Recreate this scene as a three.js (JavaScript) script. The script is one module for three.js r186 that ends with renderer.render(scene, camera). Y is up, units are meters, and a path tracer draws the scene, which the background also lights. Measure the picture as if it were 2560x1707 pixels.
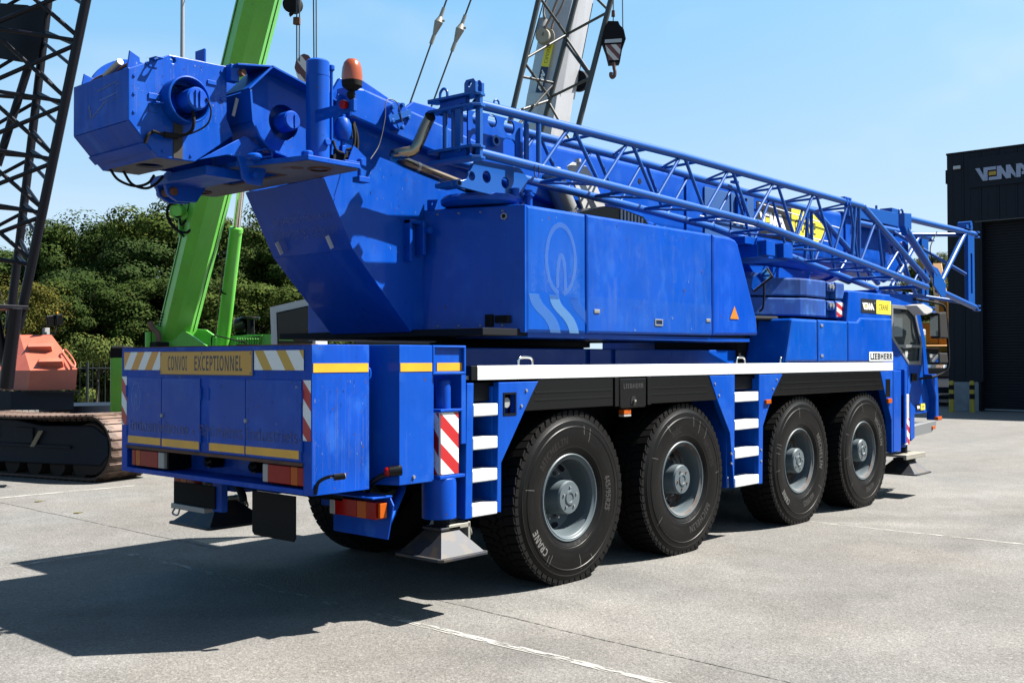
import * as THREE from 'three';
import { RoundedBoxGeometry } from 'three/addons/geometries/RoundedBoxGeometry.js';
import { mergeGeometries, mergeVertices, toCreasedNormals } from 'three/addons/utils/BufferGeometryUtils.js';

// ---------------------------------------------------------------- camera, sky, sun, exposure
// x runs forward along the blue crane, y up, z to the crane's right-hand side; metres.
const scene = new THREE.Scene();
const YAW = -0.7259, PIT = 0.0172, ROLL = -0.0022, FPX = 2625.77, PW = 2560, PH = 1707;
const CAM = new THREE.Vector3(-4.2826, 1.8657, 6.8035);
const FW = new THREE.Vector3(Math.cos(YAW) * Math.cos(PIT), Math.sin(PIT), Math.sin(YAW) * Math.cos(PIT));
const camera = new THREE.PerspectiveCamera(2 * Math.atan(PH / 2 / FPX) * 180 / Math.PI, PW / PH, 0.1, 900);
camera.position.copy(CAM);
camera.lookAt(CAM.clone().add(FW));
camera.rotateZ(ROLL);
const SUN = new THREE.Vector3(0.58, 1, 0.47).normalize();

const renderer = new THREE.WebGLRenderer({ antialias: true });
renderer.toneMapping = THREE.LinearToneMapping;
renderer.toneMappingExposure = 4.2;
renderer.shadowMap.enabled = true;

const sun = new THREE.DirectionalLight(new THREE.Color(1.0, 0.955, 0.89), 5.0);
sun.position.copy(SUN).multiplyScalar(80);
sun.castShadow = true;
sun.shadow.mapSize.set(4096, 4096);
Object.assign(sun.shadow.camera, { left: -45, right: 45, top: 45, bottom: -45, near: 1, far: 200 });
scene.add(sun, sun.target);

// seeded noise
function rng(s) { return () => { s = (s + 0x6d2b79f5) | 0; let t = Math.imul(s ^ (s >>> 15), 1 | s); t = (t + Math.imul(t ^ (t >>> 7), 61 | t)) ^ t; return ((t ^ (t >>> 14)) >>> 0) / 4294967296; }; }
const hash = (x, y, s) => { let h = Math.imul(x, 374761393) ^ Math.imul(y, 668265263) ^ Math.imul(s, 1274126177); h = Math.imul(h ^ (h >>> 13), 1274126177); return ((h ^ (h >>> 16)) >>> 0) / 4294967296; };
function vnoise(x, y, per, s) {                                   // value noise that repeats every per cells
  const xi = Math.floor(x), yi = Math.floor(y), fx = x - xi, fy = y - yi, m = (v) => ((v % per) + per) % per;
  const u = fx * fx * (3 - 2 * fx), v = fy * fy * (3 - 2 * fy);
  const a = hash(m(xi), m(yi), s), b = hash(m(xi + 1), m(yi), s), c = hash(m(xi), m(yi + 1), s), d = hash(m(xi + 1), m(yi + 1), s);
  return a + (b - a) * u + (c - a) * v + (a - b - c + d) * u * v;
}
function fbm(x, y, per, s, oct = 4) { let t = 0, a = 0.5, n = 0; for (let i = 0; i < oct; i++) { t += a * vnoise(x, y, per, s + i); n += a; x *= 2; y *= 2; per *= 2; a *= 0.5; } return t / n; }
const clamp = (v, a = 0, b = 1) => Math.min(b, Math.max(a, v)), mix = (a, b, t) => a + (b - a) * t, sstep = (a, b, v) => { const t = clamp((v - a) / (b - a)); return t * t * (3 - 2 * t); };

{ // clear summer sky: deep blue overhead, pale toward the horizon, a little paler on the sun's side, thin cirrus
  const W = 1024, H = 512, d = new Float32Array(W * H * 4), sa = Math.atan2(SUN.z, SUN.x);
  for (let j = 0; j < H; j++) for (let i = 0; i < W; i++) {
    const el = ((j + 0.5) / H - 0.5) * Math.PI, az = ((i + 0.5) / W - 0.5) * 2 * Math.PI, e = Math.max(0, Math.sin(el));
    const dir = [Math.cos(el) * Math.cos(az), Math.sin(el), Math.cos(el) * Math.sin(az)];
    const cs = dir[0] * SUN.x + dir[1] * SUN.y + dir[2] * SUN.z;
    const k = sstep(0, 0.62, Math.pow(e, 0.72)), z = sstep(0.30, 1.0, e);
    let r = mix(mix(0.170, 0.039, k), 0.007, z), g = mix(mix(0.211, 0.129, k), 0.029, z), b = mix(mix(0.239, 0.232, k), 0.092, z);
    const glow = 0.19 * Math.pow(Math.max(0, cs), 3);
    r += glow * 1.0; g += glow * 0.92; b += glow * 0.6;
    const ci = fbm(i / 26 + 3 * fbm(i / 60, j / 40, 64, 5), j / 9, 64, 11, 4), band = sstep(0.54, 0.80, ci) * sstep(0.03, 0.12, e) * (1 - sstep(0.30, 0.55, e)) * 0.16;
    r = mix(r, 0.215, band); g = mix(g, 0.236, band); b = mix(b, 0.25, band);
    const o = (j * W + i) * 4; d[o] = r; d[o + 1] = g; d[o + 2] = b; d[o + 3] = 1;
  }
  const tx = new THREE.DataTexture(d, W, H, THREE.RGBAFormat, THREE.FloatType);
  tx.mapping = THREE.EquirectangularReflectionMapping; tx.magFilter = THREE.LinearFilter; tx.minFilter = THREE.LinearFilter; tx.wrapS = THREE.RepeatWrapping; tx.needsUpdate = true;
  scene.background = tx; scene.environment = tx;
}

// ---------------------------------------------------------------- photo pixel -> point on a known plane
const RT = new THREE.Vector3().crossVectors(FW, new THREE.Vector3(0, 1, 0)).normalize(), UP = new THREE.Vector3().crossVectors(RT, FW);
const R2 = RT.clone().multiplyScalar(Math.cos(ROLL)).addScaledVector(UP, Math.sin(ROLL)), U2 = UP.clone().multiplyScalar(Math.cos(ROLL)).addScaledVector(RT, -Math.sin(ROLL));
const ZM = { N: [0, 0, 1], Z1: [150, 80, 800 / 2352], Z2: [850, 180, 800 / 2352], Z3: [1500, 350, 1060 / 2352], Z4: [250, 820, 750 / 1960], Z5: [850, 820, 750 / 1809], Z6: [1500, 780, 900 / 2276], Z7: [0, 0, 500 / 1307], Z8: [0, 500, 800 / 1673],
  A: [600, 480, 700 / 2352], H: [1250, 480, 700 / 2352], S: [1000, 0, 650 / 2352], T: [2200, 700, 360 / 1485], V: [1900, 480, 600 / 2352], M: [380, 0, 520 / 1631], Q: [540, 140, 420 / 1937], B: [860, 180, 400 / 1845], K: [170, 120, 420 / 1733], R: [1200, 250, 500 / 2352],
  G: [1280, 1200, 1280 / 2352], G1: [0, 1200, 1280 / 2352], L: [0, 700, 320 / 929], U: [2340, 340, 220 / 1150], E: [360, 460, 400 / 1493], C: [1880, 660, 420 / 2195] };
function ray(f, u, v) { const a = ZM[f]; u = a[0] + u * a[2]; v = a[1] + v * a[2]; return FW.clone().addScaledVector(R2, (u - PW / 2) / FPX).addScaledVector(U2, -(v - PH / 2) / FPX); }
const onAxis = (ax) => (f, u, v, val) => { const d = ray(f, u, v); return CAM.clone().addScaledVector(d, (val - CAM[ax]) / d[ax]); };
const px = onAxis('x'), py = onAxis('y'), pz = onAxis('z');
const pd = (f, u, v, depth) => CAM.clone().addScaledVector(ray(f, u, v), depth);
const V3 = (x, y, z) => new THREE.Vector3(x, y, z);

// ---------------------------------------------------------------- textures
function dataTex(W, H, fn, srgb = true, rep = 1) {
  const d = new Uint8Array(W * H * 4), enc = (c) => 255 * (srgb ? (c <= 0.0031308 ? 12.92 * c : 1.055 * Math.pow(c, 1 / 2.4) - 0.055) : c);
  for (let j = 0; j < H; j++) for (let i = 0; i < W; i++) { const c = fn(i / W, j / H, i, j), o = (j * W + i) * 4; for (let k = 0; k < 3; k++) d[o + k] = clamp(enc(clamp(c[k])), 0, 255); d[o + 3] = 255; }
  const t = new THREE.DataTexture(d, W, H); t.wrapS = t.wrapT = THREE.RepeatWrapping; t.magFilter = THREE.LinearFilter; t.minFilter = THREE.LinearMipmapLinearFilter; t.generateMipmaps = true;
  if (srgb) t.colorSpace = THREE.SRGBColorSpace; t.repeat.set(rep, rep); t.needsUpdate = true; return t;
}
function canvasTex(W, H, draw) {
  const c = document.createElement('canvas'); c.width = W; c.height = H; draw(c.getContext('2d'), W, H);
  const t = new THREE.CanvasTexture(c); t.colorSpace = THREE.SRGBColorSpace; t.anisotropy = 8; t.needsUpdate = true; return t;
}
// paint that has seen years of work: slight mottling, vertical dribbles, chips and a few rust specks; 1 tile = 2 m
function paintTex(base, seed, wear = 1, rust = 0.5) {
  const r = rng(seed), spots = [];
  for (let k = 0; k < 150 * wear; k++) spots.push([r(), r(), 0.0007 + 0.0030 * r() * r(), r() < 0.35 * rust ? 1 : r() < 0.6 ? 0 : 2, 1 + 3 * r() * r()]);
  const N = 1024, grid = new Map();
  spots.forEach((s) => { const R = Math.ceil((s[2] * s[4] + 0.001) * N); for (let a = -R; a <= R; a++) for (let b = -R; b <= R; b++) { const X = ((Math.round(s[0] * N) + a) % N + N) % N, Y = ((Math.round(s[1] * N) + b) % N + N) % N; const dx = a / N / s[2], dy = b / N / (s[2] * s[4]); if (dx * dx + dy * dy < 1 + 0.6 * (hash(X, Y, 3) - 0.5)) grid.set(Y * N + X, s[3]); } });
  return dataTex(N, N, (u, v, i, j) => {
    const big = fbm(u * 5, v * 5, 5, seed, 5), str = fbm(u * 90, v * 4, 90, seed + 30, 3), cloud = fbm(u * 12, v * 9, 12, seed + 9, 4), fine = hash(i, j, seed);
    let m = 1 + wear * (0.26 * (big - 0.5) + 0.14 * (str - 0.5) + 0.05 * (fine - 0.5));
    const film = wear * sstep(0.55, 0.80, cloud) * 0.030;
    let c = [base[0] * m + film * 0.20, base[1] * m + film * 0.55, base[2] * m + film];
    const s = grid.get(j * N + i);
    if (s === 1) c = [0.09, 0.035, 0.015]; else if (s === 0) c = c.map((q) => q * 0.55); else if (s === 2) c = c.map((q, k) => mix(q, [0.10, 0.17, 0.30][k], 0.7));
    return c;
  });
}
const roughTex = dataTex(512, 512, (u, v) => { const n = fbm(u * 8, v * 8, 8, 77, 5), s = fbm(u * 60, v * 6, 60, 78, 2); return [0, 0.62 + 0.5 * (n - 0.5) + 0.25 * (s - 0.5), 0]; }, false, 0.5);

// ---------------------------------------------------------------- materials
const TONE = 0.393;                                                 // colours are read off the photograph at its exposure; this brings them down to base colours
const lin = (r, g, b) => new THREE.Color().setRGB(r * TONE, g * TONE, b * TONE), raw = (r, g, b) => new THREE.Color().setRGB(r * 0.714, g * 0.714, b * 0.714), met = (r, g, b) => new THREE.Color().setRGB(r, g, b);
const based = (o) => (o.map && !o.color ? { ...o, color: lin(1, 1, 1) } : o);
const std = (o) => new THREE.MeshStandardMaterial({ side: THREE.DoubleSide, ...based(o) }), phy = (o) => new THREE.MeshPhysicalMaterial({ side: THREE.DoubleSide, ...based(o) });
const BLUE = [0.0006, 0.058, 0.365];
const blueTex = paintTex(BLUE, 4, 1, 0.5), blueWornTex = paintTex([0.0006, 0.053, 0.365], 19, 2.0, 1.6);
blueTex.repeat.set(0.5, 0.5); blueWornTex.repeat.set(0.5, 0.5);
const M = {
  blue: phy({ map: blueTex, color: raw(1, 1, 1), roughness: 0.62, roughnessMap: roughTex, specularIntensity: 0.2, clearcoat: 0.13, clearcoatRoughness: 0.06 }),
  blueWorn: phy({ map: blueWornTex, color: raw(1, 1, 1), roughness: 0.75, roughnessMap: roughTex, specularIntensity: 0.2, clearcoat: 0.05, clearcoatRoughness: 0.2 }),
  blueTube: phy({ color: raw(0.004, 0.070, 0.31), roughness: 0.38, specularIntensity: 0.45, clearcoat: 0.12, clearcoatRoughness: 0.15 }),
  underplate: std({ map: dataTex(512, 512, (u, v) => { const n = fbm(u * 6, v * 6, 6, 41, 5), k = sstep(0.55, 0.68, fbm(u * 5, v * 5, 5, 48, 5)), w = [0.20, 0.21, 0.21].map((c) => c * (0.7 + 0.6 * n)); return w.map((c, i) => mix(c, [0.20, 0.085, 0.035][i], k * 0.9)); }, true, 0.8), roughness: 0.75 }),
  black: phy({ color: raw(0.0040, 0.0040, 0.0043), roughness: 0.27, specularIntensity: 0.35 }),
  blackMatte: phy({ specularIntensity: 0.4,  color: raw(0.005, 0.005, 0.0055), roughness: 0.85 }),
  rubber: phy({ color: raw(0.0070, 0.0066, 0.0064), roughness: 0.6, specularIntensity: 0.2 }),
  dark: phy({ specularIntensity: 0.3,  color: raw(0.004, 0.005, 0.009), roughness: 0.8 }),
  alu: std({ color: met(0.48, 0.49, 0.49), roughness: 0.42, metalness: 0.15 }),
  white: std({ color: lin(0.76, 0.77, 0.76), roughness: 0.5 }),
  steel: std({ color: met(0.42, 0.40, 0.37), roughness: 0.28, metalness: 1 }),
  chrome: std({ color: met(0.62, 0.60, 0.56), roughness: 0.12, metalness: 1 }),
  stainless: phy({ color: met(0.27, 0.21, 0.15), roughness: 0.24, metalness: 1 }),
  galv: std({ color: raw(0.28, 0.29, 0.30), roughness: 0.5, metalness: 0.6 }),
  rimGrey: phy({ color: lin(0.150, 0.190, 0.212), roughness: 0.45, specularIntensity: 0.5 }),
  rust: std({ map: dataTex(256, 256, (u, v) => { const n = fbm(u * 8, v * 8, 8, 61, 4); return [0.10 + 0.15 * n, 0.042 + 0.06 * n, 0.02 + 0.025 * n]; }), roughness: 0.9 }),
  grey: std({ color: lin(0.45, 0.46, 0.47), roughness: 0.55 }),
  lampRed: phy({ color: raw(0.26, 0.004, 0.003), roughness: 0.2, specularIntensity: 0.35 }),
  lampAmber: phy({ color: raw(0.40, 0.075, 0.004), roughness: 0.2, specularIntensity: 0.35 }),
  lampWhite: phy({ color: raw(0.32, 0.31, 0.29), roughness: 0.2, specularIntensity: 0.4 }),
  beacon: phy({ color: lin(0.62, 0.115, 0.02), roughness: 0.22, clearcoat: 0.5, transmission: 0.15 }),
  yellow: std({ color: met(0.66, 0.66, 0.66), map: dataTex(256, 256, (u, v, i, j) => { const n = fbm(u * 9, v * 9, 9, 91, 4), g = (i + j) % 8 < 1 ? 0.9 : 1; return [0.74 * g * (0.85 + 0.3 * n), 0.36 * g * (0.85 + 0.3 * n), 0.012]; }), roughness: 0.4 }),
  glass: phy({ color: met(0.30, 0.34, 0.34), roughness: 0.03, transmission: 0.85, thickness: 0, ior: 1.5, specularIntensity: 1 }),
  mirror: std({ color: met(0.55, 0.56, 0.58), roughness: 0.04, metalness: 1 }),
};

M.blueDeep = M.blue;
const tinted = (c) => { const m = M.blue.clone(); m.color.setRGB(...c).multiplyScalar(0.714); return m; };      // panels resprayed at different times
M.blueA = tinted([1.2, 1.08, 0.97]); M.blueB = tinted([0.9, 0.95, 1.06]); M.blueC = tinted([1.3, 1.12, 1.0]);

// ---------------------------------------------------------------- geometry helpers
function triUV(g) {                                               // uv in metres from the face's main direction
  if (g.index) g = g.toNonIndexed();
  g.computeVertexNormals !== undefined && !g.attributes.normal && g.computeVertexNormals();
  const p = g.attributes.position, n = g.attributes.normal, uv = new Float32Array(p.count * 2);
  for (let i = 0; i < p.count; i += 3) {
    let nx = 0, ny = 0, nz = 0; for (let k = 0; k < 3; k++) { nx += Math.abs(n.getX(i + k)); ny += Math.abs(n.getY(i + k)); nz += Math.abs(n.getZ(i + k)); }
    for (let k = 0; k < 3; k++) {
      const x = p.getX(i + k), y = p.getY(i + k), z = p.getZ(i + k), o = (i + k) * 2;
      if (nz >= nx && nz >= ny) { uv[o] = x; uv[o + 1] = y; } else if (nx >= ny) { uv[o] = z + 0.37; uv[o + 1] = y; } else { uv[o] = x; uv[o + 1] = z + 0.61; }
    }
  }
  g.setAttribute('uv', new THREE.BufferAttribute(uv, 2)); return g;
}
const strip = (g) => { g = g.index ? g.toNonIndexed() : g; for (const k of Object.keys(g.attributes)) if (!['position', 'normal', 'uv'].includes(k)) g.deleteAttribute(k); return g; };
const join = (list) => mergeGeometries(list.map(strip));
function box(x0, x1, y0, y1, z0, z1, r = 0.006) {
  const w = Math.abs(x1 - x0), h = Math.abs(y1 - y0), d = Math.abs(z1 - z0); r = Math.min(r, w * 0.3, h * 0.3, d * 0.3);
  const g = r > 0 ? new RoundedBoxGeometry(w, h, d, 2, r) : new THREE.BoxGeometry(w, h, d);
  g.translate((x0 + x1) / 2, (y0 + y1) / 2, (z0 + z1) / 2); return strip(g);
}
function shape(pts, holes = []) {
  const s = new THREE.Shape(pts.map((p) => new THREE.Vector2(p[0], p[1])));
  for (const h of holes) { const q = new THREE.Path(); if (h.length === 3 && typeof h[0] === 'number') q.absarc(h[0], h[1], h[2], 0, Math.PI * 2, true); else q.setFromPoints(h.map((p) => new THREE.Vector2(p[0], p[1]))); s.holes.push(q); }
  return s;
}
function prism(pts, z0, z1, bev = 0.005, holes = []) {            // outline in x, y; thickness along z
  const d = Math.abs(z1 - z0), b = Math.min(bev, d * 0.3), g = new THREE.ExtrudeGeometry(pts.isShape ? pts : shape(pts, holes), { depth: d - 2 * b, bevelEnabled: b > 0, bevelThickness: b, bevelSize: b, bevelOffset: -b, bevelSegments: 2, curveSegments: 20 });
  g.translate(0, 0, Math.min(z0, z1) + b); return strip(g);
}
function prismX(pts, x0, x1, bev = 0.005, holes = []) { const g = prism(pts.map(([z, y]) => [-z, y]), x0, x1, bev, holes.map((h) => typeof h[0] === 'number' ? [-h[0], h[1], h[2]] : h.map(([z, y]) => [-z, y]))); g.applyMatrix4(new THREE.Matrix4().set(0, 0, 1, 0, 0, 1, 0, 0, -1, 0, 0, 0, 0, 0, 0, 1)); return g; }   // outline in z, y
function prismY(pts, y0, y1, bev = 0.005, holes = []) { const g = prism(pts.map(([x, z]) => [x, -z]), y0, y1, bev, holes.map((h) => typeof h[0] === 'number' ? [h[0], -h[1], h[2]] : h.map(([x, z]) => [x, -z]))); g.applyMatrix4(new THREE.Matrix4().set(1, 0, 0, 0, 0, 0, 1, 0, 0, -1, 0, 0, 0, 0, 0, 1)); return g; } // outline in x, z
const YA = V3(0, 1, 0);
function orient(g, a, b) { const d = b.clone().sub(a); g.applyQuaternion(new THREE.Quaternion().setFromUnitVectors(YA, d.clone().normalize())); const m = a.clone().add(b).multiplyScalar(0.5); g.translate(m.x, m.y, m.z); return strip(g); }
function cyl(a, b, r0, r1 = r0, seg = 20, open = false) { return orient(new THREE.CylinderGeometry(r1, r0, a.distanceTo(b), seg, 1, open), a, b); }
function bevCyl(a, b, r, bev = 0.01, seg = 28) { const L = a.distanceTo(b), g = new THREE.LatheGeometry([[0, -L / 2], [r - bev, -L / 2], [r, -L / 2 + bev], [r, L / 2 - bev], [r - bev, L / 2], [0, L / 2]].map((p) => new THREE.Vector2(...p)), seg); return orient(toCreasedNormals(g, 0.6), a, b); }
function lathe(profile, seg, a, b) { const g = toCreasedNormals(new THREE.LatheGeometry(profile.map((p) => new THREE.Vector2(...p)), seg), 0.5); return orientBase(g, a, b); }
function orientBase(g, a, b) { g.applyQuaternion(new THREE.Quaternion().setFromUnitVectors(YA, b.clone().sub(a).normalize())); g.translate(a.x, a.y, a.z); return strip(g); }
function tube(pts, r, seg = 8, n) { const c = new THREE.CatmullRomCurve3(pts, false, 'centripetal'); return strip(new THREE.TubeGeometry(c, n ?? pts.length * 8, r, seg, false)); }
function ball(c, r, w = 16, h = 12, sy = 1) { const g = new THREE.SphereGeometry(r, w, h); g.scale(1, sy, 1); g.translate(c.x, c.y, c.z); return strip(g); }
function slab(pts, z0, z1, t) {                                   // a plate bent along a line in x, y; width along z
  return join(pts.slice(1).map((p, i) => { const a = pts[i], dx = p[0] - a[0], dy = p[1] - a[1], L = Math.hypot(dx, dy), nx = -dy / L * t / 2, ny = dx / L * t / 2; return prism([[a[0] + nx, a[1] + ny], [p[0] + nx, p[1] + ny], [p[0] - nx, p[1] - ny], [a[0] - nx, a[1] - ny]], z0, z1, 0.001); }));
}
const shadowed = (m) => { m.castShadow = m.receiveShadow = true; return m; };
const made = new Map();
function named(name) { const n = made.get(name) ?? 0; made.set(name, n + 1); return n ? name + '_' + String(n).padStart(3, '0') : name; }
function part(name, geo, mat, parent, uv = true) {
  if (Array.isArray(geo)) geo = join(geo);
  const m = shadowed(new THREE.Mesh(uv ? triUV(geo) : geo, mat)); m.name = name; parent.add(m); return m;
}
function sub(name, parent) { const g = new THREE.Group(); g.name = name; parent.add(g); return g; }
function thing(name, label, category, pos, group, kind) {
  const g = new THREE.Group(); g.name = named(name); if (pos) g.position.copy(pos); g.userData.label = label; g.userData.category = category; if (group) g.userData.group = group; if (kind) g.userData.kind = kind; scene.add(g); return g;
}
function single(name, geo, mat, label, category, group, kind, uv = true) {
  const m = part(name, geo, mat, scene, uv); m.name = named(name); if (label) m.userData.label = label; if (category) m.userData.category = category; if (group) m.userData.group = group; if (kind) m.userData.kind = kind; return m;
}
const barGeo = new THREE.CylinderGeometry(1, 1, 1, 10, 1, true);
function bar(name, a, b, r, mat, parent) {                        // a round bar; shares one geometry
  const m = shadowed(new THREE.Mesh(barGeo, mat)); m.name = name; m.position.copy(a).add(b).multiplyScalar(0.5); m.quaternion.setFromUnitVectors(YA, b.clone().sub(a).normalize()); m.scale.set(r, a.distanceTo(b), r); parent.add(m); return m;
}
function quadMesh(name, a, b, c, d, mat, parent) {                // flat print: corners bottom-left, bottom-right, top-right, top-left
  const g = new THREE.BufferGeometry(); g.setAttribute('position', new THREE.Float32BufferAttribute([a, b, c, a, c, d].flatMap((p) => [p.x, p.y, p.z]), 3)); g.setAttribute('uv', new THREE.Float32BufferAttribute([0, 0, 1, 0, 1, 1, 0, 0, 1, 1, 0, 1], 2)); g.computeVertexNormals();
  const m = shadowed(new THREE.Mesh(g, mat)); m.name = name; parent.add(m); return m;
}
const rectZ = (name, x0, x1, y0, y1, z, mat, parent) => quadMesh(name, V3(x0, y0, z), V3(x1, y0, z), V3(x1, y1, z), V3(x0, y1, z), mat, parent);      // faces +z
const rectX = (name, z0, z1, y0, y1, x, mat, parent) => quadMesh(name, V3(x, y0, z0), V3(x, y0, z1), V3(x, y1, z1), V3(x, y1, z0), mat, parent);      // faces -x, left edge at z0

// ---------------------------------------------------------------- lettering and marks (flat print)
function vemaLogo(c, x, y, w, h, col, yel) {                      // the five joined letters with the yellow bar
  const P = (pts, f) => { c.fillStyle = f; c.beginPath(); pts.forEach(([a, b], i) => c[i ? 'lineTo' : 'moveTo'](x + a * w, y + b * h)); c.closePath(); c.fill(); };
  P([[0, 0], [0.075, 0], [0.145, 0.58], [0.145, 0], [0.36, 0], [0.36, 0.24], [0.215, 0.24], [0.215, 1], [0.135, 1]], col);
  P([[0.235, 0.36], [0.36, 0.36], [0.36, 0.64], [0.235, 0.64]], yel);
  P([[0.235, 0.76], [0.375, 0.76], [0.375, 0], [0.445, 0], [0.53, 0.60], [0.53, 0], [0.60, 0], [0.69, 0.72], [0.69, 1], [0.61, 0.62], [0.61, 1], [0.53, 1], [0.455, 0.55], [0.455, 1], [0.235, 1]], col);
  P([[0.70, 0], [0.79, 0], [1, 1], [0.91, 1], [0.88, 0.82], [0.79, 0.82], [0.79, 0.60], [0.83, 0.60], [0.775, 0.30], [0.775, 1], [0.70, 1]], col);
}
function fitText(c, s, x, y, w, h, font, fill, heavy = 0) { c.save(); c.font = font.replace('%', '100'); const m = c.measureText(s).width; c.translate(x, y); c.scale(w / m, h / 72); c.fillStyle = fill; c.textBaseline = 'alphabetic'; c.fillText(s, 0, 0); if (heavy) { c.strokeStyle = fill; c.lineWidth = heavy; c.strokeText(s, 0, 0); } c.restore(); }
const print = (W, H, draw, o = {}) => std({ map: canvasTex(W, H, draw), color: met(0.62, 0.62, 0.62), roughness: 0.45, transparent: !!o.clear, ...o.mat });
const grime = (c, W, H, seed, n, col) => { const r = rng(seed); for (let k = 0; k < n; k++) { c.fillStyle = col ?? `rgba(${40 + 40 * r()},${30 + 20 * r()},20,${0.15 + 0.5 * r()})`; c.fillRect(r() * W, r() * H, 1 + 3 * r(), 1 + 6 * r() * r()); } };
const P_vema = print(1024, 224, (c, W, H) => { c.fillStyle = '#0a0b0d'; c.fillRect(0, 0, W, H); c.fillStyle = '#f3e23c'; c.fillRect(W * 0.5, 0, W * 0.5, H); vemaLogo(c, 40, 62, 400, 108, '#f4f4f0', '#f3e23c'); c.font = '34px sans-serif'; c.fillStyle = '#ddd'; c.fillText('®', 448, 70); fitText(c, 'CRANE', 590, 158, 350, 92, '%px sans-serif', '#37341a', 5); });
const P_vemaArrow = print(1024, 300, (c, W, H) => { c.fillStyle = '#0a0b0d'; c.fillRect(0, 0, W * 0.47, H); c.fillStyle = '#f3e23c'; c.beginPath(); c.moveTo(W * 0.47, 0); c.lineTo(W * 0.82, 0); c.lineTo(W, H * 0.5); c.lineTo(W * 0.82, H); c.lineTo(W * 0.47, H); c.fill(); vemaLogo(c, 30, 80, 380, 140, '#f4f4f0', '#f3e23c'); c.font = '44px sans-serif'; c.fillStyle = '#ddd'; c.fillText('®', 425, 90); fitText(c, 'CRANE', 520, 200, 330, 105, '%px sans-serif', '#37341a', 4); }, { clear: true });
const P_maker = print(640, 128, (c, W, H) => { c.fillStyle = '#eceff0'; c.fillRect(0, 0, W, H); fitText(c, 'LIEBHERR', 22, 106, W - 44, 84, 'bold %px sans-serif', '#0c0e10', 7); c.strokeStyle = '#9aa'; c.lineWidth = 4; c.strokeRect(2, 2, W - 4, H - 4); });
const P_convoi = print(1536, 240, (c, W, H) => { c.fillStyle = '#c8921c'; c.fillRect(0, 0, W, H); grime(c, W, H, 8, 260); c.strokeStyle = '#8a6415'; c.lineWidth = 8; c.strokeRect(4, 4, W - 8, H - 8); fitText(c, 'CONVOI', 135, 196, 350, 150, 'bold %px sans-serif', '#1b1712'); fitText(c, 'EXCEPTIONNEL', 600, 196, 790, 150, 'bold %px sans-serif', '#1b1712'); c.fillStyle = '#222'; for (const [x, y] of [[22, 30], [22, 215], [1510, 25], [1510, 215], [735, 22], [1250, 90]]) { c.beginPath(); c.arc(x, y, 10, 0, 7); c.fill(); } });
function stripes(W, H, bg, fg, n, slope, seed, width = 0.5) { return (c) => { c.fillStyle = bg; c.fillRect(0, 0, W, H); c.fillStyle = fg; const s = W / n; for (let k = -3; k < n + 4; k++) { c.beginPath(); c.moveTo(k * s, 0); c.lineTo(k * s + s * width, 0); c.lineTo(k * s + s * width + slope * H, H); c.lineTo(k * s + slope * H, H); c.fill(); } grime(c, W, H, seed, 120); }; }
const P_warnL = print(512, 128, stripes(512, 128, '#e9e9e4', '#d8931f', 2.6, -0.75, 3)), P_warnR = print(512, 128, stripes(512, 128, '#e9e9e4', '#c79a1c', 2.2, 0.75, 5, 0.42));
function chevron(W, H, n, slope, seed) { return (c) => { c.fillStyle = '#e8e8e6'; c.fillRect(0, 0, W, H); c.fillStyle = '#b21216'; const s = H / n; for (let k = -2; k < n + 2; k++) { c.beginPath(); c.moveTo(0, k * s); c.lineTo(W, k * s + slope * W); c.lineTo(W, k * s + slope * W + s * 0.5); c.lineTo(0, k * s + s * 0.5); c.fill(); } grime(c, W, H, seed, 70); }; }
const P_chev = print(64, 320, chevron(64, 320, 1.7, 1.1, 6)), P_jack = print(160, 384, chevron(160, 384, 2.05, 0.85, 9)), P_chevS = print(96, 192, chevron(96, 192, 1.6, 0.8, 12));
const ghost = (W, H, draw) => std({ map: canvasTex(W, H, (c) => { c.clearRect(0, 0, W, H); draw(c, W, H); }), transparent: true, roughness: 0.4 });
const P_ghostDoor = ghost(2048, 160, (c) => { fitText(c, 'industriebouw', 10, 120, 800, 92, '%px sans-serif', 'rgba(8,28,92,0.75)'); c.beginPath(); c.fillStyle = 'rgba(8,28,92,0.7)'; c.arc(860, 90, 14, 0, 7); c.fill(); fitText(c, 'Bâtiments Industriels', 930, 120, 1100, 92, '%px sans-serif', 'rgba(8,28,92,0.7)'); });
const P_ghostPlate = ghost(1024, 256, (c) => { fitText(c, 'industriebouw', 90, 100, 900, 80, '%px sans-serif', 'rgba(60,100,165,0.38)'); fitText(c, 'Bâtiments Industri', 10, 215, 980, 80, '%px sans-serif', 'rgba(60,100,165,0.36)'); });
const P_ghostLogo = ghost(512, 512, (c) => { c.strokeStyle = 'rgba(110,165,250,0.30)'; c.lineWidth = 34; c.beginPath(); c.ellipse(256, 250, 170, 225, 0, 1.75, 7.7); c.stroke(); c.beginPath(); c.moveTo(216, 440); c.bezierCurveTo(200, 150, 320, 150, 305, 450); c.stroke(); });
const P_wave = ghost(512, 384, (c) => { const wv = (x, w, f) => { c.strokeStyle = f; c.lineWidth = w; c.beginPath(); c.moveTo(x, -10); c.bezierCurveTo(x + 10, 190, x + 150, 150, x + 180, 400); c.stroke(); }; wv(60, 88, 'rgba(110,175,250,0.34)'); wv(225, 82, 'rgba(130,195,255,0.50)'); wv(400, 78, 'rgba(70,130,235,0.28)'); });
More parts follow.
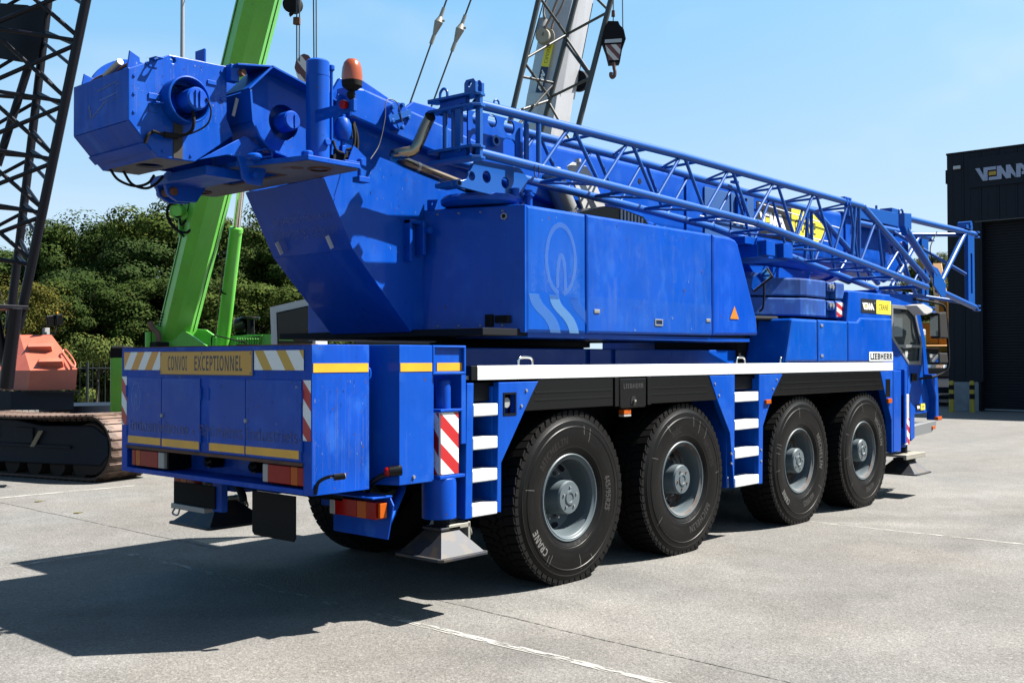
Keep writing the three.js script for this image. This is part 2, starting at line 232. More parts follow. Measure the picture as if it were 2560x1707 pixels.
const P_specks = ghost(512, 512, (c) => { const r = rng(44); for (let k = 0; k < 2600; k++) { const x = 30 + 440 * r(), y = 500 * Math.pow(r(), 0.6); const d = Math.sin(x * 0.05) * 0.5 + 0.5; if (r() < 0.35 + 0.65 * d) { c.fillStyle = `rgba(205,225,255,${0.15 + 0.6 * r()})`; c.fillRect(x, y, 1 + 3 * r(), 1 + 2 * r()); } } });
const P_tri = ghost(128, 200, (c) => { c.fillStyle = '#f0952a'; c.beginPath(); c.moveTo(64, 4); c.lineTo(122, 190); c.quadraticCurveTo(122, 197, 114, 197); c.lineTo(14, 197); c.quadraticCurveTo(6, 197, 6, 190); c.fill(); });
const P_dirt = ghost(1024, 1024, (c) => { const r = rng(90); for (let k = 0; k < 120; k++) { const x = 1024 * r(), y = 1024 * r(); c.fillStyle = `rgba(120,170,250,${0.015 + 0.03 * r()})`; c.beginPath(); c.ellipse(x, y, 4 + 40 * r(), 10 + 110 * r(), 0.2 * (r() - 0.5), 0, 7); c.fill(); } for (let k = 0; k < 1500; k++) { const e = r() < 0.4 ? Math.pow(r(), 3) * 0.3 : r(); c.fillStyle = `rgba(170,205,255,${0.05 + 0.25 * r()})`; c.fillRect(1024 * e, 1024 * r(), 1 + 1.5 * r(), 1 + 4 * r()); } c.fillStyle = 'rgba(70,140,255,0.10)'; c.fillRect(0, 715, 1024, 309); });
const P_scrape = ghost(512, 512, (c) => { c.strokeStyle = 'rgba(110,90,60,0.75)'; c.lineWidth = 9; const L = (p) => { c.beginPath(); p.forEach(([x, y], i) => c[i ? 'lineTo' : 'moveTo'](x, y)); c.stroke(); }; L([[150, 260], [165, 390], [185, 400], [300, 280], [330, 270]]); L([[230, 130], [420, 90]]); c.strokeStyle = 'rgba(150,170,190,0.8)'; c.lineWidth = 5; L([[250, 240], [380, 220], [425, 205]]); c.strokeStyle = 'rgba(90,80,60,0.7)'; L([[380, 160], [450, 120]]); L([[350, 300], [420, 265], [425, 235]]); grime(c, 512, 512, 31, 120, 'rgba(70,75,80,0.5)'); });
const wearPrint = (seed, n, streak = 40) => ghost(1024, 1024, (c) => { const r = rng(seed); for (let k = 0; k < n; k++) { const x = 1024 * r(), y = 1024 * r(), w = 2 + 9 * r() * r(), t = r(); c.fillStyle = t < 0.45 ? `rgba(150,175,205,${0.25 + 0.5 * r()})` : t < 0.8 ? `rgba(20,34,70,${0.3 + 0.5 * r()})` : `rgba(110,60,30,${0.4 + 0.5 * r()})`; c.beginPath(); c.ellipse(x, y, w * (0.4 + 0.5 * r()), w * (0.6 + 1.6 * r()), 0.4 * (r() - 0.5), 0, 7); c.fill(); if (t > 0.8) { c.fillStyle = 'rgba(110,65,35,0.22)'; c.fillRect(x - 1.5, y, 3, 20 + 70 * r()); } } for (let k = 0; k < n / 5; k++) { c.strokeStyle = `rgba(165,190,225,${0.12 + 0.3 * r()})`; c.lineWidth = 1 + 1.5 * r(); const x = 1024 * r(), y = 1024 * r(); c.beginPath(); c.moveTo(x, y); c.lineTo(x + 90 * (r() - 0.3), y + 120 * (r() - 0.5)); c.stroke(); } for (let k = 0; k < streak; k++) { c.fillStyle = `rgba(170,195,225,${0.02 + 0.035 * r()})`; c.fillRect(1024 * r(), 1024 * r() * 0.6, 4 + 26 * r(), 200 + 400 * r()); } });
const P_wearA = wearPrint(301, 120), P_wearB = wearPrint(302, 60, 6), P_wearC = wearPrint(303, 80, 0);
M.rimRust = std({ map: dataTex(256, 256, (u, v) => { const n = fbm(u * 6, v * 6, 6, 63, 5), k = sstep(0.42, 0.6, n); return [mix(0.16, 0.085, k), mix(0.19, 0.040, k), mix(0.20, 0.022, k)]; }, true, 3), roughness: 0.8 });
M.rubberStrip = std({ color: lin(0.055, 0.048, 0.04), roughness: 0.95 });
M.glassDark = phy({ color: raw(0.006, 0.007, 0.007), roughness: 0.05, specularIntensity: 0.5 });
M.galvDark = std({ color: lin(0.075, 0.08, 0.085), roughness: 0.5, metalness: 0.3 });
M.rustDark = std({ color: lin(0.035, 0.018, 0.010), roughness: 0.95 });
M.boomCover = phy({ color: raw(0.035, 0.095, 0.26), roughness: 0.4, specularIntensity: 0.4 });
M.blueRust = phy({ map: paintTex([0.0015, 0.050, 0.255], 27, 3.0, 2.8), color: raw(1, 1, 1), roughness: 0.7, specularIntensity: 0.4, clearcoat: 0.1 }); M.blueRust.map.repeat.set(0.8, 0.8);
// ================================================================ the blue mobile crane
const crane = thing('mobile_crane', 'blue four-axle mobile crane with folded lattice jib and orange beacon, parked on the asphalt', 'crane', V3(0, 0, 0));
const AX = [2.639, 4.382, 6.824, 8.587], CY = 0.708;

// ---- wheels
{
  const ringUV = (g) => { const u = g.attributes.uv; for (let i = 0; i < u.count; i++) u.setX(i, 1 - u.getX(i)); return g; };
  const lay = (pts, seg, crease = 0.5) => { let g = new THREE.LatheGeometry(pts.map((p) => new THREE.Vector2(...p)), seg); g = toCreasedNormals(g, crease); g.rotateX(Math.PI / 2); return strip(g); };
  const flat = (g) => { const p = g.attributes.position; for (let i = 0; i < p.count; i++) if (p.getY(i) < -CY) p.setY(i, -CY + 0.0005); return g; };
  const carcass = [lay([[0.366, -0.17], [0.44, -0.205], [0.54, -0.222], [0.62, -0.214], [0.68, -0.196], [0.706, -0.17], [0.713, -0.08], [0.714, 0], [0.713, 0.08], [0.706, 0.17], [0.690, 0.193]], 72, 1.2)];
  const NL = 58, lug = (ang, w, h, d, r, ax, skew) => { const g = new THREE.BoxGeometry(w, h, d); g.rotateY(skew); g.translate(0, r, ax); g.rotateZ(ang); return strip(g); };
  for (let k = 0; k < NL; k++) {
    const a = k / NL * Math.PI * 2, h = Math.PI / NL;
    for (const s of [1, -1]) {
      carcass.push(lug(a + (s > 0 ? 0 : h), 0.064, 0.034, 0.108, 0.713, s * 0.137, s * 0.16));
      carcass.push(lug(a + (s > 0 ? 0 : h) + 0.01, 0.060, 0.060, 0.020, 0.684, s * 0.188, 0));
      carcass.push(lug(a + (s > 0 ? h * 0.8 : h * 1.8), 0.060, 0.032, 0.078, 0.713, s * 0.043, s * 0.55));
    }
  }
  const tyreGeo = triUV(flat(join(carcass)));
  const wallPts = [[0.366, 0.165], [0.375, 0.186], [0.405, 0.203], [0.412, 0.204], [0.418, 0.209], [0.47, 0.219], [0.54, 0.223], [0.590, 0.2195], [0.594, 0.2235], [0.600, 0.2185], [0.640, 0.211], [0.645, 0.2135], [0.651, 0.2085], [0.692, 0.191]];
  const wallGeo = () => { let g = new THREE.LatheGeometry(wallPts.map((p) => new THREE.Vector2(...p)), 96); const u = g.attributes.uv, r0 = 0.366, r1 = 0.692; for (let i = 0; i < u.count; i++) u.setY(i, (wallPts[i % wallPts.length][0] - r0) / (r1 - r0)); g = toCreasedNormals(g, 0.35); g.rotateX(Math.PI / 2); return ringUV(strip(g)); };
  const wall = wallGeo();
  const wallMat = (seed, words) => {
    const t = canvasTex(2048, 256, (c, W, H) => {
      c.fillStyle = '#171616'; c.fillRect(0, 0, W, H); const r = rng(seed);
      for (let k = 0; k < 700; k++) { c.fillStyle = `rgba(${90 + 60 * r()},${88 + 55 * r()},${84 + 50 * r()},${0.01 + 0.03 * r()})`; c.beginPath(); c.ellipse(W * r(), H * r(), 8 + 60 * r(), 2 + 9 * r(), 0, 0, 7); c.fill(); }
      for (const y of [40, 78, 205]) { c.fillStyle = 'rgba(120,118,112,0.35)'; c.fillRect(0, y, W, 2); }
      for (let k = 0; k < 7; k++) { const x = W * r(); c.strokeStyle = 'rgba(190,186,176,0.7)'; c.lineWidth = 2.5; c.beginPath(); c.moveTo(x, 60); c.lineTo(x + 14 * r(), 110 + 50 * r()); c.stroke(); }
      for (const [s, u, w, a, y] of words) fitText(c, s, u * W, y ?? 182, w * W, 50, 'bold %px sans-serif', `rgba(215,214,208,${a})`);
    });
    t.wrapS = THREE.RepeatWrapping; return phy({ map: t, roughness: 0.40, specularIntensity: 0.22 });
  };
  const walls = [wallMat(1, [['MICHELIN', 0.34, 0.14, 0.12], ['445/95R25', 0.70, 0.10, 0.30], ['CRANE', 0.11, 0.075, 0.6, 140]]), wallMat(2, [['MICHELIN', 0.84, 0.14, 0.25], ['445/95R25', 0.62, 0.1, 0.12], ['XGC', 0.42, 0.06, 0.12]]), wallMat(3, [['MICHELIN', 0.65, 0.14, 0.42], ['CRANE', 0.10, 0.06, 0.6, 140], ['445/95R25', 0.90, 0.09, 0.3]]), wallMat(4, [['MICHELIN', 0.60, 0.14, 0.42], ['CRANE', 0.2, 0.08, 0.15], ['445/95R25', 0.92, 0.09, 0.25]])];
  const rimGeo = lay([[0.368, 0.150], [0.370, 0.186], [0.362, 0.193], [0.350, 0.190], [0.336, 0.176], [0.326, 0.160], [0.322, 0.100], [0.316, 0.020], [0.300, -0.020], [0.24, -0.045], [0.15, -0.045], [0.15, -0.12]], 64, 0.6);
  const ringRust = lay([[0.3205, 0.172], [0.330, 0.181], [0.338, 0.1835], [0.345, 0.193]], 64, 2);
  const discRust = lay([[0.150, -0.0425], [0.240, -0.0425], [0.298, -0.0175], [0.3135, 0.02]], 48, 0.6);
  const hubGeo = join([lay([[0.158, -0.05], [0.150, 0.03], [0.142, 0.06], [0.142, 0.165], [0.132, 0.182], [0.062, 0.184], [0.058, 0.192], [0.040, 0.192], [0.036, 0.186], [0, 0.186]], 40, 0.5)]);
  const nut = join([cyl(V3(0, 0, 0), V3(0, 0, 0.045), 0.017, 0.017, 6), cyl(V3(0, 0, 0.045), V3(0, 0, 0.06), 0.012, 0.009, 8)]);
  const holeGeos = Array.from({ length: 8 }, (_, k) => { const a = k / 8 * Math.PI * 2 + 0.2, g = new THREE.CircleGeometry(0.030, 18); g.scale(1.5, 1, 1); g.rotateZ(Math.PI / 2); g.translate(0.268, 0, -0.0255); g.rotateZ(a); return strip(g); });
  const capBolts = ([0, 1, 2, 3, 4].map((k) => { const a = k / 5 * Math.PI * 2 + 0.3; return cyl(V3(0.088 * Math.cos(a), 0.088 * Math.sin(a), 0.18), V3(0.088 * Math.cos(a), 0.088 * Math.sin(a), 0.193), 0.010, 0.010, 8); }));
  const nuts = M.galv;
  const rotated = (m, a) => { m.rotation.z = a; return m; };
  AX.forEach((x, i) => [1, -1].forEach((s) => {
    const w = sub('wheel', crane); w.position.set(x, CY, s * 1.123); if (s < 0) w.rotation.y = Math.PI;
    const add = (n, g, m) => { const o = shadowed(new THREE.Mesh(g, m)); o.name = n; w.add(o); return o; };
    add('tyre', tyreGeo, M.rubber);
    add('sidewall', wall, walls[i]);
    rotated(add('rim', rimGeo, M.rimGrey), 0.3 * i); add('rim_edge', ringRust, i === 0 ? M.rimGrey : M.rimRust); if (i && s > 0) add('rim_disc', discRust, M.rimRust);
    if (s > 0) for (const hg of holeGeos) add('rim_hole', hg, M.dark);
    rotated(add('hub', hubGeo, M.rimGrey), 0.7 * i); if (s > 0) for (const cb of capBolts) rotated(add('hub_bolt', cb, i % 2 ? M.rust : M.galv), 0.5 * i);
    if (s > 0) for (let k = 0; k < 10; k++) { const a = k / 10 * Math.PI * 2 + 0.2 * i; const n = add('wheel_nut', nut, nuts); n.position.set(0.195 * Math.cos(a), 0.195 * Math.sin(a), -0.045); }
  }));
}

// ---- chassis, axles, deck
{
  const ch = sub('chassis', crane);
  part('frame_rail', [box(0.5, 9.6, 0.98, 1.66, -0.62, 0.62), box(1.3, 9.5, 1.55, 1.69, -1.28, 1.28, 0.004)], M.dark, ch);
  part('axle', AX.flatMap((x) => [cyl(V3(x, CY, -0.9), V3(x, CY, 0.9), 0.11, 0.11, 14), ball(V3(x, CY, 0.1), 0.26)]), M.dark, ch);
  part('centre_body', [box(0.55, 6.9, 1.64, 1.965, -0.80, 0.80, 0.01)], M.blueDeep, ch);
  for (const x of [3.55, 3.95]) part('rib', box(x, x + 0.05, 1.72, 1.955, 0.80, 0.83, 0.002), M.blueDeep, ch);
  part('outrigger_beam_box', [box(0.50, 1.38, 1.05, 1.72, -0.98, 0.98)], M.blueDeep, ch);
  part('cross_beam', [box(0.50, 0.62, 0.86, 1.0, -0.95, 0.95)], M.dark, ch);
  part('deck_plate', [box(1.36, 9.42, 1.715, 1.745, 0.78, 1.335, 0.003), box(1.36, 9.42, 1.715, 1.745, -1.335, -0.78, 0.003)], M.galv, crane);
  for (const s of [1, -1]) {
    const r = sub('deck_rail', crane);
    for (const [a, b] of [[1.46, 5.165], [5.17, 9.436]]) {
      const prof = [[1.336, 1.713], [1.360, 1.713], [1.360, 1.733], [1.3572, 1.7345], [1.3572, 1.737], [1.360, 1.7385], [1.360, 1.776], [1.3572, 1.7775], [1.3572, 1.780], [1.360, 1.7815], [1.360, 1.814], [1.355, 1.819], [1.30, 1.819], [1.30, 1.812], [1.336, 1.812]];
      part('rail_section', prismX(prof.map(([z, y]) => [s * z, y]), a, b, 0), M.alu, r);
    }
    part('end_cap', box(1.39, 1.459, 1.712, 1.820, s * 1.25, s * 1.361), M.black, r);
    for (const x of [1.98, 5.42, 6.38]) part('grab_handle', tube([V3(x, 1.80, s * 1.31), V3(x + 0.005, 1.865, s * 1.31), V3(x + 0.02, 1.878, s * 1.31), V3(x + 0.15, 1.878, s * 1.31), V3(x + 0.167, 1.865, s * 1.31), V3(x + 0.17, 1.80, s * 1.31)], 0.012, 8, 40), M.chrome, r);
  }
}

// ---- wheel arch panels, battery hatch
for (const s of [1, -1]) {
  const Z = (a, b) => s > 0 ? [a, b] : [-b, -a];
  const arch = (pts) => { const f = sub('wheel_arch_panel', crane); const [z0, z1] = Z(1.14, 1.352); part('panel', prism(pts, z0, z1, 0.006), M.black, f); const x0 = Math.max(pts[0][0], pts[3][0]) + 0.03, x1 = Math.min(pts[1][0], pts[2][0]) - 0.02; for (const y of [1.535, 1.595]) part('moulding', box(x0 - 0.08, x1, y, y + 0.010, s * 1.350, s * 1.3575, 0.002), M.black, f); return f; };
  arch([[2.18, 1.708], [3.20, 1.708], [3.20, 1.458], [2.00, 1.458], [2.06, 1.59]]);
  arch([[3.765, 1.706], [4.79, 1.706], [4.95, 1.458], [3.765, 1.458]]);
  arch([[6.36, 1.702], [9.03, 1.702], [9.15, 1.465], [6.12, 1.465], [6.2, 1.585]]);
  const h = sub('battery_hatch', crane);
  part('cover', prism([[3.275, 1.698], [3.695, 1.698], [3.69, 1.45], [3.67, 1.43], [3.30, 1.43], [3.28, 1.45]], ...Z(1.12, 1.364), 0.012), M.black, h);
  part('edge_post', [box(3.205, 3.262, 1.452, 1.708, s * 1.20, s * 1.366, 0.004), box(3.708, 3.765, 1.450, 1.706, s * 1.20, s * 1.366, 0.004)], M.black, h);
  if (s > 0) {
    rectZ('lettering', 3.32, 3.65, 1.60, 1.655, 1.3665, ghost(512, 96, (c) => fitText(c, 'LIEBHERR', 10, 84, 490, 74, 'bold %px sans-serif', 'rgba(66,66,66,0.95)')), h);
    part('latch', [prism([[3.445, 1.45], [3.525, 1.45], [3.525, 1.51], [3.51, 1.535], [3.46, 1.535], [3.445, 1.51]], 1.362, 1.368, 0.001)], M.blackMatte, h); part('key', [cyl(V3(3.485, 1.495, 1.366), V3(3.485, 1.495, 1.385), 0.012, 0.012, 10), box(3.47, 3.50, 1.488, 1.502, 1.38, 1.39, 0.002)], M.chrome, h);
    part('side_lamp', box(3.36, 3.47, 1.375, 1.420, 1.29, 1.35, 0.006), M.lampAmber, crane); part('side_lamp', box(3.36, 3.47, 1.355, 1.373, 1.29, 1.35, 0.003), M.lampWhite, crane);
  }
}

// ---- ladders
for (const s of [1, -1]) {
  const Z = (a, b) => s > 0 ? [a, b] : [-b, -a];
  const l1 = sub('ladder', crane);
  part('side_plate', [prism([[1.345, 1.69], [1.42, 1.69], [1.40, 0.68], [1.325, 0.68]], ...Z(0.94, 1.358), 0.006)], M.blue, l1);
  part('side_plate', [prism([[1.695, 1.69], [2.17, 1.69], [2.10, 1.60], [1.725, 1.07], [1.722, 0.69], [1.672, 0.695]], ...Z(1.30, 1.359), 0.006, s > 0 ? [[[1.758, 1.443], [1.888, 1.443], [1.888, 1.598], [1.758, 1.598]]] : []), box(1.672, 1.70, 0.70, 1.66, s * 0.95, s * 1.31, 0.004)], M.blue, l1);
  part('back_plate', box(1.34, 1.76, 0.75, 1.69, s * 0.92, s * 0.95, 0.002), M.dark, l1);
  for (const [y, dx] of [[1.437, 0], [1.187, -0.006], [0.943, -0.014], [0.685, -0.018]]) part('step', [box(1.412 + dx, 1.686 + dx * 0.5, y, y + 0.093, s * 1.20, s * 1.362, 0.010)], M.alu, l1);
  if (s > 0) { part('filler_recess', [box(1.75, 1.896, 1.435, 1.606, 1.26, 1.275, 0.003)], M.blue, l1); part('recess_rim', prism([[1.746, 1.431], [1.900, 1.431], [1.900, 1.610], [1.746, 1.610]], 1.356, 1.364, 0.002, [[[1.762, 1.447], [1.884, 1.447], [1.884, 1.594], [1.762, 1.594]]]), M.black, l1); part('filler_cap', cyl(V3(1.815, 1.53, 1.29), V3(1.815, 1.53, 1.335), 0.045, 0.04, 18), M.grey, l1); part('screw', [[2.02, 1.62], [1.96, 1.50]].map(([x, y]) => cyl(V3(x, y, 1.355), V3(x, y, 1.368), 0.014, 0.011, 10)), M.galv, l1); }
  const l2 = sub('ladder', crane);
  part('side_plate', [prism([[4.80, 1.702], [5.30, 1.702], [5.272, 0.54], [5.10, 0.55], [5.10, 0.95], [5.195, 1.11], [4.95, 1.455]].filter((p, i) => i !== 3 && i !== 4).concat([]), ...Z(1.30, 1.359), 0.006), box(5.20, 5.225, 0.55, 1.5, s * 0.9, s * 1.31, 0.003)], M.blue, l2);
  part('side_plate', [prism([[5.81, 1.70], [6.34, 1.70], [6.10, 1.465], [5.89, 1.15], [5.87, 0.54], [5.782, 0.54]], ...Z(1.30, 1.359), 0.006), box(5.80, 5.825, 0.55, 1.66, s * 0.9, s * 1.31, 0.003)], M.blue, l2);
  part('back_plate', box(5.22, 5.82, 0.60, 1.70, s * 0.98, s * 1.0, 0.002), M.blueDeep, l2);
  for (const y of [1.422, 1.135, 0.843, 0.548]) part('step', box(5.29, 5.79, y, y + 0.098, s * 1.19, s * 1.362, 0.010), M.alu, l2);
  if (s > 0) { part('screw', [[4.9, 1.62], [4.98, 1.50], [6.2, 1.64], [6.12, 1.54], [5.22, 0.80], [5.22, 0.9], [5.84, 0.78], [5.84, 0.9]].map(([x, y]) => cyl(V3(x, y, 1.355), V3(x, y, 1.367), 0.013, 0.011, 8)), M.galv, l2); part('side_lamp', box(5.92, 6.03, 1.385, 1.43, 1.355, 1.385, 0.006), M.lampAmber, l2); }
  const fp = sub('front_side_panel', crane);
  part('panel', prism([[9.03, 1.702], [9.44, 1.708], [9.42, 0.63], [9.385, 0.63], [9.385, 1.06], [9.15, 1.465]], ...Z(1.27, 1.357), 0.006), M.blue, fp);
  part('panel', prism([[9.445, 1.71], [9.72, 1.71], [9.69, 0.62], [9.43, 0.63]], ...Z(1.10, 1.362), 0.012), M.blue, fp);
  if (s > 0) { part('handle_plate', box(9.20, 9.34, 1.37, 1.60, 1.355, 1.362, 0.004), M.black, fp); part('side_lamp', box(9.22, 9.345, 1.285, 1.345, 1.355, 1.385, 0.006), M.lampAmber, fp); }
}

// ---- rear equipment box
{
  const b = sub('rear_box', crane);
  part('body', [box(0.0, 0.47, 1.165, 1.966, -1.16, 1.16, 0.003), box(0.24, 0.47, 0.985, 1.17, -1.16, 1.16, 0.002)], M.blueWorn, b);
  for (const s of [1, -1]) part('side_plate', box(-0.001, 0.493, 0.972, 1.969, s * 1.155, s * 1.244, 0.004), M.blueWorn, b);
  part('bottom_lip', prismX([[-1.16, 0.972], [1.16, 0.972], [1.16, 1.008], [-1.16, 1.008]], -0.003, 0.26, 0.003), M.blueWorn, b);
  part('sill', box(-0.012, 0.0, 1.162, 1.185, -1.155, 1.155, 0.002), M.rust, b);
  part('top_edge', [box(-0.004, 0.05, 1.966, 1.972, -1.244, 1.244, 0.001)], M.rust, b);
  for (const [z0, z1] of [[-1.145, -0.622], [-0.614, -0.078], [0.048, 0.500], [0.508, 1.142]]) part('door', box(-0.009, -0.001, 1.193, 1.730, z0, z1, 0.003), M.blue, b);
  for (const z of [-0.07, 0.040, 1.146, -1.149]) for (const y of [1.30, 1.62]) part('hinge', cyl(V3(-0.008, y - 0.045, z), V3(-0.008, y + 0.045, z), 0.011, 0.011, 10), M.blue, b);
  for (const [z, y] of [[-0.60, 1.44], [0.515, 1.44]]) part('door_lock', cyl(V3(-0.008, y, z), V3(-0.022, y, z), 0.017, 0.014, 14), M.galv, b);
  for (const [z0, z1] of [[-1.12, -0.628], [-0.606, -0.085], [0.052, 0.495], [0.512, 1.12]]) part('reflective_strip', box(-0.0125, -0.0095, 1.208 + (z0 > -0.62 && z0 < 0 ? -0.003 : 0), 1.264, z0, z1, 0), M.yellow, b);
  part('reflective_strip', box(0.010, 0.482, 1.783, 1.843, 1.2445, 1.2475, 0), M.yellow, b);
  rectX('faded_lettering', -1.11, 1.13, 1.275, 1.415, -0.0115, P_ghostDoor, b);
  rectX('faded_logo', -1.10, -0.90, 1.45, 1.70, -0.0115, P_ghostLogo, b);
  { const p = sub('convoy_sign', crane); part('plate', box(-0.012, -0.004, 1.757, 1.932, -0.628, 0.59, 0.002), M.grey, p); rectX('face', -0.628, 0.59, 1.757, 1.932, -0.0145, P_convoi, p); }
  rectX('warning_panel', -1.20, -0.64, 1.79, 1.932, -0.006, P_warnL, b); rectX('warning_panel', 0.605, 1.165, 1.797, 1.932, -0.006, P_warnR, b);
  rectX('warning_stripe', 1.155, 1.240, 1.332, 1.732, -0.0045, P_chev, b); rectX('warning_stripe', -1.240, -1.158, 1.345, 1.735, -0.0045, P_chev, b);
  const cluster = (z0, z1, segs) => { const g = sub('tail_light', crane), w = z1 - z0; part('housing', box(0.03, 0.24, 1.018, 1.160, z0 - 0.01, z1 + 0.01, 0.008), M.black, g); for (const [a, c, m, n] of segs) part(n, box(0.004, 0.06, 1.028, 1.152, z0 + a * w, z0 + c * w - 0.002, 0.006), m, g); };
  cluster(-1.09, -0.60, [[0, 0.12, M.lampRed, 'red_lens'], [0.12, 0.27, M.lampAmber, 'amber_lens'], [0.27, 0.82, M.lampRed, 'red_lens'], [0.82, 1, M.lampWhite, 'white_lens']]);
  cluster(0.69, 1.15, [[0, 0.13, M.lampWhite, 'white_lens'], [0.13, 0.69, M.lampRed, 'red_lens'], [0.69, 0.86, M.lampAmber, 'amber_lens'], [0.86, 1, M.lampRed, 'red_lens']]);
  for (const z of [-0.17, 0.41]) part('socket', [cyl(V3(0.23, 1.10, z), V3(0.12, 1.10, z), 0.05, 0.045, 20), cyl(V3(0.125, 1.10, z), V3(0.10, 1.09, z), 0.042, 0.03, 16)], M.black, crane);
  part('blank_plate', box(0.225, 0.242, 1.05, 1.145, -0.01, 0.32, 0.002), M.blueWorn, b);
  { const g = sub('marker_lamp', crane); part('arm', tube([V3(0.03, 0.985, 1.245), V3(0.04, 1.06, 1.262), V3(0.09, 1.095, 1.30), V3(0.13, 1.10, 1.34)], 0.012, 10, 24), M.black, g); part('lamp', [cyl(V3(0.11, 1.095, 1.335), V3(0.175, 1.10, 1.365), 0.022, 0.022, 16)], M.black, g); part('lens', [cyl(V3(0.105, 1.095, 1.332), V3(0.105, 1.094, 1.332), 0.019, 0.019, 16)], M.lampWhite, g); part('red_lens', [cyl(V3(0.176, 1.10, 1.3655), V3(0.181, 1.101, 1.368), 0.019, 0.019, 16)], M.lampWhite, g); }
  rectZ('paint_wear', 0.005, 0.488, 0.98, 1.778, 1.2465, P_wearA, b); rectX('paint_wear', -1.14, 1.14, 1.20, 1.73, -0.0105, P_wearC, b); rectX('paint_wear', -1.15, 1.15, 1.735, 1.965, -0.0025, P_wearB, b);
  part('hook', tube([V3(0.485, 1.80, 1.20), V3(0.515, 1.80, 1.215), V3(0.515, 1.74, 1.215), V3(0.488, 1.735, 1.20)], 0.012, 8), M.blue, b);
}

// ---- lower rear: lamp brackets, mudflaps, tow gear
for (const s of [1, -1]) {
  const g = sub('lower_lamp_bracket', crane);
  part('bracket', [prismX([[s * 0.72, 0.90], [s * 1.33, 0.92], [s * 1.37, 0.86], [s * 1.31, 0.62], [s * 0.72, 0.62]], 0.60, 0.612, 0.002), box(0.44, 0.62, 0.915, 0.926, s * 0.74, s * 1.34, 0.002), box(0.58, 0.66, 0.80, 0.95, s * 0.60, s * 0.74)], M.blueWorn, g);
  part('arm', [cyl(V3(0.62, 0.75, s * 1.30), V3(0.98, 0.92, s * 1.05), 0.035, 0.035, 4)], M.blueWorn, g);
  const seg = [[0.80, 0.86, M.lampWhite, 'white_lens'], [0.86, 1.10, M.lampRed, 'red_lens'], [1.10, 1.20, M.lampAmber, 'amber_lens'], [1.20, 1.30, M.lampRed, 'red_lens']];
  for (const [a, c, m, n] of seg) part(n, box(0.50, 0.60, 0.765, 0.885, s * a, s * (c - 0.002), 0.006), m, g);
  if (s > 0) part('side_lens', box(0.52, 0.585, 0.775, 0.878, 1.302, 1.325, 0.004), M.lampAmber, g);
  if (s > 0) part('mudflap', [prismX([[s * 0.30, 0.90], [s * 0.82, 0.90], [s * 0.82, 0.60], [s * 0.80, 0.575], [s * 0.33, 0.575], [s * 0.30, 0.60]], 0.27, 0.285, 0.003)].map((q) => { q.translate(0, 0, s > 0 ? -0.12 : 0.12); return q; }), M.rubber, crane);
}
{
  const g = sub('towing_gear', crane);
  part('plate', [box(0.40, 0.415, 0.68, 0.86, -1.13, -0.52, 0.004)], M.blackMatte, g);
  part('mounting', [box(0.415, 0.47, 0.66, 0.98, -0.57, -0.44, 0.004)], M.blueWorn, g);
  part('hook', tube([V3(0.45, 0.95, -0.40), V3(0.42, 0.90, -0.25), V3(0.40, 0.82, -0.13), V3(0.40, 0.78, -0.12)], 0.03, 8), M.dark, g);
  part('rail', [box(0.37, 0.46, 0.640, 0.682, -1.12, -0.62, 0.004)], M.galv, g); part('wire_clip', tube([V3(0.40, 0.645, -1.10), V3(0.385, 0.60, -1.12), V3(0.385, 0.59, -1.04), V3(0.40, 0.645, -1.03)], 0.008, 6), M.galv, g);
}

